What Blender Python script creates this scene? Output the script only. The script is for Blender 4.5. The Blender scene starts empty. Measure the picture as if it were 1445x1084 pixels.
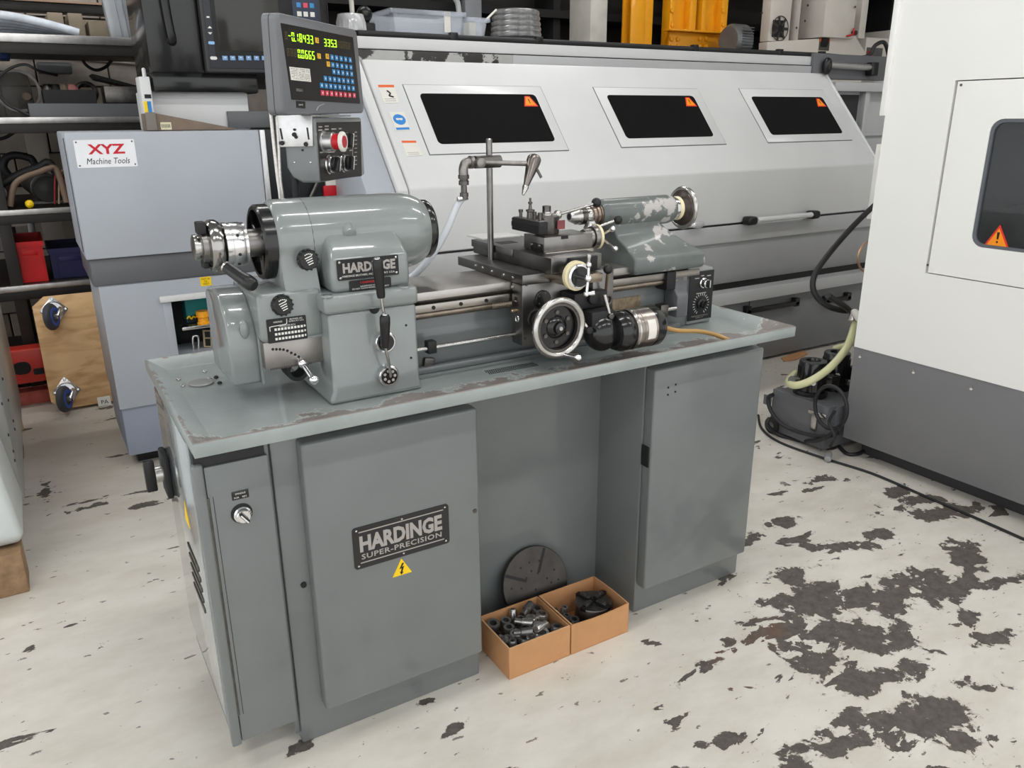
import bpy, bmesh, math, random
from mathutils import Vector, Matrix
random.seed(7)
S = bpy.context.scene
COL = S.collection
V = Vector
# ---------------------------------------------------------------- camera (1445 x 1084 frame)
FPX, PITCH, YAW, ROLL = 1121.5, .3228, .5381, -.008
CAM = V((-.1968, -1.5314, 1.5019))
FW = V((math.sin(YAW)*math.cos(PITCH), math.cos(YAW)*math.cos(PITCH), -math.sin(PITCH)))
_r = V((math.cos(YAW), -math.sin(YAW), 0)); _u = _r.cross(FW)
RT = _r*math.cos(ROLL)+_u*math.sin(ROLL); UP = -_r*math.sin(ROLL)+_u*math.cos(ROLL)
cd = bpy.data.cameras.new('camera'); cam = bpy.data.objects.new('camera', cd); COL.objects.link(cam)
cd.sensor_width = 36; cd.lens = FPX/1445*36; cd.clip_start = .02; cd.clip_end = 60
M = Matrix((RT, UP, -FW)).transposed().to_4x4(); M.translation = CAM
cam.matrix_world = M
S.camera = cam
# ---------------------------------------------------------------- world, lamps, exposure
w = bpy.data.worlds.new('hall_daylight'); S.world = w; w.use_nodes = True
w.node_tree.nodes['Background'].inputs[0].default_value = (.97, .985, 1, 1)
w.node_tree.nodes['Background'].inputs[1].default_value = .75
S.view_settings.view_transform = 'Standard'; S.view_settings.look = 'None'
S.view_settings.exposure = 1.12; S.view_settings.gamma = 1; S.view_settings.use_curve_mapping = False
LAMP_POWER = 12.0        # emission of the ceiling battens
# ---------------------------------------------------------------- helpers
def ray(px, py): return FW+RT*((px-722.5)/FPX)+UP*((542-py)/FPX)
def P(px, py, x=None, y=None, z=None):
    d = ray(px, py)
    if x is not None: t = (x-CAM.x)/d.x
    elif y is not None: t = (y-CAM.y)/d.y
    else: t = (z-CAM.z)/d.z
    return CAM+d*t
def PN(px, py, p, n):
    d = ray(px, py); return CAM+d*((V(p)-CAM).dot(V(n))/d.dot(V(n)))
def lin(c):
    c = c/255; return c/12.92 if c <= .04045 else ((c+.055)/1.055)**2.4
def rgb(r, g, b): return (lin(r), lin(g), lin(b), 1)
MATS = {}
def mat(name, col, rough=.5, metal=0, coat=0, var=.06, scale=9, bump=0, emit=0, alpha=1, trans=0, spec=.5, wear=None, wearcol=None, wearscale=14, ior=1.45):
    if name in MATS: return MATS[name]
    m = bpy.data.materials.new(name); MATS[name] = m; m.use_nodes = True
    nt = m.node_tree; N = nt.nodes; L = nt.links; b = N['Principled BSDF']
    b.inputs['Base Color'].default_value = col; b.inputs['Roughness'].default_value = rough
    b.inputs['Metallic'].default_value = metal; b.inputs['Coat Weight'].default_value = coat
    b.inputs['Coat Roughness'].default_value = .08; b.inputs['Specular IOR Level'].default_value = spec
    b.inputs['Transmission Weight'].default_value = trans; b.inputs['Alpha'].default_value = alpha; b.inputs['IOR'].default_value = ior
    if emit:
        b.inputs['Emission Color'].default_value = col; b.inputs['Emission Strength'].default_value = emit
    tc = N.new('ShaderNodeTexCoord'); no = N.new('ShaderNodeTexNoise'); no.inputs['Scale'].default_value = scale; no.inputs['Detail'].default_value = 5
    L.new(tc.outputs['Object'], no.inputs['Vector'])
    last = None
    if var:
        mx = N.new('ShaderNodeMix'); mx.data_type = 'RGBA'; mx.blend_type = 'MULTIPLY'; mx.inputs[0].default_value = 1
        rp = N.new('ShaderNodeMapRange'); rp.inputs[1].default_value = .3; rp.inputs[2].default_value = .7
        rp.inputs[3].default_value = 1-var; rp.inputs[4].default_value = 1+var
        L.new(no.outputs['Fac'], rp.inputs[0]); mx.inputs[6].default_value = col; L.new(rp.outputs[0], mx.inputs[7]); last = mx.outputs[2]
    if wear:
        n2 = N.new('ShaderNodeTexNoise'); n2.inputs['Scale'].default_value = wearscale; n2.inputs['Detail'].default_value = 8; n2.inputs['Roughness'].default_value = .65
        L.new(tc.outputs['Object'], n2.inputs['Vector'])
        r2 = N.new('ShaderNodeMapRange'); r2.inputs[1].default_value = wear; r2.inputs[2].default_value = wear+.03; L.new(n2.outputs['Fac'], r2.inputs[0])
        m2 = N.new('ShaderNodeMix'); m2.data_type = 'RGBA'; L.new(r2.outputs[0], m2.inputs[0])
        if last: L.new(last, m2.inputs[6])
        else: m2.inputs[6].default_value = col
        m2.inputs[7].default_value = wearcol; last = m2.outputs[2]
    if last: L.new(last, b.inputs['Base Color'])
    if bump:
        bp = N.new('ShaderNodeBump'); bp.inputs['Strength'].default_value = bump; bp.inputs['Distance'].default_value = .002
        L.new(no.outputs['Fac'], bp.inputs['Height']); L.new(bp.outputs['Normal'], b.inputs['Normal'])
    return m
ORG = {}
def thing(name, loc, label, cat, group=None, kind=None):
    o = bpy.data.objects.new(name, None); o.empty_display_size = .05; COL.objects.link(o); o.location = loc; ORG[o.name] = V(loc)
    if label: o['label'] = label; o['category'] = cat
    if group: o['group'] = group
    if kind: o['kind'] = kind
    return o
def tag(o, label=None, cat=None, group=None, kind=None):
    if label: o['label'] = label
    if cat: o['category'] = cat
    if group: o['group'] = group
    if kind: o['kind'] = kind
    return o
def ortho(a):
    a = V(a).normalized(); t = V((0, 0, 1)) if abs(a.z) < .9 else V((1, 0, 0))
    u = a.cross(t).normalized(); return a, u, a.cross(u).normalized()
class B:
    """collects shapes in world space; .o() links them as one mesh object"""
    def __init__(s): s.bm = bmesh.new()
    def face(s, pts):
        vs = [s.bm.verts.new(p) for p in pts]; return s.bm.faces.new(vs)
    def box(s, x0, x1, y0, y1, z0, z1):
        return s.frame(V((x0, y0, z0)), V((x1-x0, 0, 0)), V((0, y1-y0, 0)), V((0, 0, z1-z0)))
    def frame(s, o, a, b, c):
        o, a, b, c = V(o), V(a), V(b), V(c)
        v = [s.bm.verts.new(o+a*i+b*j+c*k) for k in (0, 1) for j in (0, 1) for i in (0, 1)]
        for f in ((0, 2, 3, 1), (4, 5, 7, 6), (0, 1, 5, 4), (2, 6, 7, 3), (0, 4, 6, 2), (1, 3, 7, 5)): s.bm.faces.new([v[i] for i in f])
        return s
    def cbox(s, c, sx, sy, sz, rot=None):
        R = rot or Matrix.Identity(3); a, b, d = R@V((sx, 0, 0)), R@V((0, sy, 0)), R@V((0, 0, sz))
        return s.frame(V(c)-(a+b+d)/2, a, b, d)
    def prism(s, pts, vec):
        pts = [V(p) for p in pts]; vec = V(vec); n = len(pts)
        a = [s.bm.verts.new(p) for p in pts]; b = [s.bm.verts.new(p+vec) for p in pts]
        s.bm.faces.new(a[::-1]); s.bm.faces.new(b)
        for i in range(n): s.bm.faces.new((a[i], a[(i+1) % n], b[(i+1) % n], b[i]))
        return s
    def loft(s, rings, cap=True, close=True):
        R = [[s.bm.verts.new(p) for p in r] for r in rings]; n = len(R[0])
        for i in range(len(R)-1):
            for j in range(n if close else n-1):
                s.bm.faces.new((R[i][j], R[i][(j+1) % n], R[i+1][(j+1) % n], R[i+1][j]))
        if cap: s.bm.faces.new(R[0][::-1]); s.bm.faces.new(R[-1])
        return s
    def lathe(s, o, axis, prof, n=32, cap=True, sy=1, sz=1):
        a, u, v = ortho(axis); o = V(o)
        rings = [[o+a*t+(u*math.cos(k*2*math.pi/n)*sy+v*math.sin(k*2*math.pi/n)*sz)*max(r, 1e-4) for k in range(n)] for t, r in prof]
        return s.loft(rings, cap)
    def ring(s, o, axis, prof, n=32):
        a, u, v = ortho(axis); o = V(o); prof = list(prof)+[prof[0]]
        rings = [[o+a*t+(u*math.cos(k*2*math.pi/n)+v*math.sin(k*2*math.pi/n))*r for k in range(n)] for t, r in prof]
        return s.loft(rings, False)
    def cyl(s, p0, p1, r0, r1=None, n=20):
        p0, p1 = V(p0), V(p1); d = p1-p0
        return s.lathe(p0, d, [(0, r0), (d.length, r0 if r1 is None else r1)], n)
    def sph(s, c, r, n=14, sc=(1, 1, 1)):
        bmesh.ops.create_uvsphere(s.bm, u_segments=n, v_segments=max(6, n//2+2), radius=r, matrix=Matrix.Translation(V(c))@Matrix.Diagonal((*sc, 1)))
        return s
    def torus(s, c, axis, R, r, n=36, m=10, a0=0, a1=2*math.pi):
        a, u, v = ortho(axis); c = V(c); full = a1-a0 > 6.28; k = n if full else n+1
        rings = []
        for i in range(k):
            t = a0+(a1-a0)*i/n; d = u*math.cos(t)+v*math.sin(t)
            rings.append([c+d*R+(d*math.cos(j*2*math.pi/m)+a*math.sin(j*2*math.pi/m))*r for j in range(m)])
        if full: rings.append(rings[0])
        if full:
            R_ = [[s.bm.verts.new(p) for p in q] for q in rings[:-1]]; R_.append(R_[0])
            for i in range(n):
                for j in range(m): s.bm.faces.new((R_[i][j], R_[i][(j+1) % m], R_[i+1][(j+1) % m], R_[i+1][j]))
            return s
        return s.loft(rings, True)
    def tube(s, pts, r, n=10, sub=6, rad=None):
        pts = [V(p) for p in pts]; Q = []; RR = []
        if sub > 1 and len(pts) > 2:
            for i in range(len(pts)-1):
                p0 = pts[max(i-1, 0)]; p1 = pts[i]; p2 = pts[i+1]; p3 = pts[min(i+2, len(pts)-1)]
                for k in range(sub):
                    t = k/sub; Q.append(.5*((2*p1)+(p2-p0)*t+(2*p0-5*p1+4*p2-p3)*t*t+(3*p1-p0-3*p2+p3)*t**3))
            Q.append(pts[-1])
        else: Q = pts
        rings = []; u = None
        for i, p in enumerate(Q):
            d = (Q[min(i+1, len(Q)-1)]-Q[max(i-1, 0)]).normalized()
            if u is None: _, u, _ = ortho(d)
            u = (u-d*u.dot(d)).normalized(); v = d.cross(u)
            rings.append([p+(u*math.cos(k*2*math.pi/n)+v*math.sin(k*2*math.pi/n))*r for k in range(n)])
        return s.loft(rings, True)
    def bevel(s, wd, seg=2, ang=30):
        s.bm.normal_update(); bmesh.ops.remove_doubles(s.bm, verts=s.bm.verts, dist=1e-6)
        es = [e for e in s.bm.edges if len(e.link_faces) == 2 and e.calc_face_angle(0) > math.radians(ang)]
        if es: bmesh.ops.bevel(s.bm, geom=es, offset=wd, segments=seg, profile=.5, affect='EDGES', clamp_overlap=True)
        return s
    def o(s, name, m, parent=None, bev=0, seg=2, smooth=40, **tags):
        if bev: s.bevel(bev, seg)
        bm = s.bm; bmesh.ops.recalc_face_normals(bm, faces=bm.faces)
        co = [v.co.copy() for v in bm.verts]
        lo = V([min(c[i] for c in co) for i in range(3)]); hi = V([max(c[i] for c in co) for i in range(3)])
        c = (lo+hi)/2
        if parent is None: c.z = lo.z
        bmesh.ops.translate(bm, verts=bm.verts, vec=-c)
        me = bpy.data.meshes.new(name); bm.to_mesh(me); bm.free()
        if smooth: me.shade_smooth(); me.set_sharp_from_angle(angle=math.radians(smooth))
        me.materials.append(m)
        ob = bpy.data.objects.new(name, me); COL.objects.link(ob)
        if parent: ob.parent = parent; ob.location = c-ORG[parent.name]
        else: ob.location = c
        ORG[ob.name] = c
        return tag(ob, **tags)
def text(name, s, m, parent, o, xd, yd, h, w=None, thick=.0004, bold=0, shear=0, align='CENTER', space=1):
    """lettering laid on a surface at o, reading along xd, upright along yd; h = line height, w = overall width"""
    cu = bpy.data.curves.new(name, 'FONT'); cu.body = s; cu.align_x = align; cu.align_y = 'CENTER'; cu.size = 1; cu.offset = bold; cu.shear = shear
    cu.resolution_u = 2; cu.space_character = space; cu.space_line = .95
    t = bpy.data.objects.new('tmp_text', cu); COL.objects.link(t)
    dg = bpy.context.evaluated_depsgraph_get(); dg.update(); me = bpy.data.meshes.new_from_object(t.evaluated_get(dg)); bpy.data.objects.remove(t)
    xs = [v.co.x for v in me.vertices]; ys = [v.co.y for v in me.vertices]
    if not xs: return None
    cx = (min(xs)+max(xs))/2; cy = (min(ys)+max(ys))/2; bh = max(ys)-min(ys); bw = max(xs)-min(xs)
    sy = h/bh; sx = (w/bw) if w else sy
    xd = V(xd).normalized(); yd = V(yd).normalized(); n = xd.cross(yd); o = V(o)+n*thick
    for v in me.vertices: v.co = xd*(v.co.x-cx)*sx+yd*(v.co.y-cy)*sy
    me.materials.clear(); me.materials.append(m)
    ob = bpy.data.objects.new(name, me); COL.objects.link(ob); ob.parent = parent
    ob.location = o-(ORG[parent.name] if parent else V((0, 0, 0))); ORG[ob.name] = o
    return ob
def lerp(a, b, t): return a+(b-a)*t
def quad_pt(q, u, v):      # q = TL, TR, BR, BL
    return lerp(lerp(V(q[0]), V(q[1]), u), lerp(V(q[3]), V(q[2]), u), v)
def rrect(w, h, r, n=4):
    out = []
    for cx, cy, a in ((w/2-r, h/2-r, 0), (-w/2+r, h/2-r, 90), (-w/2+r, -h/2+r, 180), (w/2-r, -h/2+r, 270)):
        for i in range(n+1): t = math.radians(a+90*i/n); out.append((cx+r*math.cos(t), cy+r*math.sin(t)))
    return out
X, Y, Z = V((1, 0, 0)), V((0, 1, 0)), V((0, 0, 1))
# ---------------------------------------------------------------- materials
PAINT = mat('lathe_paint', rgb(111, 115, 115), .36, coat=.6, var=.05, scale=6)
PAINT2 = mat('lathe_paint_chipped', rgb(126, 132, 131), .34, coat=.9, var=.05, scale=6, wear=.69, wearcol=rgb(92, 84, 80), wearscale=30)
TAILP = mat('tailstock_worn_paint', rgb(100, 106, 104), .38, coat=.2, var=.14, scale=12, wear=.55, wearcol=rgb(175, 172, 170), wearscale=13)
CHROME = mat('chrome', (.75, .75, .76, 1), .12, 1, var=.04)
STEEL = mat('ground_steel', (.25, .24, .23, 1), .34, 1, var=.15, scale=25)
DSTEEL = mat('oily_steel', (.13, .122, .115, 1), .36, 1, var=.25, scale=30)
BRIGHT = mat('bright_steel', (.52, .51, .49, 1), .25, 1, var=.1, scale=40)
ALU = mat('brushed_aluminium', (.66, .66, .66, 1), .38, 1, var=.06, scale=60)
BLACK = mat('black_enamel', rgb(22, 22, 23), .22, coat=.3, var=.1)
BLACKM = mat('matt_black', rgb(26, 26, 27), .55, var=.15)
BLACKP = mat('black_plastic', rgb(24, 24, 25), .32, var=.08)
RUBBER = mat('black_rubber', rgb(30, 30, 31), .6, var=.1)
CNCW = mat('cnc_pale_grey_paint', rgb(212, 213, 213), .42, coat=.1, var=.03, scale=3)
CNCB = mat('cnc_blue_grey_paint', rgb(172, 177, 185), .42, coat=.1, var=.03, scale=3)
CNCM = mat('cnc_mid_grey_paint', rgb(178, 179, 180), .4, coat=.1, var=.03, scale=3)
CNCD = mat('cnc_dark_grey_paint', rgb(96, 97, 100), .4, coat=.1, var=.05, scale=4)
WHITE = mat('white_machine_paint', rgb(240, 240, 236), .4, coat=.15, var=.015, scale=2)
WGREY = mat('slate_machine_paint', rgb(122, 122, 124), .42, coat=.1, var=.03, scale=4)
CREAM = mat('cream_machine_paint', rgb(212, 206, 196), .45, var=.03)
GLASSD = mat('smoked_glass', rgb(14, 14, 15), .06, spec=.6, var=0)
WPRINT = mat('white_print', rgb(225, 225, 220), .5, var=0)
SPRINT = mat('silver_print', rgb(165, 160, 155), .4, var=.05)
BPRINT = mat('black_print', rgb(18, 18, 18), .5, var=0)
RED = mat('red_enamel', rgb(190, 24, 36), .4, var=.05)
YEL = mat('yellow_label', rgb(245, 205, 20), .45, var=.03)
ORG_ = mat('orange_label', rgb(250, 150, 20), .45, var=.03)
BLUE = mat('blue_label', rgb(40, 130, 205), .45, var=.03)
PAPER = mat('white_paper', rgb(222, 220, 212), .6, var=.04)
IVORY = mat('ivory_dial', rgb(226, 214, 176), .4, var=.06)
CARD = mat('cardboard', rgb(192, 142, 98), .8, var=.06, scale=18, bump=.1)
CARDE = mat('cardboard_edge', rgb(214, 172, 130), .85, var=.08, scale=60)
CABLE = mat('cable_black', rgb(34, 34, 36), .5, var=.05)
HOSEW = mat('milky_hose', rgb(222, 226, 232), .28, coat=.3, var=.02)
HOSEY = mat('yellowed_clear_hose', rgb(205, 205, 160), .25, coat=.4, var=.05)
HOSET = mat('amber_cable', rgb(176, 140, 84), .4, coat=.2, var=.08)
DARKP = mat('dark_paint', rgb(38, 38, 40), .6, var=.15)
# ---------------------------------------------------------------- floor
def floor_mat():
    m = bpy.data.materials.new('worn_painted_concrete'); m.use_nodes = True; nt = m.node_tree; N = nt.nodes; L = nt.links; b = N['Principled BSDF']
    geo = N.new('ShaderNodeNewGeometry'); pos = geo.outputs['Position']
    def noise(sc, det=6, ro=.6, vec=pos, dist=0):
        n = N.new('ShaderNodeTexNoise'); n.inputs['Scale'].default_value = sc; n.inputs['Detail'].default_value = det; n.inputs['Roughness'].default_value = ro; n.inputs['Distortion'].default_value = dist
        L.new(vec, n.inputs['Vector']); return n.outputs['Fac']
    def mth(op, a, bb=None, c=None):
        n = N.new('ShaderNodeMath'); n.operation = op
        for i, v in enumerate((a, bb, c)):
            if v is None: continue
            if isinstance(v, (int, float)): n.inputs[i].default_value = v
            else: L.new(v, n.inputs[i])
        return n.outputs[0]
    def rng(f, a, c, o0=0, o1=1):
        n = N.new('ShaderNodeMapRange'); n.inputs[1].default_value = a; n.inputs[2].default_value = c; n.inputs[3].default_value = o0; n.inputs[4].default_value = o1; L.new(f, n.inputs[0]); return n.outputs[0]
    def mix(f, c1, c2):
        n = N.new('ShaderNodeMix'); n.data_type = 'RGBA'; L.new(f, n.inputs[0])
        for i, c in ((6, c1), (7, c2)):
            if isinstance(c, tuple): n.inputs[i].default_value = c
            else: L.new(c, n.inputs[i])
        return n.outputs[2]
    mp = N.new('ShaderNodeMapping'); mp.inputs['Rotation'].default_value = (0, 0, math.radians(32)); mp.inputs['Scale'].default_value = (1, 2.1, 1); L.new(pos, mp.inputs[0])
    # large bare patches, each with a place of its own on the floor
    pats = [(1160, 850, .24, .10, -20), (1215, 890, .16, .09, -25), (1110, 815, .10, .05, -10), (1260, 845, .17, .04, 25), (1317, 825, .15, .07, 30), (1361, 785, .16, .06, 30), (1356, 832, .12, .05, 20),
            (1288, 941, .10, .05, 10), (1330, 1005, .17, .09, 15), (1134, 905, .09, .05, 0), (1153, 941, .09, .06, 20), (1205, 966, .11, .045, -10), (1192, 1019, .06, .04, 0), (1177, 1047, .08, .04, 0), (1125, 1082, .09, .05, 0),
            (1163, 678, .14, .04, -20), (1264, 697, .12, .04, 10), (1340, 722, .22, .05, -22), (1290, 705, .12, .04, -20), (1404, 900, .09, .03, -10), (1366, 869, .05, .04, 0), (1240, 753, .06, .05, 20),
            (1105, 735, .08, .03, 0), (1060, 760, .06, .03, 20), (425, 1045, .06, .025, 30), (640, 1028, .035, .014, 20), (600, 990, .025, .015, 0), (125, 716, .08, .025, 5), (205, 712, .10, .02, 5), (62, 690, .03, .12, 0), (150, 575, .06, .03, 0), (1420, 820, .16, .03, -10), (1180, 770, .14, .035, -30), (1000, 940, .10, .03, 10)]
    dm = None
    for px, py, rx, ry, a in pats:
        p = P(px, py, z=0); n = N.new('ShaderNodeMapping'); n.vector_type = 'TEXTURE'
        n.inputs['Location'].default_value = p; n.inputs['Rotation'].default_value = (0, 0, math.radians(a)); n.inputs['Scale'].default_value = (rx*1.05, ry*1.1, 1); L.new(pos, n.inputs[0])
        l = N.new('ShaderNodeVectorMath'); l.operation = 'LENGTH'; L.new(n.outputs[0], l.inputs[0]); d = l.outputs['Value']
        dm = d if dm is None else mth('MINIMUM', dm, d)
    warp = mth('ADD', mth('MULTIPLY', noise(6, 8, .62, dist=.6), .62), mth('MULTIPLY', noise(19, 6, .6, dist=.5), .38))
    fld = mth('SUBTRACT', mth('MULTIPLY_ADD', warp, 6.2, -3.1), mth('MULTIPLY', dm, .9))
    big = rng(fld, -.72, -.66)
    fine = noise(26, 6, .6); big = mth('MULTIPLY', big, rng(fine, .30, .36))
    dens = rng(noise(.9, 3, .5), .35, .7, .075, -.03)
    sep = N.new('ShaderNodeSeparateXYZ'); L.new(pos, sep.inputs[0])
    side = rng(sep.outputs['X'], .4, 2.0, -.012, -.03)
    sm = mth('ADD', mth('ADD', noise(4.6, 7, .58, mp.outputs[0], .4), mth('MULTIPLY', dens, -1)), mth('MULTIPLY', side, -1))
    small = rng(sm, .618, .624)
    tiny = rng(noise(17, 5, .6, mp.outputs[0]), .662, .67)
    mask = mth('MAXIMUM', mth('MAXIMUM', big, small), mth('MULTIPLY', tiny, .8))
    dirt = rng(noise(3, 7, .65, mp.outputs[0]), .38, .72)
    paint = mix(dirt, rgb(216, 212, 203), rgb(196, 190, 178))
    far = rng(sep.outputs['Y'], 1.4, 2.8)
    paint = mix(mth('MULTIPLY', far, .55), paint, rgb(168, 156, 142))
    conc = mix(rng(noise(35, 5, .7), .3, .7), rgb(70, 66, 63), rgb(104, 97, 90))
    conc = mix(rng(noise(2.2, 3, .5), .62, .72), conc, rgb(112, 84, 66))
    # pale halo where paint is flaking
    halo = mth('MULTIPLY', rng(fld, -.95, -.72), rng(noise(60, 3, .6), .5, .56)); paint = mix(mth('MULTIPLY', halo, .5), paint, rgb(130, 122, 112))
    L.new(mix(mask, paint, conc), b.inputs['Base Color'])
    L.new(rng(mask, 0, 1, .42, .7), b.inputs['Roughness']); b.inputs['Specular IOR Level'].default_value = .4
    bp = N.new('ShaderNodeBump'); bp.inputs['Strength'].default_value = .5; bp.inputs['Distance'].default_value = .002; bp.invert = True
    L.new(mth('ADD', mask, mth('MULTIPLY', noise(14, 6, .6), .25)), bp.inputs['Height']); L.new(bp.outputs['Normal'], b.inputs['Normal'])
    return m
B().box(-5, 10, -5.5, 7.2, -.12, 0).o('floor', floor_mat(), smooth=0, kind='structure', label='white painted concrete floor worn to dark bare patches')
# ---------------------------------------------------------------- walls and ceiling of the hall
WALLM = mat('wall_mortar', rgb(120, 112, 104), .85, var=.1)
BRICKM = mat('painted_block', rgb(172, 163, 153), .7, var=.14, scale=14, bump=.3)
BRICKT = mat('tan_block', rgb(150, 138, 122), .75, var=.14, scale=14, bump=.3)
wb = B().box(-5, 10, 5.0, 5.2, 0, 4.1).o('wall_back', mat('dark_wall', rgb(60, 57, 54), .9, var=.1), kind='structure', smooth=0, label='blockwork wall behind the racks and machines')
bmesh_brick = {}
bw, bh = .44, .215
for r in range(19):
    for c in range(7):
        x = -1.75+c*bw+(bw/2 if r % 2 else 0); z = .01+r*bh
        k = random.choice((0, 1, 2)); 
        if k not in bmesh_brick:
            q = B().box(-bw/2+.005, bw/2-.005, -.02-.004*k, .01, -bh/2+.005, bh/2-.005)
            me = q.bevel(.004, 1); me = bpy.data.meshes.new('brick'); bmesh.ops.recalc_face_normals(q.bm, faces=q.bm.faces); q.bm.to_mesh(me); q.bm.free(); me.materials.append((BRICKM, BRICKT, BRICKM)[k]); bmesh_brick[k] = me
        ob = bpy.data.objects.new('brick', bmesh_brick[k]); COL.objects.link(ob); ob.parent = wb; ob.location = V((x+bw/2, 5.0, z+bh/2))-ORG[wb.name]
B().box(9.8, 10, -5.5, 5.0, 0, 4.1).o('wall_right', mat('hall_wall', rgb(165, 163, 158), .85, var=.05), kind='structure', smooth=0, label='plain pale wall at the end of the hall')
B().box(.75, 9.8, 4.3, 5.0, 2.75, 2.9).o('light_blocking_deck', mat('blocking_deck_dark', rgb(40, 39, 38), .9, var=.1), kind='structure', smooth=0, label='unseen dark slab added to block light over the storage bay')  # unseen slab, added to keep light out of the back bay
CEILM = mat('ceiling_sheet', rgb(150, 152, 154), .8, var=.03)
B().box(-5, 10, -5.5, 5.2, 4.1, 4.2).o('ceiling', CEILM, kind='structure', smooth=0, label='pale sheeted roof of the hall')
LED = bpy.data.materials.new('led_batten'); LED.use_nodes = True
_b = LED.node_tree.nodes['Principled BSDF']; _b.inputs['Emission Color'].default_value = (1, .985, .96, 1); _b.inputs['Emission Strength'].default_value = LAMP_POWER; _b.inputs['Base Color'].default_value = (.9, .9, .9, 1)
for i, (lx, ly) in enumerate([(-1.6, -2.6), (.9, -2.6), (3.4, -2.6), (-1.6, -.3), (.9, -.3), (3.4, -.3), (-1.6, 2.8), (.9, 2.8), (3.4, 2.8), (5.9, .0)]):
    t = thing('ceiling_light', (lx, ly, 4.1), 'long white LED batten fixed under the hall roof', 'light', 'LED battens under the roof')
    B().box(lx-.8, lx+.8, ly-.07, ly+.07, 4.04, 4.1).o('housing', mat('white_housing', rgb(220, 220, 220), .5), t, .005)
    B().prism([(lx-.78, ly+.085*math.cos(a), 4.03+.06*math.sin(a)*-1) for a in [k*math.pi/8 for k in range(9)]], (1.56, 0, 0)).o('diffuser', LED, t)
# ================================================================ LATHE
lathe = thing('toolroom_lathe', (.85, .33, 0), 'grey-green toolroom lathe on a two-pedestal cabinet with long chip tray', 'lathe')
# ---- pedestals
lp = B().box(.174, .685, .139, .62, .0, .8795).o('pedestal', PAINT, lathe, .006)
B().box(.160, .174, .147, .60, .03, .8795).o('side_strip', PAINT, lathe, .003)
rp = B().box(1.2446, 1.70, .139, .62, .0, .8795).o('pedestal', PAINT, lathe, .006)
B().box(.685, 1.2446, .345, .36, .0, .8795).o('kneehole_panel', PAINT, lathe)
B().box(.685, 1.2446, .15, .345, .853, .879).o('under_tray_plate', PAINT, lathe)
d1 = B().box(.231, .675, .096, .1385, .105, .824).o('door', PAINT, lathe, .008, 3)
d2 = B().box(1.2475, 1.6854, .096, .1385, .105, .824).o('door', PAINT, lathe, .008, 3)
B().box(1.2425, 1.2472, .104, .137, .52, .585).o('finger_pull', BLACKM, d2, .002)
for dx, dz in ((.0, .0), (.028, .004), (.0, -.022), (.028, -.018)):
    p = P(943, 547, y=.096); B().cyl((p.x+dx, .0975, p.z+dz), (p.x+dx, .0952, p.z+dz), .0035, n=10).o('screw_hole', BPRINT, d2)
p = P(670, 721, y=.096); B().cyl((p.x, .098, p.z), (p.x, .0945, p.z), .006, n=12).o('latch_hole', DSTEEL, d1)
p = P(428, 825, y=.139); B().cyl((p.x, .14, p.z), (p.x, .134, p.z), .007, n=12).o('latch_stud', BLACKM, lp)
# ---- electrical cubicle at the left end
eb = B().box(.012, .160, .14, .60, .085, .8795).o('electrical_cubicle', PAINT, lathe, .003)
ED = B().box(.030, .165, .124, .1395, .088, .805).o('electrical_door', PAINT, lathe, .003)
B().box(.006, .029, .118, .1395, .083, .815).o('corner_post', PAINT, lathe, .006, 3)
B().box(.012, .16, .130, .1395, .806, .8795).o('gap_shade_strip', DARKP, lathe)  # dark strip standing in for the shade of the recess under the tray
SP = mat('side_panel_gloss', rgb(150, 158, 160), .12, coat=1, var=.03)
sp = B().box(.004, .0115, .145, .59, .16, .86).o('side_panel', SP, lathe, .003)
for k in range(5): B().box(.001, .004, .22, .36, .40+.028*k, .412+.028*k).o('louvre', DSTEEL, sp, .001)
B().prism([(.0035, .27, .60), (.0035, .33, .60), (.0035, .30, .66)], (-.0012, 0, 0)).o('warning_label', YEL, sp)
B().cyl((.030, .128, .165), (.030, .128, .735), .0055, n=10).o('hinge', DSTEEL, ED)
B().box(.0405, .0415, .1232, .1245, .165, .735).o('hinge_leaf_line', BPRINT, ED)
p = P(341, 724, y=.124)
B().cyl((p.x, .124, p.z), (p.x, .121, p.z), .023, n=24).o('switch_plate', BLACKM, ED)
sw = B().lathe((p.x, .121, p.z), (0, -1, 0), [(0, .019), (.008, .019), (.010, .016), (.018, .016), (.02, .014)], 24).o('switch_bezel', CHROME, lathe)
B().cbox((p.x, .096, p.z), .008, .012, .026, Matrix.Rotation(math.radians(-35), 3, 'Y')).o('switch_knob', BLACKP, sw, .002)
B().cbox((p.x-.001, .0895, p.z), .003, .002, .024, Matrix.Rotation(math.radians(-35), 3, 'Y')).o('switch_pointer', WPRINT, sw)
p = P(339, 698, y=.124)
pl_ = B().box(p.x-.018, p.x+.018, .1222, .124, p.z-.010, p.z+.010).o('switch_label', BLACK, ED, .001)
text('lettering', 'SPINDLE', WPRINT, ED, (p.x, .1222, p.z+.004), X, Z, .004, .022)
text('lettering', 'FOR.   REV.', WPRINT, ED, (p.x, .1222, p.z-.005), X, Z, .004, .028)
# isolator handle on the side panel
hs = P(214, 627, x=-.045)
iso = B().box(-.012, .004, .50, .58, .58, .70).o('isolator_box', BLACKM, lathe, .006)
B().cyl((-.012, .54, .64), (-.03, .54, .64), .022, n=20).o('isolator_boss', BRIGHT, iso)
B().cbox((-.042, .54, .64), .026, .02, .085).o('isolator_knob', BLACKP, iso, .004)
# orange wiring seen below the tray corner
B().tube([(.045, .11, .862), (.075, .10, .868), (.105, .115, .862)], .004).o('orange_wire', mat('orange_wire', rgb(190, 90, 40), .5), lathe)
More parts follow.
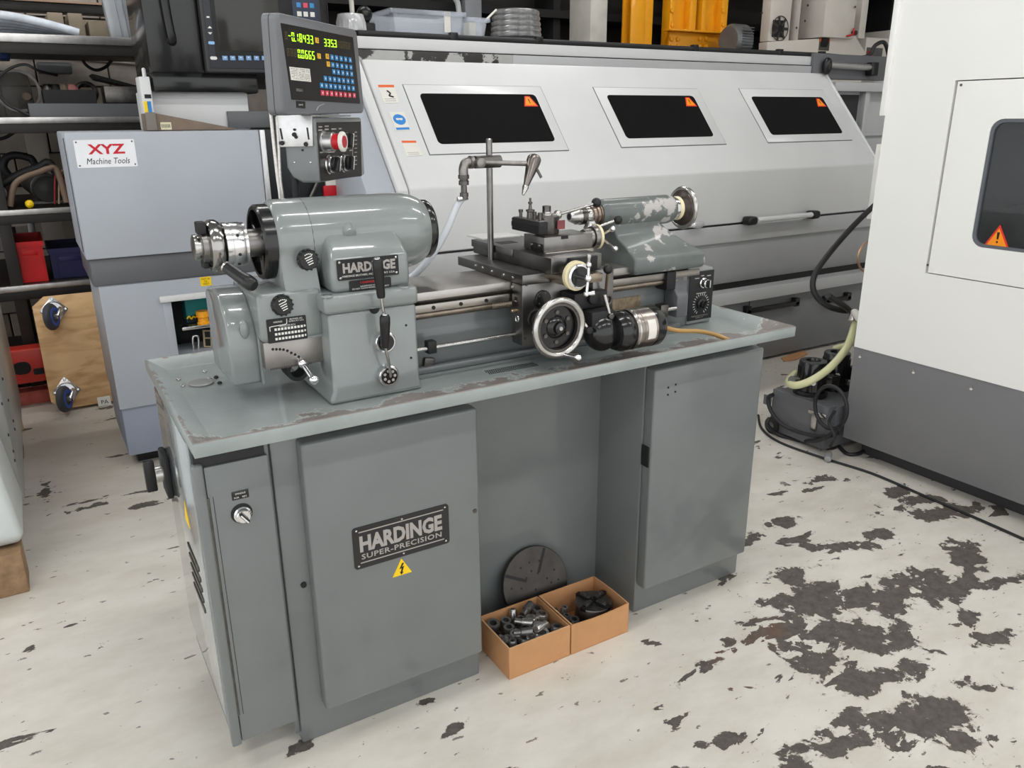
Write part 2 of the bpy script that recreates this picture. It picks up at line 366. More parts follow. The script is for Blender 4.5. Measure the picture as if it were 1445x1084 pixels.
# ---- big nameplate on the door
q = [P(497, 747, y=.0955), P(632, 710, y=.0955), P(634, 764, y=.0955), P(500, 806, y=.0955)]
cx = sum(a.x for a in q)/4; cz = sum(a.z for a in q)/4; pw = (q[1].x-q[0].x+q[2].x-q[3].x)/2; ph = (q[0].z-q[3].z+q[1].z-q[2].z)/2
def plate(name, cx, y, cz, w, h, r, th, m, parent, **k):
    return B().prism([(cx+a, y, cz+c) for a, c in rrect(w, h, r)], (0, -th, 0)).o(name, m, parent, **k)
DPL = plate('nameplate', cx, .096, cz, pw, ph, .008, .003, mat('nameplate_black', rgb(38, 37, 37), .45, var=.1), lathe)
yy = .0929
text('lettering', 'HARDINGE', SPRINT, DPL, (cx-.002, yy, cz+ph*.09), X, Z, ph*.40, pw*.86, bold=.045)
text('lettering', 'SUPER-PRECISION', SPRINT, DPL, (cx-.002, yy, cz-ph*.22), X, Z, ph*.13, pw*.84, bold=.02, space=1.1)
B().box(cx-pw*.44, cx+pw*.44, yy-.0005, yy, cz+ph*.37, cz+ph*.395).o('rule_line', SPRINT, DPL, smooth=0)
B().box(cx-pw*.44, cx+pw*.44, yy-.0005, yy, cz-ph*.375, cz-ph*.35).o('rule_line', SPRINT, DPL, smooth=0)
for sx in (-.46, 0, .46):
    for sz in (-.43, .43): B().sph((cx+pw*sx, yy, cz+ph*sz), .003, 10, (1, .5, 1)).o('rivet', BRIGHT, DPL)
t0 = P(567, 800, y=.096)
WT = B().prism([(t0.x-.026, .096, t0.z-.022), (t0.x+.026, .096, t0.z-.022), (t0.x, .096, t0.z+.024)], (0, -.0012, 0)).o('hazard_triangle', YEL, lathe)
B().prism([(t0.x+a*.6, .0948, t0.z-.004+c*.6) for a, c in ((.002, .026), (-.012, .000), (-.002, .002), (-.006, -.014), (-.011, -.012), (-.005, -.028), (.006, -.016), (.0, -.016), (.010, .010), (.0, .008), (.010, .024))], (0, -.0005, 0)).o('lightning_bolt', BPRINT, WT)
# ---- chip tray
def tray_mat():
    m = bpy.data.materials.new('tray_worn_paint'); m.use_nodes = True; nt = m.node_tree; N = nt.nodes; L = nt.links; b = N['Principled BSDF']
    geo = N.new('ShaderNodeNewGeometry'); sep = N.new('ShaderNodeSeparateXYZ'); L.new(geo.outputs['Position'], sep.inputs[0])
    def noise(sc, det=8, ro=.65):
        n = N.new('ShaderNodeTexNoise'); n.inputs['Scale'].default_value = sc; n.inputs['Detail'].default_value = det; n.inputs['Roughness'].default_value = ro; L.new(geo.outputs['Position'], n.inputs['Vector']); return n.outputs['Fac']
    def rng(f, a, c, o0=0, o1=1):
        n = N.new('ShaderNodeMapRange'); n.inputs[1].default_value = a; n.inputs[2].default_value = c; n.inputs[3].default_value = o0; n.inputs[4].default_value = o1; L.new(f, n.inputs[0]); return n.outputs[0]
    def mth(op, a, c):
        n = N.new('ShaderNodeMath'); n.operation = op
        for i, v in enumerate((a, c)):
            if isinstance(v, (int, float)): n.inputs[i].default_value = v
            else: L.new(v, n.inputs[i])
        return n.outputs[0]
    def mix(f, c1, c2):
        n = N.new('ShaderNodeMix'); n.data_type = 'RGBA'; L.new(f, n.inputs[0])
        for i, c in ((6, c1), (7, c2)):
            if isinstance(c, tuple): n.inputs[i].default_value = c
            else: L.new(c, n.inputs[i])
        return n.outputs[2]
    # wear band behind the front rim where the operator's swarf is swept out, wider towards the middle
    band = rng(sep.outputs['Y'], .02, .18, .30, -.12)
    xw = rng(sep.outputs['X'], .02, .5, -.08, .04)
    top = rng(sep.outputs['Z'], .880, .886, -.6, 0)
    f = mth('ADD', mth('ADD', mth('ADD', noise(9), band), xw), top)
    wear = rng(f, .62, .65)
    fr = mth('ADD', noise(30), rng(sep.outputs['Z'], .900, .9101, -.25, .09)); edge = rng(fr, .60, .63)
    wear = mth('MAXIMUM', wear, edge)
    sn_ = N.new('ShaderNodeSeparateXYZ'); L.new(geo.outputs['Normal'], sn_.inputs[0]); flat = rng(sn_.outputs['Z'], .25, .45); wear = mth('MULTIPLY', wear, flat)
    paint = mix(rng(noise(5), .35, .65), rgb(150, 158, 156), rgb(134, 143, 142))
    chips = rng(noise(45, 5), .68, .7); paint = mix(mth('MULTIPLY', chips, .6), paint, rgb(196, 202, 200))
    rim_ = rng(mth('ABSOLUTE', mth('SUBTRACT', f, .615), 0), .0, .02, 1, 0)
    paint = mix(mth('MULTIPLY', mth('MULTIPLY', rim_, flat), .7), paint, rgb(200, 202, 198))
    L.new(mix(wear, paint, mix(rng(noise(12), .3, .7), rgb(110, 103, 99), rgb(138, 130, 126))), b.inputs['Base Color'])
    L.new(rng(wear, 0, 1, .3, .42), b.inputs['Roughness']); b.inputs['Coat Weight'].default_value = .2
    return m
TRAYM = tray_mat()
b = B()
ob_ = [(0, 0), (1.7, 0), (1.7, .673), (0, .673)]; ib = [(.046, .03), (1.66, .03), (1.66, .63), (.046, .63)]
b.loft([[V((x, y, .8795)) for x, y in ob_], [V((x, y, .910)) for x, y in ob_], [V((lerp(x, u, .08), lerp(y, v, .15), .9115)) for (x, y), (u, v) in zip(ob_, ib)], [V((x, y, .886)) for x, y in ib]])
tray = b.o('chip_tray', TRAYM, lathe, .0025)
p = P(284, 541, z=.887)
B().lathe(p, Z, [(0, .03), (.003, .03), (.004, .027)], 28).o('cover_disc', mat('disc_grey', rgb(150, 152, 150), .4, .5), tray)
for a in ((252, 536), (258, 545), (296, 535), (305, 533), (310, 541), (289, 525)):
    q = P(*a, z=.888); B().lathe(q, Z, [(0, .006), (.003, .0055), (.005, .003)], 10).o('bolt_head', BRIGHT if a[0] < 300 else BLACKM, tray)
q = [P(690, 527, z=.8865), P(757, 515, z=.8865)]
gb = B()
for i in range(26):
    for j in range(4):
        c = lerp(q[0], q[1], i/25)+V((.002*(j % 2), .009*j-.005, 0)); gb.lathe(c+V((0, 0, -.001)), Z, [(0, .0022), (.0016, .0022)], 6)
gb.o('drain_perforations', BPRINT, tray, kind='stuff')
# ---- bed pedestal, bed plate
B().box(.545, 1.50, .252, .44, .886, 1.035).o('bed_casting', PAINT, lathe, .006)
B().box(.52, 1.46, .232, .255, .886, .905).o('bed_foot', PAINT, lathe, .006)
BEDM = mat('bed_steel', (.42, .40, .38, 1), .36, 1, var=.08, scale=12)
b = B(); pr = [(.228, 1.07), (.205, 1.083), (.205, 1.103), (.40, 1.103), (.40, 1.083), (.377, 1.07), (.377, 1.035), (.228, 1.035)]
bed = b.prism([(.53, y, z) for y, z in pr], (.94, 0, 0)).o('bed_plate', BEDM, lathe, .0012)
B().box(.55, 1.5, .2085, .228, 1.052, 1.0715).o('bed_rail', mat('rail_steel', (.34, .32, .29, 1), .3, 1, var=.1), lathe, .001)
for px in (611, 650, 686):
    p = P(px, 421, y=.2085); B().cyl((p.x, .209, 1.062), (p.x, .206, 1.062), .005, n=10).o('rail_screw', BPRINT, bed)
LSB = mat('leadscrew_brown', (.30, .25, .2, 1), .4, 1, var=.2, scale=40)
ls = B().cyl((.54, .225, 1.043), (1.42, .225, 1.043), .0105, n=16).o('leadscrew', LSB, lathe)
b = B()
for i in range(60): b.torus((.79+.004*i, .225, 1.043), X, .0105, .0016, 12, 5)
b.o('screw_thread', LSB, ls, kind='stuff')
fr = B().cyl((.55, .195, .965), (1.40, .195, .965), .006, n=14).o('feed_rod', BRIGHT, lathe)
p = P(607, 490, y=.20); B().box(p.x-.012, p.x+.012, .185, .21, p.z-.014, p.z+.018).o('rod_stop', BLACKM, fr, .003)
p = P(604, 512, y=.25); B().cbox((p.x, .246, p.z), .03, .014, .03, Matrix.Rotation(.2, 3, 'Y')).o('stop_bracket', DSTEEL, lathe, .004)
p = P(940, 492, y=.2)
B().cbox((1.345, .195, .965), .03, .03, .04).o('rod_bracket', DSTEEL, lathe, .004)
# ---- headstock
YS, ZS = .30, 1.242
b = B()
def rect(x0, x1, y0, y1, z): return [V((x0, y0, z)), V((x1, y0, z)), V((x1, y1, z)), V((x0, y1, z))]
b.loft([rect(.318, .547, .132, .475, .886), rect(.320, .546, .134, .473, .896), rect(.330, .543, .137, .46, .915), rect(.330, .542, .137, .46, 1.096)])
hs_base = b.o('headstock_base', PAINT2, lathe, .009, 3)
ledge = B().box(.322, .546, .1315, .468, 1.095, 1.137).o('headstock_ledge', PAINT2, lathe, .009, 3)
for p in (P(463, 418, z=1.137), P(578, 408, z=1.137)):
    p.x = max(.333, min(.536, p.x)); p.y = max(.145, p.y)
    B().lathe((p.x, p.y, 1.134), Z, [(0, .011), (.0035, .011), (.0036, .008), (.002, .007)], 16).o('counterbore', DSTEEL, ledge)
    B().ring((p.x, p.y, 1.1345), Z, [(0, .011), (.0045, .0115), (.0045, .0135), (0, .015)], 16).o('counterbore_rim', PAINT2, ledge)
p = P(529, 445, y=.137); B().cyl((p.x, .138, 1.096), (p.x, .1362, 1.096), .012, n=24).o('oil_notch', BPRINT, hs_base)
for q in ((573, 459), (580, 505)): p = P(*q, y=.137); B().cyl((p.x, .138, p.z), (p.x, .1362, p.z), .003, n=10).o('oil_hole', BPRINT, hs_base)
# barrel of the headstock
b = B(); b.lathe((0, YS, ZS), X, [(.335, .0925), (.55, .0925), (.585, .0905), (.607, .086), (.622, .079), (.632, .0725)], 56)
hs_body = b.o('headstock_barrel', PAINT2, lathe)
b = B(); b.loft([[V((x, y, 1.136)) for x, y in ((.350, .152), (.538, .152), (.538, .44), (.350, .44))], [V((x, y, 1.208)) for x, y in ((.350, .155), (.538, .155), (.538, .43), (.350, .43))], [V((x, y, 1.236)) for x, y in ((.356, .178), (.534, .178), (.534, .42), (.356, .42))], [V((x, y, 1.262)) for x, y in ((.36, .215), (.53, .215), (.53, .38), (.36, .38))]])
b.o('headstock_pad', PAINT2, lathe, .012, 3)
b = B().lathe((0, YS, ZS), X, [(.632, .069), (.636, .0715), (.647, .0715), (.652, .068)], 48); b.o('spindle_nose', BLACK, lathe)
B().lathe((0, YS, ZS), X, [(.652, .046), (.660, .046), (.663, .043)], 40).o('spindle_ring', BLACK, lathe)
p = P(492, 325, y=.214); bs = B().lathe(V((p.x, .238, p.z+.006)), V((0, -1, -.45)), [(0, .022), (.025, .018), (.036, .014), (.038, .010)], 20).o('oil_boss', PAINT2, lathe)
p = P(494.5, 343, y=.205); B().lathe((p.x, .214, p.z), V((0, -1, -.1)), [(0, .0095), (.022, .0095), (.024, .008)], 14).o('oil_plug', BLACKM, lathe)
# left end casing
def arc_yz(x, r, n=18, front=.188, back=.415, bot=1.036):
    pts = [V((x, front, bot)), V((x, front, 1.135))]
    for i in range(n+1):
        a = math.radians(200-220*i/n); pts.append(V((x, YS+r*math.cos(a), ZS+r*math.sin(a))))
    return pts+[V((x, back, 1.135)), V((x, back, bot))]
b = B(); b.loft([arc_yz(.258, .082), arc_yz(.262, .088), arc_yz(.272, .0925), arc_yz(.335, .0925)])
cas = b.o('end_casing', PAINT2, lathe)
b = B(); b.loft([arc_yz(.3345, .0928, front=.1878, back=.4152), arc_yz(.3356, .0928, front=.1878, back=.4152)]); b.o('casing_seam', BPRINT, cas)
B().box(.193, .336, .184, .42, 1.037, 1.148).o('quadrant_housing', PAINT2, lathe, .012, 3)
def knob_dial(px, py, y, r, m=BLACKP):
    p = P(px, py, y=y)
    k = B().lathe((p.x, y, p.z), (0, -1, 0), [(0, r*1.02), (.006, r*1.02), (.008, r*.95), (.014, r*.93), (.016, r*.85)], 40).o('dial_knob', m, lathe)
    fl = B()
    for i in range(14):
        a = i*2*math.pi/14; fl.cyl((p.x+r*.98*math.cos(a), y-.002, p.z+r*.98*math.sin(a)), (p.x+r*.98*math.cos(a), y-.0135, p.z+r*.98*math.sin(a)), r*.10, n=6)
    fl.o('knob_flutes', m, k)
    mk = B()
    for i in range(4): mk.cbox((p.x-.05*r+.12*r*i*.6, y-.0163, p.z+r*(.30-.22*i)), r*(.75-.08*i), .0006, r*.09, Matrix.Rotation(-.35, 3, 'Y'))
    for i in range(5): a = math.radians(60+i*16); mk.cbox((p.x+r*.62*math.cos(a), y-.0163, p.z+r*.62*math.sin(a)), r*.12, .0006, r*.1)
    mk.o('knob_print', WPRINT, k, smooth=0)
    return k
knob_dial(433, 366, .186, .0225); knob_dial(397, 430, .184, .0225)
# threads and feeds chart
q = [P(374, 451, y=.184), P(430, 445, y=.184), P(436, 477, y=.184), P(379, 485, y=.184)]
cx = sum(a.x for a in q)/4; cz = sum(a.z for a in q)/4; w_ = q[1].x-q[0].x; h_ = (q[0].z-q[3].z+q[1].z-q[2].z)/2
TH = plate('thread_chart', cx, .184, cz, w_, h_, .002, .0015, BLACKM, lathe)
b = B()
for r in range(3):
    for c in range(9): b.box(cx-w_*.32+c*w_*.083, cx-w_*.32+c*w_*.083+w_*.058, .1820, .1824, cz-h_*.40+r*h_*.2, cz-h_*.40+r*h_*.2+h_*.10)
    b.box(cx+w_*.43, cx+w_*.47, .1820, .1824, cz-h_*.38+r*h_*.2, cz-h_*.30+r*h_*.2)
b.o('chart_cells', WPRINT, TH, smooth=0, kind='stuff')
text('lettering', 'HARDINGE', WPRINT, TH, (cx-w_*.22, .1824, cz+h_*.36), X, Z, h_*.07, w_*.22)
text('lettering', 'BROTHERS, INC.\nELMIRA, N.Y. U.S.A.', WPRINT, TH, (cx+w_*.25, .1824, cz+h_*.36), X, Z, h_*.16, w_*.38)
text('lettering', 'THREADS PER INCH', WPRINT, TH, (cx, .1824, cz+h_*.17), X, Z, h_*.07, w_*.42)
B().tube([(cx-w_*.43, .1823, cz-h_*.0), (cx-w_*.43, .1823, cz+h_*.13), (cx-w_*.40, .1823, cz+h_*.19), (cx-w_*.05, .1823, cz+h_*.22), (cx+w_*.0, .1823, cz+h_*.27), (cx+w_*.01, .1823, cz+h_*.45)], .0009, 6).o('chart_line', WPRINT, TH)
# steel quadrant plate with hole row and lever
QP = B().box(.198, .334, .196, .42, .974, 1.037).o('quadrant_plate', mat('quadrant_steel', (.34, .32, .30, 1), .4, 1, var=.1, scale=18), lathe, .002)
for px, py in ((385, 493), (390, 493), (395, 493), (400, 493.5), (405.5, 495), (411, 498), (416.5, 500.5), (421.5, 503.5)):
    p = P(px, py, y=.196); B().cyl((p.x, .1965, p.z), (p.x, .1955, p.z), .0032, n=10).o('index_hole', BPRINT, QP)
b = B()
for i in range(22): b.cbox((.30-.0048*i*.9, .198, .975), .0022, .004, .005)
b.o('gear_teeth', DSTEEL, QP, kind='stuff')
B().ring((.275, .25, .955), Y, [(-.03, .017), (-.03, .026), (.02, .026), (.02, .017)], 24).o('quadrant_ring', BLACKM, lathe)
l0 = P(427, 513, y=.18); l1 = P(443, 536, y=.13)
lv = B().tube([l0+V((0, .02, .006)), l0, lerp(l0, l1, .5), l1], .007, 12).o('quadrant_lever', CHROME, lathe)
B().sph(l1, .0115, 16).o('lever_ball', CHROME, lv); B().sph(l0, .0115, 16).o('lever_boss', CHROME, lv)
# gear cover at the far left
pr = [(.232, .936), (.228, 1.025), (.233, 1.055), (.247, 1.085), (.270, 1.111), (.302, 1.130), (.345, 1.138), (.41, 1.134), (.44, 1.12), (.44, .936)]
GC = B().prism([(.132, y, z) for y, z in pr], (.064, 0, 0)).o('gear_cover', PAINT2, lathe, .008, 3)
B().prism([(.1935, y, z) for y, z in [(.222, .934)]+[(y-.006, z+.004) for y, z in pr[1:8]]+[(.43, .934)]], (.006, 0, 0)).o('gear_cover_flange', PAINT2, lathe, .002)
p = P(345, 465, y=.23); B().sph((p.x, .2285, p.z), .011, 14, (.9, .5, 1.9)).o('latch_bump', PAINT2, GC)
# nameplate on the headstock
def px_plate(name, q, y, th, m, parent):
    q = [P(*a, y=y) for a in q]
    cx = sum(a.x for a in q)/4; cz = sum(a.z for a in q)/4; w_ = (q[1].x-q[0].x+q[2].x-q[3].x)/2; h_ = (q[0].z-q[3].z+q[1].z-q[2].z)/2
    return plate(name, cx, y, cz, w_, h_, .003, th, m, parent), cx, cz, w_, h_
NP, cx, cz, w_, h_ = px_plate('nameplate', ((474, 367), (561, 359.5), (562.5, 388), (477, 395.5)), .151, .003, BLACKM, lathe)
text('lettering', 'HARDINGE', SPRINT, NP, (cx+.002, .148, cz+h_*.08), X, Z, h_*.50, w_*.86, bold=.045)
text('lettering', 'HARDINGE BROTHERS, INC.  ELMIRA, N.Y. U.S.A.', WPRINT, NP, (cx, .148, cz-h_*.32), X, Z, h_*.11, w_*.86)
for sx in (-.46, .46):
    for sz in (-.38, .38): B().sph((cx+w_*sx, .148, cz+h_*sz), .003, 10, (1, .5, 1)).o('rivet', BRIGHT, NP)
DP, cx, cz, w_, h_ = px_plate('warning_plate', ((492.7, 396.6), (551, 391), (552, 405), (493, 411)), .151, .002, BLACKM, lathe)
text('lettering', '! DANGER', RED, DP, (cx-.004, .149, cz+h_*.28), X, Z, h_*.22, w_*.4, bold=.02)
text('lettering', 'HAZARDOUS VOLTAGE\nDO NOT TOUCH MOVING OR LIVE PARTS', WPRINT, DP, (cx, .149, cz-h_*.2), X, Z, h_*.36, w_*.88)
# levers and dials on the base front
def dial(px, py, r, pattern):
    p = P(px, py, y=.13)
    d = B().lathe((p.x, .138, p.z), (0, -1, 0), [(0, r*1.05), (.012, r), (.018, r), (.02, r*.92)], 36).o('lever_dial', CHROME, lathe)
    B().cyl((p.x, .1185, p.z), (p.x, .1172, p.z), r*.8, n=32).o('dial_face', BLACK, d)
    if pattern:
        for i in range(7): a = i*2*math.pi/7; B().cyl((p.x+r*.52*math.cos(a), .1173, p.z+r*.52*math.sin(a)), (p.x+r*.52*math.cos(a), .1166, p.z+r*.52*math.sin(a)), r*.15, n=8).o('dial_mark', SPRINT, d)
    return p
a = dial(542, 482, .0245, False); c = dial(547, 529, .0245, True)
def lever(d, rod_px, h0, h1, y0, y1, r):
    p0 = V((d.x, .118, d.z)); h0 = P(*h0, y=y0); h1 = P(*h1, y=y1)
    k = B().tube([p0, V((p0.x, .112, p0.z+.004)), lerp(V((p0.x, .108, p0.z+.01)), h0, .4), h0], .0036, 10).o('gear_lever', BRIGHT, lathe)
    a_ = (h1-h0); Ln = a_.length
    B().lathe(h0, a_, [(0, r*.72), (Ln*.06, r*.8), (Ln*.75, r*1.02), (Ln*.9, r), (Ln*.97, r*.75), (Ln, r*.3)], 20).o('lever_handle', BLACKP, k)
    B().lathe(h1-a_*.04, a_, [(0, r*.62), (Ln*.04, r*.55), (Ln*.055, r*.3)], 14).o('handle_cap', CHROME, k)
lever(a, None, (538, 420), (532, 364), .098, .092, .0118)
lever(c, None, (543.5, 490), (543, 443), .096, .088, .0118)
# ---- rear handwheel and collet closer
HW = B().ring((0, YS, ZS), X, [(.231, .072), (.231, .080), (.235, .0835), (.262, .0835), (.265, .08), (.265, .072)], 48).o('spindle_handwheel', BLACK, lathe)
B().lathe((0, YS, ZS), X, [(.250, .073), (.256, .073)], 48).o('wheel_web', BLACK, HW)
for i in range(3):
    a_ = math.radians(30+120*i); c_ = V((0, math.cos(a_), math.sin(a_)))
    B().cyl(V((.244, YS, ZS))+c_*.02, V((.244, YS, ZS))+c_*.074, .009, .007, 12).o('wheel_spoke', BLACK, HW)
B().lathe((0, YS, ZS), X, [(.205, .0295), (.212, .031), (.24, .031), (.25, .034), (.26, .034)], 36).o('spindle_sleeve', STEEL, lathe)
cl = B().lathe((0, YS, ZS), X, [(.158, .046), (.160, .049), (.168, .049), (.169, .047), (.173, .047), (.174, .0485), (.196, .0485), (.198, .047), (.2055, .047)], 48).o('closer_drum', mat('polished_drum', (.72, .72, .72, 1), .22, 1, var=.1, wear=.66, wearcol=(.03, .03, .03, 1), wearscale=60), lathe)
for a_ in (150, 200, 235): 
    r_ = math.radians(a_); B().sph((.184, YS+.0475*math.cos(r_), ZS+.0475*math.sin(r_)), .004, 8).o('drum_hole', BPRINT, cl)
yk = B().lathe((0, YS, ZS), X, [(.124, .040), (.127, .052), (.134, .057), (.146, .057), (.154, .052), (.156, .044)], 44).o('closer_yoke', mat('dark_chrome', (.35, .34, .33, 1), .15, 1, var=.1), lathe)
B().lathe((0, YS, ZS), X, [(.112, .034), (.113, .037), (.124, .037)], 36).o('closer_ring', STEEL, lathe)
B().lathe((0, YS, ZS), X, [(.096, .022), (.098, .0275), (.105, .0275), (.106, .023), (.112, .023)], 32).o('drawbar_end', BRIGHT, lathe)
p = P(278, 318, y=.30); B().box(.105, .124, .27, .30, 1.272, 1.298).o('closer_pawl', BLACKM, yk, .003)
B().box(.110, .124, .285, .31, 1.196, 1.214).o('closer_pawl', BLACKM, yk, .003)
h0 = V((.143, .262, 1.195)); h1 = P(319, 377, y=.205); h2 = P(356, 402, y=.15); d_ = (h2-h1)
k = B().cyl(h0, h1, .009, .0085, 16).o('closer_lever', STEEL, lathe)
B().lathe(h1, d_, [(0, .0095), (.002, .012), (d_.length*.75, .0145), (d_.length*.78, .0158), (d_.length, .0150), (d_.length+.006, .011)], 22).o('lever_grip', BLACKP, k)
B().lathe(h1-d_.normalized()*.003, d_, [(0, .0115), (.004, .0115)], 20).o('grip_ring', BRIGHT, k)
# ---- spindle control box and readout on the column behind the headstock
AZ = math.radians(43); WD = V((math.sin(AZ), math.cos(AZ), 0)); ND = V((math.cos(AZ), -math.sin(AZ), 0))
E0 = P(447, 212, y=.40)
def FR(px, py, off=0): return PN(px, py, E0+ND*off, ND)          # front plane
def LF(px, py, off=0): return PN(px, py, E0-WD*off, WD)          # left face plane
tl = FR(444, 168); tr = FR(512, 169); zb, zt_ = FR(452, 258).z, FR(444, 166).z
dep = (LF(402, 209)-E0).dot(-ND); wid = (FR(513, 210)-E0).dot(WD)
b = B(); o0 = V((E0.x, E0.y, 0)); prof = [(0, zb), (-dep*.55, zb), (-dep*.85, zb+.012), (-dep, zb+.035), (-dep, zt_), (0, zt_)]
cb = b.prism([o0+ND*a_+Z*z for a_, z in prof], WD*wid).o('control_box', PAINT, lathe, .006, 3)
q = [FR(447, 172.7, .001), FR(508.4, 171.6, .001), FR(510, 248.5, .001), FR(452.5, 256, .001)]
cp = B().prism(q, ND*.001).o('control_face', mat('control_face_black', rgb(40, 37, 36), .45, var=.15), lathe)
def on_face(px, py): return FR(px, py, .002)
b = B()
for px, py, w_ in ((452, 180, .012), (452, 184.5, .014), (461, 179, .014), (461, 183.5, .014), (471, 183, .018), (480, 182.5, .010), (455, 216, .016), (467, 215.5, .026), (486, 214, .014), (495, 213, .010)):
    c_ = on_face(px, py); B().frame(c_-WD*w_*.8, WD*w_*1.6, ND*.0004, Z*.003).o('print_mark', SPRINT, cp, smooth=0)
b = B()
for i in range(9): c_ = on_face(502, 187+5.7*i); b.frame(c_-WD*.008, WD*.016, ND*.0004, Z*.002)
b.frame(on_face(497.5, 235), WD*.002, ND*.0004, on_face(497.5, 188)-on_face(497.5, 235))
b.o('scale_marks', SPRINT, cp, smooth=0)
p = on_face(457, 200)
es = B().lathe(p, ND, [(0, .026), (.003, .026), (.004, .0225), (.026, .0225), (.028, .020)], 28).o('emergency_stop', mat('silver_body', (.6, .6, .6, 1), .35, 1), lathe)
B().lathe(p+ND*.028, ND, [(0, .0185), (.018, .0185)], 28).o('stop_collar', RED, es)
B().lathe(p+ND*.046, ND, [(0, .0235), (.005, .0235), (.007, .021)], 32).o('stop_button', PAPER, es)
B().lathe(p+ND*.0528, ND, [(0, .0145), (.0012, .0140)], 24).o('stop_disc', mat('stop_red', rgb(175, 50, 60), .45), es)
for px, py in ((463, 232), (483, 230), (482, 198)):
    p = on_face(px, py)
    k = B().lathe(p, ND, [(0, .0235), (.004, .0235), (.006, .021), (.014, .021), (.015, .019)], 28).o('selector_switch', CHROME, lathe)
    B().lathe(p+ND*.015, ND, [(0, .0185), (.006, .0185), (.007, .017)], 28).o('switch_face', BLACKP, k)
    R3 = Matrix((WD, ND, Z)).transposed()
    B().cbox(p+ND*.024, .012, .012, .034, R3@Matrix.Rotation(math.radians(20), 3, 'Y')).o('switch_blade', BLACKP, k, .002)
    B().cbox(p+ND*.0285+WD*.006, .0025, .004, .034, R3@Matrix.Rotation(math.radians(20), 3, 'Y')).o('switch_pointer', WPRINT, k)
# aluminium bracket
q = [LF(390, 162.7, .003), LF(441, 162.7, .003), LF(442.5, 206.4, .003), LF(396, 207.6, .003)]
br = B().prism(q, -WD*.004).o('aluminium_bracket', ALU, lathe, .001)
for (a_, c_), (d_, e_) in (((396.5, 181), (399.5, 197)), ((434.5, 180), (437, 197))):
    u, v = LF(a_, c_, .0072), LF(d_, e_, .0072); B().frame(u, v-u, -ND*.004, -WD*.0006).o('bracket_slot', BPRINT, br)
for px, py, r in ((416, 183, .003), (415.5, 190, .0055), (418, 193.5, .004), (398, 202, .0055), (432, 203.5, .0055)):
    p = LF(px, py, .007); B().lathe(p, -WD, [(0, r), (.004, r*.9)], 12).o('cap_screw', BLACKM, br)
top = LF(390, 163, .003).z
B().frame(LF(390, 162.7, .003)-Z*.004, ND*(dep+.01), WD*(wid*.78), Z*.004).o('bracket_shelf', ALU, lathe, .001)
for px, py in ((416, 229), (438.5, 229)): p = LF(px, py); B().lathe(p, -WD, [(0, .003), (.002, .002)], 10).o('box_screw', BRIGHT, cb)
p = LF(427, 212); B().lathe(p, -WD, [(0, .003), (.0008, .003)], 10).o('box_hole', BLACKM, cb)
bc = E0+WD*wid*.5-ND*dep*.5
bc = E0+WD*.012-ND*(dep-.012); B().cyl((bc.x, bc.y, zb+.04), (bc.x, bc.y, 1.12), .009, n=18).o('control_column', BLACKM, lathe)
B().cyl((bc.x, bc.y, 1.13), (.48, .43, 1.13), .018, n=14).o('column_foot', DSTEEL, lathe)
cw = mat('conduit', (.62, .6, .57, 1), .35, .7, var=.15, scale=200)
for pts in (((381, 150), (386, 200), (391, 245), (397, 292)), ((390.5, 165), (393, 205), (395, 250), (400, 292))):
    pp = [P(*a_, y=.46) for a_ in pts]; pp.append(V((pp[-1].x, .47, 1.1))); B().tube(pp, .0042, 10).o('cable_conduit', cw, lathe)
# ---- digital readout
dro = thing('digital_readout', (E0.x, E0.y, FR(450, 163).z), 'grey digital readout with green lit digits and blue keys above the lathe', 'readout')
def DF(px, py, off=0): return PN(px, py, E0+ND*(off+.004), ND)
q = [DF(389.5, 16.5), DF(504, 42), DF(515, 159.5), DF(400, 163)]
qc = sum(q, V((0, 0, 0)))/4
def rq(q, rad, n=5):
    out = []
    for i in range(4):
        p = q[i]; a_ = (q[i-1]-p).normalized(); c_ = (q[(i+1) % 4]-p).normalized()
        s_, e_ = p+a_*rad, p+c_*rad
        for k_ in range(n+1): t_ = k_/n; out.append(s_*(1-t_)**2+p*2*t_*(1-t_)+e_*t_*t_)
    return out
DH = mat('readout_grey', rgb(108, 110, 113), .45, var=.04)
shr = lambda pts, f: [qc+(p-qc)*f for p in pts]
oq = rq(q, .018)
thk = (DF(389.5, 16.5)-PN(366, 21, q[0], WD)).dot(ND)
b = B(); b.loft([[p-ND*thk for p in shr(oq, .95)], [p-ND*thk*.92 for p in oq], [p-ND*.004 for p in oq], shr(oq, .975)])
hs_ = b.o('housing', DH, dro)
B().loft([[p-ND*thk*.52 for p in shr(oq, 1.002)], [p-ND*thk*.49 for p in shr(oq, 1.002)]], cap=False).o('seam', BLACKM, hs_)
sq = [DF(396, 32.5, .0006), DF(497.8, 52.5, .0006), DF(508, 146.3, .0006), DF(411.5, 140.7, .0006)]
scr = B().prism(sq, ND*.0006).o('front_panel', mat('readout_panel', rgb(30, 28, 28), .3, var=.05), dro)
def Cpx(cx, cy): return DF(370+cx/6.773, 10+cy/6.773, .0014)
GRN = mat('lit_green_segment', (.38, 1, .02, 1), .4, emit=1.1, var=0); DIM = mat('unlit_segment', rgb(96, 84, 50), .5, var=0)
SEG = {'0': 'abcdef', '1': 'bc', '2': 'abged', '3': 'abgcd', '4': 'fgbc', '5': 'afgcd', '6': 'afgedc', '7': 'abc', '8': 'abcdefg', '9': 'abcdfg', '-': 'g', ' ': ''}
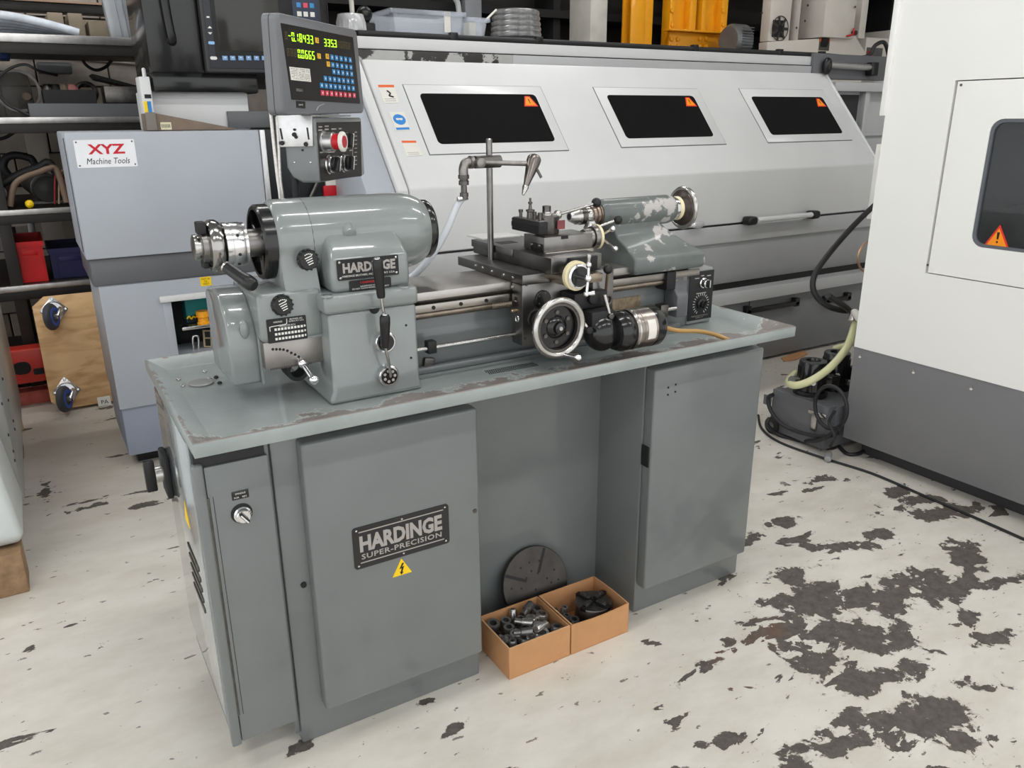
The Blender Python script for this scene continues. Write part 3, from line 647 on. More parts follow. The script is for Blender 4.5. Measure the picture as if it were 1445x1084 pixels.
def digits(s, c0, c1, h, m, dots=True):
    b = B(); n = sum(1 for ch in s if ch != '.'); i = 0
    xd = (Cpx(*c1)-Cpx(*c0)); step = xd/n; wdg = step*.62; hh = Z*h; t_ = step.length*.13; xu = xd.normalized(); tz = t_*.6
    for ch in s:
        base = Cpx(*c0)+step*(i+.15)
        if ch == '.':
            b.frame(Cpx(*c0)+step*i-xu*t_*.3-hh*.5, xu*t_, Z*tz*1.3, ND*.0004); continue
        sg = {'a': (base+hh*.5-Z*tz, wdg, Z*tz), 'd': (base-hh*.5, wdg, Z*tz), 'g': (base-Z*tz*.5, wdg, Z*tz), 'f': (base+Z*t_*.6, xu*t_, hh*.5-Z*t_*1.2), 'e': (base-hh*.5+Z*t_*.6, xu*t_, hh*.5-Z*t_*1.2),
              'b': (base+wdg-xu*t_+Z*t_*.6, xu*t_, hh*.5-Z*t_*1.2), 'c': (base+wdg-xu*t_-hh*.5+Z*t_*.6, xu*t_, hh*.5-Z*t_*1.2)}
        for k_ in SEG[ch]: b.frame(*sg[k_], ND*.0004)
        i += 1
    b.o('digit_display', m, dro, smooth=0)
digits('8', (212, 268), (245, 274), .0155, DIM); digits('-', (245, 272), (278, 277), .0155, GRN)
digits('0.18433', (276, 282), (492, 316), .0175, GRN)
digits('888', (232, 428), (330, 440), .0155, DIM); digits('0.0665', (336, 444), (506, 466), .0175, GRN)
digits('335.3', (588, 338), (716, 352), .0165, GRN); digits('88888', (716, 352), (845, 376), .0155, DIM)
def key(cx, cy, m, w_=.0108, h_=.0115, ch=None):
    c_ = Cpx(cx, cy); k_ = B().frame(c_-WD*w_/2*1.6-Z*h_/2, WD*w_*1.6, Z*h_, ND*.0012).o('key', m, dro)
    if ch in ('X', 'Y'): text('lettering', ch, BPRINT, k_, c_+ND*.0013, WD, Z, h_*.55)
    else: B().frame(c_-WD*w_*.22-Z*h_*.2+ND*.0012, WD*w_*.44, Z*h_*.4, ND*.0003).o('key_print', WPRINT, k_, smooth=0)
AMB = mat('amber_key', rgb(235, 180, 60), .45, var=.05)
KB = mat('blue_key', rgb(60, 135, 190), .45, var=.05); KR = mat('red_key', rgb(215, 75, 95), .45, var=.05)
key(521, 318, AMB, ch='X'); key(541, 468, AMB, ch='Y')
rows = [((665, 480), (838, 506), '789+-', KB), ((672, 552), (845, 577), '456x/', KB), ((683, 618), (852, 640), '1230.', KB), ((602, 682), (860, 712), 'abcdefg', KB), ((566, 748), (868, 778), 'hikmnprs', KB), ((575, 820), (877, 845), 'tuvwxyz=', KR)]
for (a0, a1), (b0, b1), chs, m_ in rows:
    for i, ch in enumerate(chs): f_ = i/(len(chs)-1); key(lerp(a0, b0, f_), lerp(a1, b1, f_), m_, ch=ch if m_ is KR or chs[0] in '741' else None)
key(620, 471, AMB, ch='X'); key(630, 545, AMB, ch='Y')
q = [Cpx(258, 570), Cpx(452, 591), Cpx(467, 716), Cpx(275, 696)]
ls_ = B().prism(q, ND*.0006).o('data_label', PAPER, dro)
b = B()
random.seed(3)
for r in range(7):
    for c_ in range(12):
        if random.random() < .7: p = quad_pt(q, .06+.075*c_, .10+.125*r)+ND*.0007; b.frame(p, WD*.005*random.uniform(.4, 1.2), -Z*.0009, ND*.0002)
b.o('label_print', BPRINT, ls_, smooth=0, kind='stuff')
text('lettering', 'DRO33-2', SPRINT, dro, Cpx(355, 793), WD, Z, .0055, .030)
lg = B().prism([DF(370+a_/6.773, 10+c_/6.773, .0002) for a_, c_ in ((322, 896), (410, 903), (412, 970), (326, 962))], ND*.0006).o('maker_badge', BLACKM, dro)
text('lettering', '(easson)', WPRINT, lg, DF(370+368/6.773, 10+934/6.773, .0009), WD, Z, .0055, .020)
B().tube([DF(370+a_/6.773, 10+c_/6.773, .0005) for a_, c_ in ((520, 988), (540, 950), (590, 926))], .0008, 6).o('swoosh_mark', ALU, dro)
# ---- saddle, apron, cross slide
SAD = mat('saddle_steel', (.21, .203, .195, 1), .33, 1, var=.12, scale=25)
sad = B().box(.838, 1.10, .147, .50, 1.1035, 1.128).o('saddle', SAD, lathe, .0015)
apr = B().box(.838, 1.098, .149, .200, .944, 1.103).o('apron', SAD, lathe, .0025)
for px, py in ((671, 375), (681, 378), (694, 383), (711, 388), (723.5, 392), (723.5, 405)):
    p = P(px, py, x=.838); p.z = max(min(p.z, 1.12), 1.0); B().lathe(p, -X, [(0, .0045), (.003, .004)], 10).o('gib_screw', BRIGHT, sad)
p = P(728, 425, x=.838); tg = B().cbox(p, .001, .014, .022).o('apron_tag', BLACKM, apr); B().cbox(p-X*.0007, .0006, .010, .002).o('tag_line', SPRINT, tg)
p = P(728, 438, x=.838); B().lathe(p, -X, [(0, .005), (.012, .005), (.014, .003)], 10).o('drain_cock', mat('brass', (.55, .42, .25, 1), .3, 1), apr)
p = P(730, 450, x=.838); B().torus(p-X*.001, X, .0075, .0022, 20, 8).o('sight_glass', CHROME, apr)
for px, py in ((743, 402), (741, 478)): p = P(px, py, y=.149); B().lathe(p, -Y, [(0, .004), (.0015, .0035)], 10).o('apron_screw', DSTEEL, apr)
p = P(765, 422, y=.149); k = B().lathe(p, -Y, [(0, .0235), (.006, .0235), (.008, .022)], 28).o('apron_disc', BLACK, lathe)
for i in range(5): a = i*1.256; B().lathe(p-Y*.008+V((math.cos(a), 0, math.sin(a)))*.017, -Y, [(0, .0025), (.001, .002)], 8).o('disc_screw', DSTEEL, k)
p = P(757, 450, y=.149); B().lathe(p, -Y, [(0, .029), (.006, .029), (.008, .026)], 8).o('handwheel_flange', BLACK, lathe)
# carriage handwheel
HC = P(789, 463, y=.050)
B().cyl((HC.x-.0, .149, HC.z), (HC.x, .06, HC.z), .013, n=20).o('handwheel_shaft', DSTEEL, lathe)
B().lathe((HC.x, .145, HC.z), -Y, [(0, .026), (.015, .026), (.016, .021), (.05, .021), (.052, .024), (.07, .024)], 30).o('handwheel_dial', BLACK, lathe)
hw = B().torus(HC, Y, .0695, .0085, 56, 14).o('carriage_handwheel', BRIGHT, lathe)
B().ring(HC, Y, [(-.001, .056), (.008, .054), (.008, .063), (-.001, .063)], 48).o('inner_rim', DSTEEL, hw)
web = B().lathe(HC+Y*.012, Y, [(0, .058), (.004, .060)], 40).o('wheel_web', BLACK, hw)
B().lathe(HC+Y*.012, -Y, [(0, .03), (.004, .028), (.010, .016), (.018, .014), (.02, .010)], 30).o('wheel_hub', BLACK, hw)
B().lathe(HC-Y*.007, -Y, [(0, .006), (.003, .005)], 14).o('hub_screw', BRIGHT, hw)
for i in range(6): a = .5+i*1.047; B().lathe(HC+Y*.012+V((math.cos(a), 0, math.sin(a)))*.038, -Y, [(0, .006), (.003, .0055)], 10).o('web_boss', DSTEEL, hw)
kp = HC+V((.012, 0, -.069)); kd = V((.45, -1, -.05)).normalized()
hd = B().lathe(kp, kd, [(0, .006), (.012, .0045), (.026, .0055), (.038, .0085), (.046, .009), (.052, .006), (.054, .002)], 18).o('crank_handle', CHROME, hw)
# cross slide
XS0, XS1 = .905, 1.062
b = B(); b.box(XS0, XS1, .118, .53, 1.1285, 1.168)
cs = b.o('cross_slide', SAD, lathe, .0015)
B().box(XS0-.006, XS0, .30, .53, 1.148, 1.168).o('cross_slide_strip', SAD, cs, .001)
B().box(XS0+.02, XS0+.075, .40, .44, 1.1675, 1.1686).o('clamp_slot', BPRINT, cs, 0)
B().box(.92, 1.05, .50, .60, 1.166, 1.172).o('chip_guard', mat('guard_white', rgb(205, 205, 203), .4), lathe, .001)
gb_ = B().box(.955, 1.04, .105, .1179, 1.128, 1.166).o('slide_end_cap', BLACKM, lathe, .002)
for px, py in ((783, 375), (795, 374), (784, 383), (812, 371)): p = P(px, py, y=.105); p.x = max(.96, min(1.035, p.x)); p.z = max(1.132, min(1.162, p.z)); B().lathe(p, -Y, [(0, .004), (.003, .0035)], 10).o('cap_bolt', BRIGHT, gb_)
B().box(.92, 1.035, .075, .149, 1.104, 1.127).o('screw_bracket', mat('bronze_steel', (.36, .30, .23, 1), .35, 1, var=.15), lathe, .003)
DC = P(820, 391, y=.045)
B().cyl((DC.x, .149, DC.z), (DC.x, .06, DC.z), .015, n=18).o('cross_screw', DSTEEL, lathe)
B().lathe((DC.x, .085, DC.z), -Y, [(0, .030), (.010, .034), (.012, .036)], 40).o('dial_backing', BLACK, lathe)
B().lathe((DC.x, .073, DC.z), -Y, [(0, .037), (.012, .037), (.013, .034)], 44).o('graduated_dial', IVORY, lathe)
B().lathe((DC.x, .060, DC.z), -Y, [(0, .032), (.008, .032), (.010, .028)], 40).o('dial_rim', CHROME, lathe)
B().lathe((DC.x, .050, DC.z), -Y, [(0, .026), (.004, .025)], 36).o('dial_cap', BLACK, lathe)
ck = B().cyl((DC.x, .046, DC.z), (DC.x, .022, DC.z), .006, n=12).o('ball_crank', CHROME, lathe)
B().sph((DC.x+.003, .02, DC.z), .0095, 16).o('crank_centre', CHROME, ck)
t1 = V((DC.x+.004, .02, DC.z+.033)); t2 = V((DC.x-.001, .02, DC.z-.038))
B().cyl((DC.x+.003, .02, DC.z), t1, .0038, n=10).o('crank_arm', CHROME, ck); B().cyl((DC.x+.003, .02, DC.z), t2, .0038, n=10).o('crank_arm', CHROME, ck)
B().sph(t1, .0075, 14).o('crank_ball', CHROME, ck); B().sph(t2, .0075, 14).o('crank_ball', CHROME, ck)
B().lathe(t1, Z, [(0, .004), (.012, .0035), (.022, .006), (.026, .005)], 12).o('crank_grip', BRIGHT, ck)
B().cyl(t2, t2+V((.018, -.008, .002)), .004, .0065, 12).o('crank_grip', CHROME, ck)
# right column of the carriage with feed levers
B().box(1.03, 1.098, .11, .149, .99, 1.127).o('feed_column', SAD, lathe, .003)
p = P(858, 380, y=.07); p2 = P(854, 420, y=.10)
k = B().cyl(p2, p, .004, n=10).o('feed_lever', mat('rusty_rod', rgb(120, 95, 75), .4, .6), lathe); B().sph(p, .0125, 18).o('lever_ball', BLACKP, k)
p = P(857, 424, y=.109); B().torus(p, Y, .012, .003, 24, 8).o('column_ring', DSTEEL, lathe)
fb = B().box(.955, 1.06, .085, .149, 1.035, 1.078).o('feed_block', BLACKM, lathe, .004)
p = P(838, 420, y=.08); B().lathe(p+Y*.005, -Y, [(0, .018), (.012, .018), (.014, .015)], 24).o('feed_knob', BLACKM, fb)
p0 = P(853, 416, y=.06); p1 = P(861, 446, y=.05)
k = B().cyl(p0, p1, .0055, .004, 12).o('motor_lever', BRIGHT, lathe); B().lathe(p1+Y*.008, -Y, [(0, .009), (.014, .009), (.016, .007)], 6).o('lever_nut', DSTEEL, k)
p0 = P(822, 452, y=.06); p1 = P(831, 466, y=.04)
k = B().cyl(p0, p1, .004, .0035, 10).o('clutch_lever', BRIGHT, lathe); B().lathe(p1+Y*.006, -Y, [(0, .009), (.012, .009), (.013, .006)], 16).o('lever_knob', BLACKM, k)
# feed motor
MC = V((1.06, .055, .972))
gbx = B().sph(MC+V((-.03, .015, .0)), .05, 28, (.95, .9, 1.0)).o('feed_gearbox', BLACK, lathe)
B().box(.985, 1.06, .05, .149, .99, 1.034).o('gearbox_bracket', BLACKM, lathe, .008)
mt = B().lathe(MC, X, [(-.01, .028), (-.004, .047), (.012, .054), (.03, .054), (.034, .051), (.040, .051)], 44).o('feed_motor', BLACK, lathe)
B().lathe(MC, X, [(.040, .0535), (.062, .0535), (.0625, .0525), (.064, .0525), (.0645, .0535), (.108, .0535)], 44).o('motor_sleeve', mat('motor_steel', (.36, .32, .29, 1), .3, 1, var=.25, scale=20, wear=.62, wearcol=(.03, .03, .03, 1), wearscale=25), mt)
B().ring(MC, X, [(.046, .0530), (.050, .0545), (.052, .0545), (.054, .0530)], 44).o('motor_band', BRIGHT, mt)
B().lathe(MC, X, [(.108, .0545), (.132, .0545), (.140, .049), (.144, .03)], 44).o('motor_end', BLACK, mt)
b = B(); rr = .0540
def mlab(xo, a, r=rr): return MC+V((xo, -r*math.cos(a), r*math.sin(a)))
b.loft([[mlab(.074, math.radians(-22+7*i)), mlab(.100, math.radians(-22+7*i)), mlab(.100, math.radians(-22+7*i), .0530), mlab(.074, math.radians(-22+7*i), .0530)] for i in range(9)])
b.o('motor_label', PAPER, mt)
gl = B().cyl(MC+V((.143, 0, -.004)), MC+V((.156, 0, -.004)), .010, n=16).o('cable_gland', DSTEEL, mt)
cbp = [MC+V((.154, 0, -.004)), P(955, 466.5, y=.055), P(985, 467.5, y=.062), P(1008, 472, y=.07), P(1026, 479, z=.893), P(1034, 483, z=.888)]
B().tube(cbp, .0065, 12).o('motor_cable', HOSET, lathe)
# red-brown spec plate on the bed
p = P(882, 430, y=.2515); BP = B().frame((p.x-.055, .2505, p.z-.02), V((.11, 0, 0)), V((0, -.0015, 0)), V((0, 0, .042))).o('data_plate', mat('old_brass_plate', (.28, .22, .15, 1), .45, .8, var=.3, scale=60), lathe)
# ---- compound slide and tool post
CX0, CX1 = .937, 1.092
cmp_ = B().box(CX0, CX1, .200, .300, 1.1685, 1.208).o('compound_slide', STEEL, lathe, .0015)
B().box(CX0, CX1-.003, .190, .2000, 1.157, 1.170).o('compound_rail', mat('rail_bright', (.5, .46, .42, 1), .25, 1, var=.1), cmp_, .002)
B().box(CX0-.0008, CX0, .205, .265, 1.17, 1.19).o('compound_end', BLACK, cmp_)
for px, py in ((750.5, 344.5), (761, 346.5)): p = P(px, py, x=CX0-.001); B().lathe(p, -X, [(0, .004), (.002, .0035)], 10).o('end_screw', BRIGHT, cmp_)
B().box(.99, 1.012, .199, .2005, 1.2, 1.2085).o('compound_notch', BPRINT, cmp_)
cy, cz = .245, 1.190
B().lathe((CX1, cy, cz), X, [(0, .022), (.006, .024), (.026, .024), (.028, .022)], 36).o('compound_bush', STEEL, lathe)
cdial = B().lathe((CX1+.028, cy, cz), X, [(0, .029), (.008, .031), (.010, .033), (.013, .033)], 40).o('compound_dial', STEEL, lathe)
B().lathe((CX1+.041, cy, cz), X, [(0, .034), (.008, .034), (.009, .031)], 40).o('dial_ring', IVORY, cdial)
p = P(864, 323, y=.2); B().cyl((CX1+.05, cy, cz), (CX1+.06, cy, cz), .012, n=16).o('crank_hub', CHROME, cdial)
for px, py in ((864.5, 323), (868, 351)):
    e = P(px, py, x=CX1+.06); B().cyl((CX1+.057, cy, cz), e, .004, n=10).o('crank_arm', CHROME, cdial); B().sph(e, .0085, 14).o('crank_ball', CHROME, cdial)
# lever standing behind the compound
p0 = P(834, 322, y=.27); B().lathe(V((p0.x, .27, 1.2085)), Z, [(0, .022), (.006, .021), (.014, .015), (.022, .014), (.026, .009)], 28).o('clamp_boss', BRIGHT, lathe)
a_ = P(842, 321, y=.25); c_ = P(866, 312, y=.235); k = B().cyl(a_, c_, .0042, n=12).o('clamp_lever', BRIGHT, lathe); B().sph(P(872, 310.5, y=.232), .0125, 18).o('lever_ball', BLACKP, k)
# tool post
TPX, TPY = .985, .262
tp = B().lathe((TPX, TPY, 1.2085), Z, [(0, .034), (.046, .034), (.048, .031)], 8).o('tool_post', DSTEEL, lathe, .0015)
B().box(TPX+.012, TPX+.0355, TPY-.035, TPY-.0315, 1.222, 1.245).o('tool_post_label', mat('label_red', rgb(128, 66, 66), .5, var=.3), tp)
hz = P(769, 300, y=TPY).z
B().lathe((TPX, TPY, 1.2565), Z, [(0, .016), (.004, .016), (.006, .012), (.010, .012)], 24).o('post_washer', BRIGHT, tp)
B().lathe((TPX, TPY, 1.2665), Z, [(0, .0115), (.014, .0115), (.015, .010)], 6).o('post_nut', DSTEEL, tp)
th = B().box(TPX-.064, TPX-.036, TPY-.062, TPY+.075, 1.216, 1.248).o('tool_holder', BLACKM, lathe, .002)
B().box(TPX-.0645, TPX-.052, TPY-.0625, TPY+.0755, 1.226, 1.238).o('holder_slot', BPRINT, th)
B().box(TPX-.038, TPX-.030, TPY-.02, TPY+.02, 1.214, 1.25).o('holder_dovetail', DSTEEL, th, .001)
B().box(TPX-.062, TPX-.040, TPY-.058, TPY+.07, 1.248, 1.2505).o('holder_top', STEEL, th, .0005)
for i, dy in enumerate((-.045, -.018, .05)): B().lathe((TPX-.05, TPY+dy, 1.2505), Z, [(0, .0045), (.012, .0045), (.013, .0062), (.02, .0062)], 8).o('holder_screw', DSTEEL, th)
sx, sy = TPX-.042, TPY+.015
B().lathe((sx, sy, 1.2505), Z, [(0, .010), (.016, .009), (.018, .012), (.022, .012), (.023, .005), (.036, .0035), (.038, .006), (.042, .006), (.043, .003), (.052, .003)], 16).o('height_stud', DSTEEL, th)
bp_ = P(787, 303, y=TPY); B().sph(bp_, .0125, 18).o('lever_hub', BRIGHT, tp); B().cyl(V((TPX+.006, TPY, bp_.z-.006)), bp_, .008, n=12).o('lever_neck', BRIGHT, tp)
e_ = P(836, 288, y=TPY-.005); B().cyl(bp_, e_, .0045, .004, 12).o('post_lever', BRIGHT, tp); B().sph(P(841.5, 286, y=TPY-.005), .0135, 20).o('lever_ball', BLACKP, tp)
# ---- coolant stand
ry = .40; r0 = P(692, 350, y=ry); RTOP = P(690, 197, y=ry)
cst = B().cyl((RTOP.x, ry, 1.128), (RTOP.x, ry, RTOP.z), .0085, n=18).o('coolant_post', STEEL, lathe)
B().cyl((RTOP.x, ry, RTOP.z), (RTOP.x, ry, RTOP.z+.003), .0085, .006, 18).o('post_tip', BRIGHT, cst)
PIPE = mat('galvanised', (.28, .265, .25, 1), .35, .9, var=.2, scale=40)
cl0 = P(691, 228, y=ry-.016)
B().cyl(P(670, 229, y=ry-.01), P(705, 227.5, y=ry-.01), .0165, n=20).o('pipe_clamp', DSTEEL, cst)
arm = B().cyl(P(662, 229, y=ry-.022), P(748, 231, y=ry-.022), .0068, n=16).o('coolant_arm', PIPE, lathe)
B().lathe(P(676, 230, y=ry-.04), -Y, [(0, .013), (.014, .013), (.016, .010)], 20).o('clamp_screw', STEEL, arm)
e1 = P(660, 229, y=ry-.022); e2 = P(655, 240, y=ry-.022)
B().tube([e1+V((.008, 0, 0)), e1+V((-.006, 0, -.002)), e2+V((-.002, 0, .004)), e2+V((-.002, 0, -.012))], .0125, 16).o('pipe_elbow', PIPE, arm)
B().cyl(P(667, 229, y=ry-.022), P(662.5, 229, y=ry-.022), .0165, n=18).o('elbow_collar', PIPE, arm)
x_, y_ = e2.x-.002, ry-.022; z_ = e2.z-.012
B().lathe((x_, y_, z_), -Z, [(0, .0145), (.010, .0145), (.011, .011), (.014, .011), (.015, .0135), (.026, .0135), (.027, .008), (.045, .008), (.046, .0115), (.062, .012)], 16).o('hose_fitting', DSTEEL, arm)
B().cyl((x_-.02, y_, z_-.062), (x_+.008, y_-.004, z_-.058), .0065, n=12).o('hose_clip', ALU, arm)
hp = [V((x_, y_, z_-.056)), P(645, 290, y=ry-.01), P(630, 325, y=ry+.0), P(612, 357, y=ry+.02), P(590, 383, y=.45), P(570, 398, y=.47), V((.60, .50, 1.05)), V((.58, .50, .89))]
B().tube(hp, .0095, 14).o('coolant_hose', HOSEW, lathe)
# nozzle
n0 = P(754, 224, y=ry-.022); n1 = P(742, 263, y=ry-.05); n2 = P(738, 275, y=ry-.055)
nz = B().lathe(n0, n1-n0, [(-.006, .016), (0, .0195), (.012, .0195), ((n1-n0).length, .0075)], 22).o('coolant_nozzle', mat('nozzle_bronze', (.2, .18, .165, 1), .3, 1, var=.2), lathe)
B().lathe(n1, n2-n1, [(0, .009), (.004, .009), ((n2-n1).length, .0035)], 18).o('nozzle_tip', BRIGHT, nz)
B().cyl(P(756, 236, y=ry-.04), P(764, 251, y=ry-.05), .004, n=10).o('nozzle_valve', DSTEEL, nz)
# ---- tailstock
tb = B().lathe((0, YS, ZS), X, [(1.182, .035), (1.19, .0405), (1.20, .042), (1.43, .042), (1.445, .039), (1.450, .036)], 40).o('tailstock_barrel', TAILP, lathe)
prt = lambda x0, x1, y0, y1, z: rect(x0, x1, y0, y1, z)
b = B(); b.loft([rect(1.235, 1.492, .188, .43, 1.079), rect(1.228, 1.50, .184, .434, 1.092), rect(1.232, 1.496, .186, .43, 1.124), rect(1.235, 1.47, .215, .39, 1.142), rect(1.222, 1.43, .255, .345, 1.175), rect(1.215, 1.395, .270, .33, 1.205), rect(1.21, 1.40, .268, .332, 1.24)])
b.o('tailstock_base', TAILP, lathe, .008, 3)
B().lathe((0, YS, ZS), X, [(1.450, .031), (1.453, .0345), (1.460, .0345), (1.461, .032), (1.468, .032)], 40).o('tailstock_collar', CHROME, lathe)
B().lathe((0, YS, ZS), X, [(1.468, .033), (1.474, .035), (1.478, .035), (1.479, .031)], 40).o('tailstock_dial', IVORY, lathe)
tw = B().torus((1.502, YS, ZS), X, .056, .0075, 48, 12).o('tailstock_handwheel', BRIGHT, lathe)
B().lathe((1.480, YS, ZS), X, [(0, .030), (.006, .034), (.012, .050), (.020, .054), (.024, .052)], 44).o('wheel_web', mat('rusty_web', rgb(80, 72, 68), .35, .6, var=.3, scale=40), tw)
B().lathe((1.50, YS, ZS), X, [(0, .018), (.02, .014)], 20).o('wheel_hub', STEEL, tw)
B().cyl((1.505, YS, ZS-.055), (1.55, YS+.0, ZS-.055), .006, .008, 12).o('wheel_handle', CHROME, tw)
ch = B().lathe((0, YS, ZS), X, [(1.084, .010), (1.0845, .013), (1.104, .0215), (1.106, .023), (1.118, .023)], 32).o('drill_chuck', BRIGHT, lathe)
B().lathe((0, YS, ZS), X, [(1.0838, .0088), (1.087, .0088)], 20).o('chuck_bore', BPRINT, ch)
B().lathe((0, YS, ZS), X, [(1.118, .0242), (1.134, .0242)], 32).o('chuck_grip', DSTEEL, ch)
B().lathe((0, YS, ZS), X, [(1.134, .0225), (1.145, .024), (1.150, .024), (1.155, .022)], 32).o('chuck_collar', BRIGHT, ch)
B().lathe((0, YS, ZS), X, [(1.155, .0255), (1.165, .0255), (1.166, .029), (1.171, .029), (1.172, .027), (1.176, .027), (1.177, .031), (1.183, .031)], 36).o('quill', mat('rusty_quill', (.34, .27, .23, 1), .35, 1, var=.3, scale=30), lathe)
p = P(896, 296, y=.262); B().sph((p.x, .262, p.z), .006, 10, (1, .4, 1)).o('oiler', mat('rust', rgb(120, 78, 60), .6, var=.2), tb)
# ---- speed control box at the right end of the tray
q = [P(966.6, 382, y=.25), P(1002, 374, y=.25), P(1006, 450, y=.25), P(974, 457, y=.25)]
x0, x1 = q[0].x+.02, q[1].x+.018; zt1 = q[0].z; zb1 = .8875
sc = B().prism([(x0, .250, zb1), (x0, .252, zt1), (x0, .40, zt1+.002), (x0, .40, zb1)], (x1-x0, 0, 0)).o('speed_box', mat('light_edge_grey', rgb(138, 140, 140), .4, coat=.2, var=.05), lathe, .005, 3)
cx = (x0+x1)/2
sf = B().box(cx-.050, cx+.050, .2475, .2498, zb1+.012, zt1-.008).o('speed_face', BLACKM, lathe, .001)
p = V((cx+.006, .2472, zt1-.045))
k = B().lathe(p, -Y, [(0, .016), (.003, .016), (.005, .013), (.018, .013), (.02, .011)], 26).o('speed_switch', CHROME, lathe); B().cbox(p-Y*.022, .006, .008, .022).o('switch_blade', BLACKP, k, .001); B().cbox(p-Y*.0265+X*.004, .002, .002, .022).o('switch_pointer', WPRINT, k)
p = V((cx+.002, .2472, zb1+.062)); 
for i in range(20):
    a = math.radians(-60+300*i/19); B().cbox(p+V((math.cos(a), 0, math.sin(a)))*.030, .0075, .0006, .0014, Matrix.Rotation(-a, 3, 'Y')).o('dial_tick', WPRINT, sf)
k = B().lathe(p, -Y, [(0, .017), (.004, .017), (.008, .012), (.016, .012)], 24).o('speed_knob', BLACKP, lathe); B().cbox(p-Y*.018, .004, .008, .026, Matrix.Rotation(.7, 3, 'Y')).o('knob_blade', BLACKP, k, .001)
for a0, a1, dz in ((-.03, -.012, .030), (-.005, .008, .024), (.02, .036, .026), (-.02, .02, .078)): B().box(cx+a0, cx+a1, .2468, .2474, zt1-dz, zt1-dz+.003).o('print_line', SPRINT, sf, smooth=0)
text('lettering', 'HARDINGE BROTHERS INC.\nELMIRA, N.Y.', SPRINT, sf, (cx, .2474, zb1+.022), X, Z, .010, .07)
# end bracket carrying leadscrew and feed rod
B().prism([(1.40, .19, .935), (1.40, .19, 1.0), (1.40, .215, 1.03), (1.40, .215, 1.07), (1.40, .25, 1.07), (1.40, .25, .935)], (.045, 0, 0)).o('end_bracket', CNCD, lathe, .006)
B().box(1.365, 1.40, .2, .25, 1.02, 1.075).o('screw_bearing', BLACKM, lathe, .003)
# ================================================================ boxes of tooling on the floor
def carton(x0, x1, y0, y1, h, label, wav=0):
    t = thing('cardboard_box', ((x0+x1)/2, (y0+y1)/2, 0), label, 'box', 'open cartons of tooling')
    w = .004
    B().box(x0, x1, y0, y1, .0005, .004).o('box_base', CARD, t)
    for nm, (a, b_, c, d) in (('front', (x0, x1, y0, y0+w)), ('back', (x0, x1, y1-w, y1)), ('left', (x0, x0+w, y0+w, y1-w)), ('right', (x1-w, x1, y0+w, y1-w))):
        q = B()
        if wav and nm in ('front', 'right'):
            n = 10
            if nm == 'front': rings = [[V((lerp(a, b_, i/n), c, .004)), V((lerp(a, b_, i/n), d, .004)), V((lerp(a, b_, i/n), d, h-wav*math.sin(math.pi*i/n))), V((lerp(a, b_, i/n), c, h-wav*math.sin(math.pi*i/n)))] for i in range(n+1)]
            else: rings = [[V((a, lerp(c, d, i/n), .004)), V((b_, lerp(c, d, i/n), .004)), V((b_, lerp(c, d, i/n), h+wav*.6*math.sin(math.pi*i/n))), V((a, lerp(c, d, i/n), h+wav*.6*math.sin(math.pi*i/n)))] for i in range(n+1)]
            q.loft(rings)
        else: q.box(a, b_, c, d, .004, h)
        p = q.o('box_wall', CARD, t, .0006, 1)
        if nm in ('front', 'left') and not (wav and nm == 'front'): B().box(a, b_, c, d, h, h+.0006).o('cut_edge', CARDE, p)
    return t
c1 = carton(.744, .951, .072, .250, .103, 'open cardboard box full of steel collets in front of the kneehole')
c2 = carton(.9555, 1.168, .072, .250, .103, 'open cardboard box holding a lathe chuck in front of the kneehole', .006)
for i, (px, py) in enumerate(((788, 900), (788, 906), (788, 921))): p = P(px, py, y=.0715); B().cyl((p.x, .0722, p.z), (p.x, .0714, p.z), .0014, n=8).o('staple_mark', CARDE, c1)
# fill under the visible collets
CS = [mat('collet_dark', (.22, .215, .21, 1), .3, .8, var=.2), mat('collet_steel', (.45, .44, .42, 1), .24, .85, var=.15), mat('collet_bright', (.72, .7, .68, 1), .2, .85, var=.12)]
def collet_mesh(k):
    b = B(); R = (.0185, .0165, .020, .014)[k]
    prof = [(0, R*.72), (.0, R*.8), (.022, R*.8), (.026, R), (.038, R), (.041, R*.92), (.041, R*.55), (.020, R*.5)] if k != 3 else [(0, .009), (.02, .009), (.022, .0125), (.05, .0125), (.054, .0105), (.054, .006), (.03, .006)]
    b.lathe((0, 0, 0), Z, prof, 20); bmesh.ops.recalc_face_normals(b.bm, faces=b.bm.faces)
    me = bpy.data.meshes.new('collet'); b.bm.to_mesh(me); b.bm.free(); me.shade_smooth(); me.set_sharp_from_angle(angle=.6); return me
CM = [[collet_mesh(k) for k in range(4)] for m in range(3)]
for mi in range(3):
    for k in range(4): CM[mi][k].materials.append(CS[mi])
random.seed(11); nC = 0
names = {0: 'blackened', 1: 'plain steel', 2: 'bright polished'}
spots = [(0, .774+i*.037, .101+j*.040) for j in range(4) for i in range(5) if not (0 < i < 4 and 0 < j < 3)]+[(1, .774+i*.037, .101+j*.040) for j in range(4) for i in range(5)]+[(2, .80, .14), (2, .87, .20), (2, .90, .125), (2, .83, .185)]
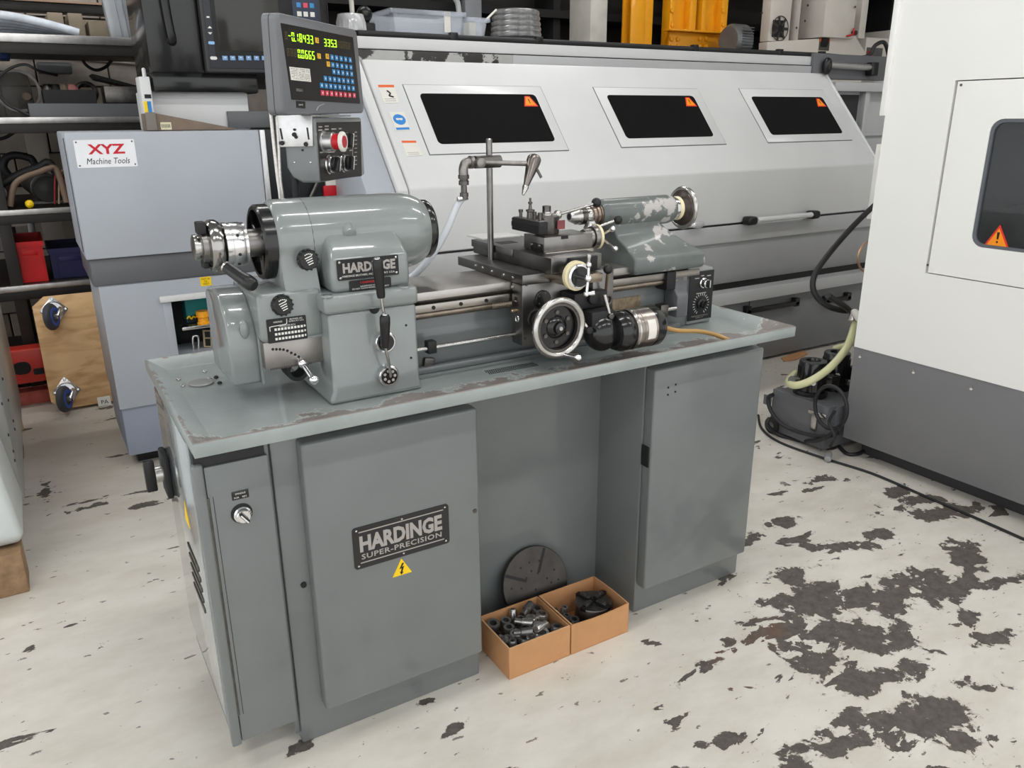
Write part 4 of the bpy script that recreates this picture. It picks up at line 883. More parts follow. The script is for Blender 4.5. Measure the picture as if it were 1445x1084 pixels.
for layer, x, y in spots:
    z0 = (.006, .049, .0945)[layer]; x += random.uniform(-.003, .003); y += random.uniform(-.003, .003)
    mi = random.choice((0, 0, 1, 1, 2)); k = random.choice((0, 0, 1, 2, 3)) if layer == 1 else 3 if layer == 2 else 1
    ob = bpy.data.objects.new('collet', CM[mi][k]); COL.objects.link(ob)
    lay = layer == 2 or (layer == 1 and random.random() < .15)
    ob.location = (x, y, z0+(.014 if lay and layer < 2 else 0)+random.uniform(0, .003)*(layer > 0))
    ob.rotation_euler = (random.uniform(-.22, .22), random.uniform(-.22, .22), random.uniform(0, 6)) if not lay else (random.uniform(1.3, 1.7), 0, random.uniform(0, 6))
    st = 'tipped on its side' if lay else ('under the others' if layer == 0 else 'standing upright')
    tag(ob, names[mi]+' round collet '+st+' in the cardboard box of collets', 'collet', names[mi]+' collets '+st)
# chuck in the second box
CH = V((1.098, .158, .056)); chk = thing('lathe_chuck', (CH.x, CH.y, .005), 'dark four-jaw lathe chuck lying face up in the cardboard box', 'chuck')
DK = mat('chuck_dark', (.23, .215, .205, 1), .38, 1, var=.2, scale=30)
B().lathe((CH.x, CH.y, .005), Z, [(0, .04), (.03, .042), (.031, .058), (.078, .058), (.081, .056)], 48).o('chuck_body', DK, chk)
for i in range(4):
    a = math.radians(20+90*i); R3 = Matrix.Rotation(a, 3, 'Z')
    B().cbox(CH+V((0, 0, .0305))+R3@V((.036, 0, 0)), .05, .017, .012, R3).o('jaw_slot', BPRINT, chk, .001)
    j = B().cbox(CH+V((0, 0, .034))+R3@V((.030, 0, 0)), .034, .013, .012, R3).o('jaw', STEEL, chk, .001)
    B().cbox(CH+V((0, 0, .041))+R3@V((.037, 0, 0)), .018, .011, .008, R3).o('jaw_step', STEEL, j, .001)
b = B()
for r in (.050, .055): b.torus(CH+V((0, 0, .0252)), Z, r, .0006, 48, 5)
b.o('face_rings', BRIGHT, chk)
B().lathe((CH.x, CH.y, .084), Z, [(0, .010), (.003, .0098)], 20).o('chuck_bore', BPRINT, chk)
random.seed(5)
for i, (dx, dy, L, k) in enumerate(((.975, .20, .06, 3), (.985, .165, .066, 3), (1.004, .20, .06, 3), (.990, .125, .05, 0), (1.012, .150, .05, 1), (.975, .10, .05, 2))):
    ob = bpy.data.objects.new('tool_adapter', CM[(0, 0, 1)[i % 3]][k]); COL.objects.link(ob); ob.location = (dx, dy, .02 if k == 3 else .035); ob.rotation_euler = (random.uniform(-.2, .2), random.uniform(-.2, .2), 0); ob.location.z = .008 if k == 3 else .012
    ob.scale = (1, 1, 1.25); tag(ob, 'small dark tooling piece standing beside the chuck in the cardboard box', 'tooling', 'small tooling beside the chuck')
# faceplate leaning on the kneehole panel
ln = math.radians(20); FN = V((0, -math.cos(ln), math.sin(ln))); FU = V((0, math.sin(ln), math.cos(ln)))
FR_ = .117; FC = V((.972, .2575, .006))+FU*FR_; 
fp = thing('faceplate', (FC.x, .30, 0), 'round dark steel faceplate with slots leaning inside the kneehole', 'faceplate')
FPM = mat('faceplate_steel', (.078, .072, .067, 1), .45, 1, var=.15, scale=20)
B().lathe(FC-FN*.006, FN, [(0, FR_*.97), (.002, FR_), (.012, FR_), (.014, FR_*.985)], 64).o('disc', FPM, fp)
for ang in (62, 152):
    a = math.radians(ang); d = X*math.cos(a)+FU*math.sin(a); n_ = FN.cross(d)
    B().frame(FC+FN*.0078+d*.035-n_*.005, d*.078, n_*.010, FN*.0006).o('slot', BPRINT, fp)
for px, py in ((747, 794), (761, 791.5), (735, 802), (782, 804), (788, 818), (722, 831), (736, 831), (756, 832), (750, 806), (759, 809), (743, 816), (772, 816), (778, 822)):
    p = PN(px, py, FC+FN*.0081, FN); 
    if (p-FC).length < FR_*.93: B().lathe(p, FN, [(0, .0036), (.0004, .0034)], 10).o('tapped_hole', BPRINT, fp)
# ================================================================ long CNC lathe behind
cnc = thing('cnc_lathe', (2.2, 2.3, 0), 'long pale grey CNC lathe with three dark windows in its sloping guard', 'cnc lathe')
YF = 2.2
# end cabinet
B().box(-.022, .74, YF, 2.80, .955, 1.462).o('end_cabinet', CNCB, cnc, .008)
B().box(-.012, .74, YF+.02, 2.80, .835, .955).o('dark_belt', CNCD, cnc, .012)
wx0, wx1, wz0, wz1 = P(229, 425, y=YF).x, .62, P(243, 500, y=YF).z-.02, P(262, 423, y=YF).z
ecl = B()
ecl.box(.006, wx0, YF, 2.80, .289, .838); ecl.box(wx0, .74, YF, YF+.02, wz1, .838); ecl.box(wx1, .74, YF, 2.80, .289, wz1); ecl.box(wx0, wx1, YF, 2.8, .289, wz0); ecl.box(wx0, wx1, 2.78, 2.80, wz0, wz1); ecl.box(wx0, wx1, YF+.02, 2.78, wz1, wz1+.02)
ecl.o('lower_cabinet', CNCB, cnc)
B().box(.012, .74, YF+.01, 2.78, .06, .289).o('plinth', mat('plinth_blue_grey', rgb(150, 158, 176), .45, var=.04), cnc, .004)
B().box(.05, .70, YF+.08, 2.7, 0, .06).o('levelling_feet', BLACKM, cnc)
fr_ = B().box(wx0-.012, wx1, YF-.02, YF, wz1, wz1+.028).o('opening_lip', CNCW, cnc, .006)
B().box(wx0, wx0+.035, YF-.002, YF+.02, wz0, wz1).o('opening_jamb', CNCB, cnc, .002)
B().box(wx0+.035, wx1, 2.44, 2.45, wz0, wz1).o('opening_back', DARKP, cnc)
B().box(wx0+.07, wx1, 2.24, 2.30, P(268, 466, y=2.24).z, P(268, 461, y=2.24).z).o('opening_shelf', BRIGHT, cnc, .004)
B().tube([P(274, 500, y=2.3), P(272, 478, y=2.3), P(276, 474, y=2.3), P(280, 478, y=2.3), P(280, 500, y=2.3)], .005, 8).o('inner_handle', BRIGHT, cnc)
q = [P(286, 466, y=2.3), P(298, 466, y=2.3), P(299, 490, y=2.3), P(288, 490, y=2.3)]
B().prism(q, (0, .01, 0)).o('slotted_plate', mat('tan_plate', rgb(170, 150, 120), .6), cnc); 
b = B().prism([quad_pt(q, .2, .08)-Y*.001, quad_pt(q, .85, .08)-Y*.001, quad_pt(q, .85, .42)-Y*.001, quad_pt(q, .2, .42)-Y*.001], (0, .0005, 0)).prism([quad_pt(q, .2, .5)-Y*.001, quad_pt(q, .85, .5)-Y*.001, quad_pt(q, .85, .92)-Y*.001, quad_pt(q, .2, .92)-Y*.001], (0, .0005, 0)); b.o('plate_slots', BPRINT, cnc)
# things inside the opening
zsh = P(268, 461, y=2.24).z
q = [P(259, 421, y=2.32), P(300, 417, y=2.32)]
tc = thing('oil_carton', (q[0].x+.06, 2.35, zsh), 'teal and black oil carton inside the cabinet opening', 'carton')
zt2 = wz1-.004
B().box(q[0].x, wx1-.08, 2.305, 2.42, zsh+.002, zt2).o('carton_body', mat('teal_card', rgb(20, 128, 128), .5, var=.05), tc, .003)
zz = P(262, 445, y=2.3).z
B().prism([V((q[0].x+.002, 2.304, zsh+.004))]+[V((lerp(q[0].x+.002, q[0].x+.14, i/8), 2.304, lerp(zsh+.01, zz, .55+.45*math.sin(math.pi*min(1, i/6.5))))) for i in range(9)]+[V((q[0].x+.14, 2.304, zsh+.004))], (0, -.0005, 0)).o('carton_band', BLACKM, tc)
B().tube([P(264, 450, y=2.303), P(267, 446.5, y=2.303), P(270, 450, y=2.303), P(273, 446.5, y=2.303), P(276, 448.5, y=2.303)], .004, 6).o('yellow_script', YEL, tc)
c0 = P(287, 455, y=2.27); cap = B().lathe((c0.x, 2.262, zsh+.001), Z, [(0, .028), (.008, .028), (.010, .024), (.03, .023), (.034, .03), (.06, .028)], 20).o('orange_cap', mat('orange_plastic', rgb(245, 165, 30), .4), label='orange plastic cap standing before the teal carton', cat='cap')
# XYZ plate
q = [P(104, 199, y=YF), P(190, 195, y=YF), P(193, 234, y=YF), P(109, 238, y=YF)]
cx = sum(a.x for a in q)/4; cz = sum(a.z for a in q)/4; w_ = (q[1].x-q[0].x+q[2].x-q[3].x)/2; h_ = (q[0].z-q[3].z+q[1].z-q[2].z)/2
xp = plate('maker_plate', cx, YF, cz, w_, h_, .004, .002, mat('plate_white', rgb(236, 238, 242), .35), cnc)
text('lettering', 'XYZ', mat('xyz_red', rgb(200, 24, 44), .4, var=0), xp, (cx+.004, YF-.0022, cz+h_*.16), X, Z, h_*.36, w_*.62, bold=.03)
text('lettering', 'Machine Tools', BPRINT, xp, (cx+.004, YF-.0022, cz-h_*.27), X, Z, h_*.22, w_*.72, shear=.25)
for sx in (-.46, .46):
    for sz in (-.42, .42): B().sph((cx+w_*sx, YF-.002, cz+h_*sz), .0035, 10, (1, .5, 1)).o('plate_screw', DSTEEL, xp)
p = P(290, 397, y=YF); yl = B().box(p.x-.022, p.x+.024, YF-.0015, YF, p.z-.02, p.z+.02).o('yellow_sticker', YEL, cnc)
text('lettering', 'FAST 68\nOIL\nONLY', BPRINT, yl, (p.x+.001, YF-.0016, p.z), X, Z, .03, .034)
# side hinge strip with grime
B().box(-.0245, -.0225, 2.26, 2.30, .98, 1.44).o('cabinet_hinge', CNCD, cnc, .001)
# upper box, black control
z0 = 1.462
ub = B().box(P(212, 160, y=2.42).x, .76, 2.42, 2.80, z0, P(300, 128, y=2.42).z).o('upper_box', CNCW, cnc, .006)
B().box(P(215, 118, y=2.36).x, .80, 2.36, 2.8, P(260, 131, y=2.36).z, P(260, 100, y=2.36).z).o('control_base', BLACK, cnc, .012)
mz0 = P(250, 103, y=2.30).z
sd = B().box(P(207, 60, y=2.30).x, P(284, 60, y=2.30).x, 2.30, 2.75, mz0, 2.45).o('control_side', BLACK, cnc, .006)
hd = P(235, 20, y=2.27); B().tube([V((hd.x-.012, 2.30, hd.z+.32)), V((hd.x-.012, 2.26, hd.z+.30)), V((hd.x, 2.255, hd.z)), V((hd.x+.008, 2.26, P(238, 55, y=2.26).z)), V((hd.x+.01, 2.30, P(240, 58, y=2.3).z))], .017, 14).o('control_handle', BLACKP, cnc)
bx0, bx1 = P(286, 50, y=2.27).x, P(462, 50, y=2.27).x
bez = B().box(bx0, bx1, 2.27, 2.70, mz0+.005, 2.45).o('control_bezel', mat('bezel_charcoal', rgb(58, 58, 60), .5), cnc, .008)
def CY(px, py, y=2.269): return P(px, py, y=y)
q = [CY(300, -12), CY(395, -6), CY(398, 84), CY(303, 84)]; 
ik = CY(291, 2); 
B().box(CY(290, 40).x, CY(420, 40).x, 2.2665, 2.2695, CY(300, 96).z, 2.42).o('key_panel', mat('key_panel', rgb(46, 48, 54), .45), cnc, .002)
sc_ = B().box(CY(300, 40).x, CY(415, 40).x, 2.264, 2.2665, CY(330, 82).z, 2.40).o('screen_surround', BLACKM, cnc, .002)
B().box(CY(306, 40).x, CY(395, 40).x, 2.262, 2.264, CY(330, 72).z, 2.38).o('screen', mat('screen_off', rgb(46, 45, 43), .12, spec=.6, var=0), cnc, .001)
for i, px in enumerate((317.5, 328.5, 340, 351, 362, 373)):
    p = CY(px, 82, 2.2635); k = B().box(p.x-.011, p.x+.011, 2.2625, 2.2645, p.z-.009, p.z+.009).o('soft_key', mat('softkey_blue', rgb(120, 160, 205), .45), cnc, .001)
    B().prism([(p.x-.005, 2.2622, p.z+.0), (p.x+.005, 2.2622, p.z), (p.x, 2.2622, p.z+.006)], (0, -.0004, 0)).o('key_arrow', WPRINT, k)
p = CY(301.5, 82, 2.2635); B().prism([(p.x+a*1.0, 2.2645, p.z+c) for a, c in rrect(.028, .013, .006)], (0, -.002, 0)).o('menu_key', WPRINT, cnc)
for px, py, s_ in ((296, 38.5, 1), (296.5, 47, -1)): p = CY(px, py, 2.266); B().prism([(p.x-.009, 2.2662, p.z-.004*s_), (p.x+.009, 2.2662, p.z-.004*s_), (p.x, 2.2662, p.z+.005*s_)], (0, -.0005, 0)).o('panel_arrow', WPRINT, cnc)
p = CY(293.5, 24, 2.266); B().box(p.x-.006, p.x+.006, 2.2658, 2.2664, p.z-.003, p.z+.003).o('panel_mark', WPRINT, cnc)
p = CY(298.5, 60.5, 2.266); B().prism([(p.x+a, 2.2665, p.z+c) for a, c in rrect(.026, .012, .005)], (0, -.002, 0)).o('blue_key', mat('pale_blue_key', rgb(140, 185, 230), .4), cnc)
B().box(CY(412, 20).x, CY(450, 20).x, 2.2655, 2.2698, CY(430, 30).z, 2.42).o('keypad', mat('keypad_navy', rgb(52, 60, 78), .45), cnc, .002)
for (px, py), m_ in (((421.5, 7), KB), ((431, 7.5), KR), ((440, 8), KB), ((422.5, 19.5), PAPER), ((431.5, 20), PAPER), ((441, 20.5), PAPER), ((421, -5), KB), ((431, -5), KB), ((440, -5), KB)):
    p = CY(px, py, 2.264); B().box(p.x-.010, p.x+.010, 2.263, 2.2656, p.z-.010, p.z+.010).o('keypad_key', m_, cnc, .001)
b = B()
for i in range(5): b.box(CY(453+i*2.2, 20).x, CY(454+i*2.2, 20).x, 2.266, 2.271, mz0+.02, 2.43)
b.o('bezel_ribs', BLACKM, cnc)
# little grey unit with yellow/blue sticker, left of the control
gx = P(205, 130, y=2.33)
gu = B().box(P(199, 130, y=2.33).x, P(214, 130, y=2.33).x, 2.33, 2.45, z0, P(205, 108, y=2.33).z).o('side_unit', CNCW, cnc, .004)
for a_, c_, m_ in ((206, 150, YEL), (211, 150, BLUE)): p = P(a_, c_, y=2.329); B().box(p.x-.0075, p.x+.0075, 2.3285, 2.33, p.z-.024, p.z+.020).o('colour_sticker', m_, gu)
p = P(209, 136, y=2.329); B().box(p.x-.014, p.x+.012, 2.3285, 2.33, p.z-.008, p.z+.008).o('black_sticker', BPRINT, gu)
B().lathe((gx.x+.01, 2.36, P(205, 108, y=2.33).z), Z, [(0, .008), (.03, .008), (.036, .004)], 12).o('toggle', CNCW, gu)
# grey panel right of the upper box
p0, p1 = P(320, 157, y=2.41), P(382, 180, y=2.41)
B().box(p0.x, p1.x, 2.405, 2.4195, p1.z, p0.z).o('grey_flap', CNCD, cnc, .002)
# recessed black operator door with yellow notice
kx0, kx1 = .745, 1.30
B().box(kx0, kx1, 2.30, 2.8, 1.0, 1.462).o('operator_door', mat('black_door', rgb(24, 26, 30), .4), cnc, .004)
B().box(kx0-.005, kx0+.018, 2.19, 2.30, .955, 1.462).o('door_jamb', ALU, cnc, .003)
p0, p1 = P(366, 285, y=2.295), P(450, 312, y=2.295)
yn = B().box(p0.x, p1.x, 2.294, 2.2995, p1.z, p0.z).o('yellow_notice', YEL, cnc)
for i in range(3): B().box(p0.x+.01, p0.x+.10-.02*i, 2.2934, 2.294, p0.z-.014-.014*i, p0.z-.009-.014*i).o('print_line', BPRINT, yn)
p0, p1 = P(455, 262, y=2.295), P(488, 275, y=2.295); B().box(p0.x, p1.x, 2.28, 2.2995, p1.z, p0.z).o('red_bar', RED, cnc, .003)
p0, p1 = P(459, 258, y=2.295), P(482, 271, y=2.295); B().box(p0.x, p1.x, 2.285, 2.2996, p0.z-.02, p0.z+.015).o('door_label', PAPER, cnc, .001)
p0 = P(495, 262, y=2.29); B().box(p0.x-.03, p0.x+.05, 2.25, 2.2995, p0.z-.05, p0.z+.03).o('door_handle', CNCD, cnc, .006)
B().tube([P(447, 258, y=2.28), P(438, 278, y=2.28)], .01, 8).o('door_rod', DSTEEL, cnc)
# ---- long guarded section
XL, XR = 1.297, 4.615; FZ, TZ, FY, TY = 1.203, 1.775, 1.85, 2.345
sn = V((0, -(TZ-FZ), (TY-FY))).normalized(); sn = -sn if sn.y > 0 else sn; su = V((0, TY-FY, TZ-FZ)).normalized()
prof = [(FY, .905), (FY, FZ), (TY, TZ), (TY+.05, TZ), (TY+.05, .905)]
dr = B().prism([(XL, y, z) for y, z in prof], (XR-XL, 0, 0)).o('sliding_guard', CNCW, cnc, .010, 3)
B().prism([(XL-.055, y+.006, z-.006) for y, z in prof], (.05, 0, 0)).o('guard_edge', CNCW, cnc, .008, 2)
B().prism([(1.10, y+.03, z-.01) for y, z in [(FY, .3), (FY, FZ), (TY, TZ), (TY+.05, TZ), (TY+.05, .3)]], (XL-.06-1.10, 0, 0)).o('fixed_guard', CNCB, cnc, .006)
B().prism([(XR+.002, y-.003, z+.003) for y, z in prof], (.02, 0, 0)).o('guard_edge', CNCW, cnc, .006, 2)
def SL(px, py, off=0): return PN(px, py, V((0, FY, FZ))+sn*off, sn)
wins = [(((589, 133), (755, 133), (783, 199), (622, 204.5)), ((567, 121), (759, 122), (804.5, 211.5), (609, 219)), (739, 134)),
        (((853, 135), (975, 135), (1010, 192.5), (887, 196)), ((833, 123.5), (981, 126), (1027, 203.5), (881, 208)), (969, 136)),
        (((1057, 137), (1160, 137), (1189, 188), (1091, 191)), ((1040, 126), (1158, 127), (1204, 197), (1087, 202)), (1150, 137))]
for g, f, s_ in wins:
    ga = [SL(*a, .003) for a in g]; fa = [SL(*a, .0) for a in f]
    x0, x1 = (fa[0].x+fa[3].x)/2, (fa[1].x+fa[2].x)/2; t0_ = (fa[0]-V((0, FY, FZ))).dot(su); t1_ = (fa[3]-V((0, FY, FZ))).dot(su); t0_ = (t0_+(fa[1]-V((0, FY, FZ))).dot(su))/2; t1_ = (t1_+(fa[2]-V((0, FY, FZ))).dot(su))/2
    gx0, gx1 = (ga[0].x+ga[3].x)/2, (ga[1].x+ga[2].x)/2; h0_ = ((ga[0]-V((0, FY, FZ))).dot(su)+(ga[1]-V((0, FY, FZ))).dot(su))/2; h1_ = ((ga[3]-V((0, FY, FZ))).dot(su)+(ga[2]-V((0, FY, FZ))).dot(su))/2
    def W_(x, t_, o_): return V((x, FY, FZ))+su*t_+sn*o_
    wf = B().prism([W_(x0, t0_, .0), W_(x1, t0_, .0), W_(x1, t1_, .0), W_(x0, t1_, .0)], sn*.004).o('window_frame', CNCW, cnc, .0015)
    B().prism([W_(x0-.004, t0_+.004, .0), W_(x1+.004, t0_+.004, .0), W_(x1+.004, t1_-.004, .0), W_(x0-.004, t1_-.004, .0)], sn*.0008).o('frame_seam', CNCD, cnc)
    gw, gh = gx1-gx0, h0_-h1_; gc = W_((gx0+gx1)/2, (h0_+h1_)/2, .0042)
    B().prism([gc+X*a+su*c for a, c in rrect(gw, gh, .022)], sn*.0012).o('window_pane', GLASSD, wf)
    tc_ = gc+X*(gw/2-.055)+su*(gh/2-.045)+sn*.0013
    tr_ = B().prism([tc_+X*a*1.25+su*c*1.25 for a, c in ((-.034, -.028), (.034, -.028), (.012, .026), (-.012, .026))], sn*.0006).o('hazard_sticker', mat('sticker_red', rgb(225, 50, 40), .4), wf)
    B().prism([tc_+X*a*1.25+su*c*1.25 for a, c in ((-.026, -.022), (.026, -.022), (.008, .021), (-.008, .021))], sn*.0010).o('sticker_centre', ORG_, wf)
    text('lettering', '!', BPRINT, wf, tc_+sn*.0011, X, su, .03, bold=.03)
for k_, (g, top) in enumerate(((((532, 119), (556, 119), (563, 145), (542, 145.5)), 0), (((548.5, 158), (570.5, 158), (579.5, 183.5), (559, 184.5)), 1), (((565.5, 198), (587, 198), (596, 219.5), (574, 220.5)), 0))):
    ga = [SL(*a, .001) for a in g]; st = B().prism(ga, sn*.0008).o('safety_sticker', PAPER, cnc)
    if top == 0:
        B().prism([quad_pt(ga, .03, .03), quad_pt(ga, .97, .03), quad_pt(ga, .97, .17), quad_pt(ga, .03, .17)], sn*.0012).o('orange_header', mat('header_orange', rgb(225, 100, 50), .5), st)
        if k_ == 0: B().tube([quad_pt(ga, .45, .35)+sn*.001, quad_pt(ga, .6, .5)+sn*.001, quad_pt(ga, .5, .62)+sn*.001, quad_pt(ga, .75, .7)+sn*.001], .004, 6).o('pictogram', BPRINT, st)
        b = B()
        for r in range(2): b.prism([quad_pt(ga, .12, .78+.1*r), quad_pt(ga, .85, .78+.1*r), quad_pt(ga, .85, .81+.1*r), quad_pt(ga, .12, .81+.1*r)], sn*.0011)
        b.o('fine_print', SPRINT, st)
    else:
        c_ = quad_pt(ga, .5, .42); r_ = (quad_pt(ga, .9, .42)-quad_pt(ga, .1, .42)).length/2
        B().prism([c_+X*r_*math.cos(a)+su*r_*math.sin(a) for a in [i*.2618 for i in range(24)]], sn*.0012).o('blue_disc', BLUE, st)
        B().prism([c_+X*r_*a+su*r_*c for a, c in ((-.55, .25), (.55, .25), (.5, -.1), (.12, -.12), (0, .02), (-.12, -.12), (-.5, -.1))], sn*.0016).o('goggles', WPRINT, st)
        B().prism([quad_pt(ga, .05, .85), quad_pt(ga, .95, .85), quad_pt(ga, .95, .97), quad_pt(ga, .05, .97)], sn*.0012).o('blue_footer', BLUE, st)
# below the guard
B().box(.95, 4.9, FY-.02, FY+.35, .80, .898).o('guide_rail', CNCM, cnc, .006)
B().box(.95, 4.9, FY+.0, FY+.02, .898, .907).o('rail_gap', BPRINT, cnc)
B().prism([(.95, y, z) for y, z in ((FY-.005, .80), (FY+.02, .60), (FY+.05, .54), (FY+.4, .54), (FY+.4, .80))], (3.95, 0, 0)).o('lower_guard', mat('cnc_lower_grey', rgb(160, 161, 162), .4, coat=.1, var=.03), cnc, .006)
B().box(.95, 4.9, FY+.06, FY+.4, .495, .54).o('painted_gap_shadow', BPRINT, cnc)  # black strip paints in the shade between guard and tray lip
B().box(.95, 4.9, FY-.03, FY+.4, .425, .50).o('tray_lip', CNCM, cnc, .006)
B().box(.95, 4.9, FY+.01, 2.75, .02, .425).o('coolant_base', mat('cnc_base_grey', rgb(118, 119, 121), .4, coat=.1, var=.04), cnc, .006)
for k_, (px, py, px2, py2) in enumerate(((1049, 436, 1128, 422), (1161, 424.5, 1198, 418))):
    a_, c_ = P(1053, 437, y=FY-.02) if k_ == 0 else P(1164, 425, y=FY-.02), P(1127, 429, y=FY-.02) if k_ == 0 else P(1200, 419, y=FY-.02)
    z_ = (a_.z+c_.z)/2
    h_ = B().box(a_.x, c_.x, FY-.03, FY-.005, z_-.018, z_+.012).o('drawer_handle', BLACKP, cnc, .006)
    for xx in (a_.x, c_.x-.04): B().box(xx, xx+.04, FY-.03, FY+.01, z_-.024, z_+.030).o('handle_foot', BLACKP, h_, .005)
B().box(P(1055, 470, y=FY).x, P(1055, 470, y=FY).x+.006, FY+.008, FY+.0102, .03, .42).o('drawer_seam', BPRINT, cnc)
# handle on the sliding guard
a_, c_ = P(1068, 311, y=FY-.06), P(1153, 302, y=FY-.06); zz = (a_.z+c_.z)/2
gh_ = B().cyl((a_.x, FY-.06, zz), (c_.x, FY-.06, zz), .016, n=20).o('guard_handle', CNCW, cnc)
for xx in (a_.x-.04, c_.x-.02): B().cbox((xx, FY-.045, zz-.002), .075, .07, .05).o('handle_end', BLACKP, gh_, .018, 3)
a_ = P(985, 317, y=FY-.05); B().sph(a_, .03, 14, (1.6, .6, .7)).o('guard_knob', CNCM, cnc)
# top rail, gutter and worn strip
WORN = mat('worn_strip', rgb(176, 176, 174), .45, var=.06, wear=.52, wearcol=rgb(52, 50, 49), wearscale=9)
B().box(1.0, 2.15, TY+.02, TY+.12, TZ-.03, TZ+.045).o('worn_strip', WORN, cnc, .003); B().box(2.15, 4.75, TY+.02, TY+.12, TZ-.03, TZ+.045).o('top_strip', CNCM, cnc, .003)
B().box(1.0, 4.75, TY+.03, TY+.5, TZ+.05, TZ+.105).o('top_rail', CNCW, cnc, .004)
B().box(1.0, 4.75, TY+.028, TY+.03, TZ+.044, TZ+.05).o('rail_gap', BPRINT, cnc)
B().box(1.0, 4.75, TY+.1, 3.0, .45, TZ+.06).o('rear_cover', CNCD, cnc)
# right end of the machine beyond the guard
B().box(4.66, 5.6, 2.35, 2.40, .5, 1.70).o('end_frame', CNCM, cnc, .004)
B().box(4.66, 5.6, 2.28, 2.42, 1.66, 1.72).o('end_beam', CNCM, cnc, .004)
B().box(5.02, 5.07, 2.30, 2.349, .9, 1.66).o('end_post', CNCM, cnc, .004)
B().box(4.70, 5.0, 2.34, 2.3495, 1.0, 1.64).o('inside_shade_sheet', DARKP, cnc)  # flat dark sheet, painted shade in place of an open interior
B().box(5.07, 5.6, 2.33, 2.3499, 1.36, 1.38).o('end_rib', CNCM, cnc, .002)
B().box(5.0, 5.6, 1.9, 2.33, .3, 1.02).o('end_cover', CNCD, cnc, .004)
# gas strut on the top right
a_, c_ = P(1138, 86, y=2.3), P(1238, 90, y=2.3)
gs = B().cyl((4.62, 2.32, 1.83), (5.05, 2.32, 1.82), .022, n=18).o('support_strut', ALU, cnc)
B().sph((4.6, 2.32, 1.82), .055, 14, (.6, .6, 1)).o('strut_knob', BLACKP, gs); B().cbox((5.08, 2.32, 1.81), .07, .06, .09).o('strut_end', BLACKP, gs, .01)
B().box(4.5, 5.3, 2.35, 2.42, 1.74, 1.9).o('strut_mount', CNCD, cnc, .004)
# ================================================================ white machining centre on the right
WX = 2.87; WYF = .62
wm = thing('machining_centre', (3.6, -.4, 0), 'large white machining centre with slate grey skirt and dark door window', 'machine')
zb, zs = .085, .522
b = B()
# window opening in the left-hand face: measured on the face
wy0, wy1, wzb, wzt = -1.05, .185, 1.025, 1.487
py0, py1, pzb, pzt = -1.5, .335, .90, 1.62
body = B()
body.box(WX, WX+1.7, WYF-.62+.345, WYF, zs, 2.35); body.box(WX, WX+1.7, -1.9, py0-.01, zs, 2.35); body.box(WX, WX+1.7, py0-.01, WYF-.62+.345, pzt+.004, 2.35); body.box(WX, WX+1.7, py0-.01, .345, zs, pzb-.004); body.box(WX+.6, WX+1.7, py0-.01, .345, pzb-.004, pzt+.004)
body.o('upper_body', WHITE, wm)
B().box(WX+.004, WX+1.7, -1.9, WYF, zb, zs).o('skirt', WGREY, wm, .003)
B().box(WX+.10, WX+1.6, -1.8, WYF-.04, .0, zb).o('plinth', mat('plinth_dark', rgb(60, 60, 62), .5), wm)
# door panel with rounded window
dp = B()
def ring_panel(x, th, Y0, Y1, Z0, Z1, y0, y1, z0, z1, r):
    inn = [(V((x, (y0+y1)/2+a, (z0+z1)/2+c))) for a, c in rrect(y1-y0, z1-z0, r, 5)]
    n = len(inn); out = []
    cyc, czc = (y0+y1)/2, (z0+z1)/2
    for p in inn:
        i = len(out); k = i//6
        out.append(V((x, (Y1 if k in (0, 3) else Y0), (Z1 if k in (0, 1) else Z0))))
    # spread the outer corner points slightly along the edges so that no face is degenerate
    b = B()
    iv = [b.bm.verts.new(p) for p in inn]; iv2 = [b.bm.verts.new(p+X*th) for p in inn]
    oc = [V((x, Y1, Z1)), V((x, Y0, Z1)), V((x, Y0, Z0)), V((x, Y1, Z0))]; ov = [b.bm.verts.new(p) for p in oc]; ov2 = [b.bm.verts.new(p+X*th) for p in oc]
    for A, C in ((iv, ov), (iv2, ov2)):
        for k in range(4):
            seg = A[k*6:(k+1)*6]
            for i in range(5): b.bm.faces.new((C[k], seg[i], seg[i+1]))
            b.bm.faces.new((C[k], seg[5], A[((k+1) % 4)*6], C[(k+1) % 4]))
    for i in range(n): b.bm.faces.new((iv[i], iv[(i+1) % n], iv2[(i+1) % n], iv2[i]))
    for i in range(4): b.bm.faces.new((ov[i], ov[(i+1) % 4], ov2[(i+1) % 4], ov2[i]))
    return b
ring_panel(WX+.002, .03, py0, py1, pzb, pzt, wy0, wy1, wzb, wzt, .045).o('door_panel', WHITE, wm)
ring_panel(WX+.006, .02, wy0-.004, wy1+.004, wzb-.004, wzt+.004, wy0+.012, wy1-.012, wzb+.012, wzt-.012, .038).o('window_seal', mat('seal_grey', rgb(96, 100, 106), .4), wm)
gl = bpy.data.materials.new('door_glass'); gl.use_nodes = True; g_ = gl.node_tree.nodes['Principled BSDF']; g_.inputs['Base Color'].default_value = (.30, .31, .32, 1); g_.inputs['Transmission Weight'].default_value = .9; g_.inputs['Roughness'].default_value = .02; g_.inputs['IOR'].default_value = 1.3
B().box(WX+.014, WX+.020, wy0-.01, wy1+.01, wzb-.01, wzt+.01).o('window_glass', gl, wm, smooth=0)
B().box(WX+.04, WX+.6, py0, .34, pzb, pzb+.01).o('inner_floor', DARKP, wm)
B().box(WX+.585, WX+.6, py0, .34, pzb, pzt).o('inner_back', mat('inner_grey', rgb(120, 122, 124), .5), wm)
B().cyl((WX+.35, -.6, 1.30), (WX+.35, .3, 1.30), .14, n=28).o('inner_drum', mat('inner_pale', rgb(190, 192, 192), .5), wm)
B().box(WX+.2, WX+.55, -.9, .3, .91, 1.14).o('inner_block', DARKP, wm, .02)
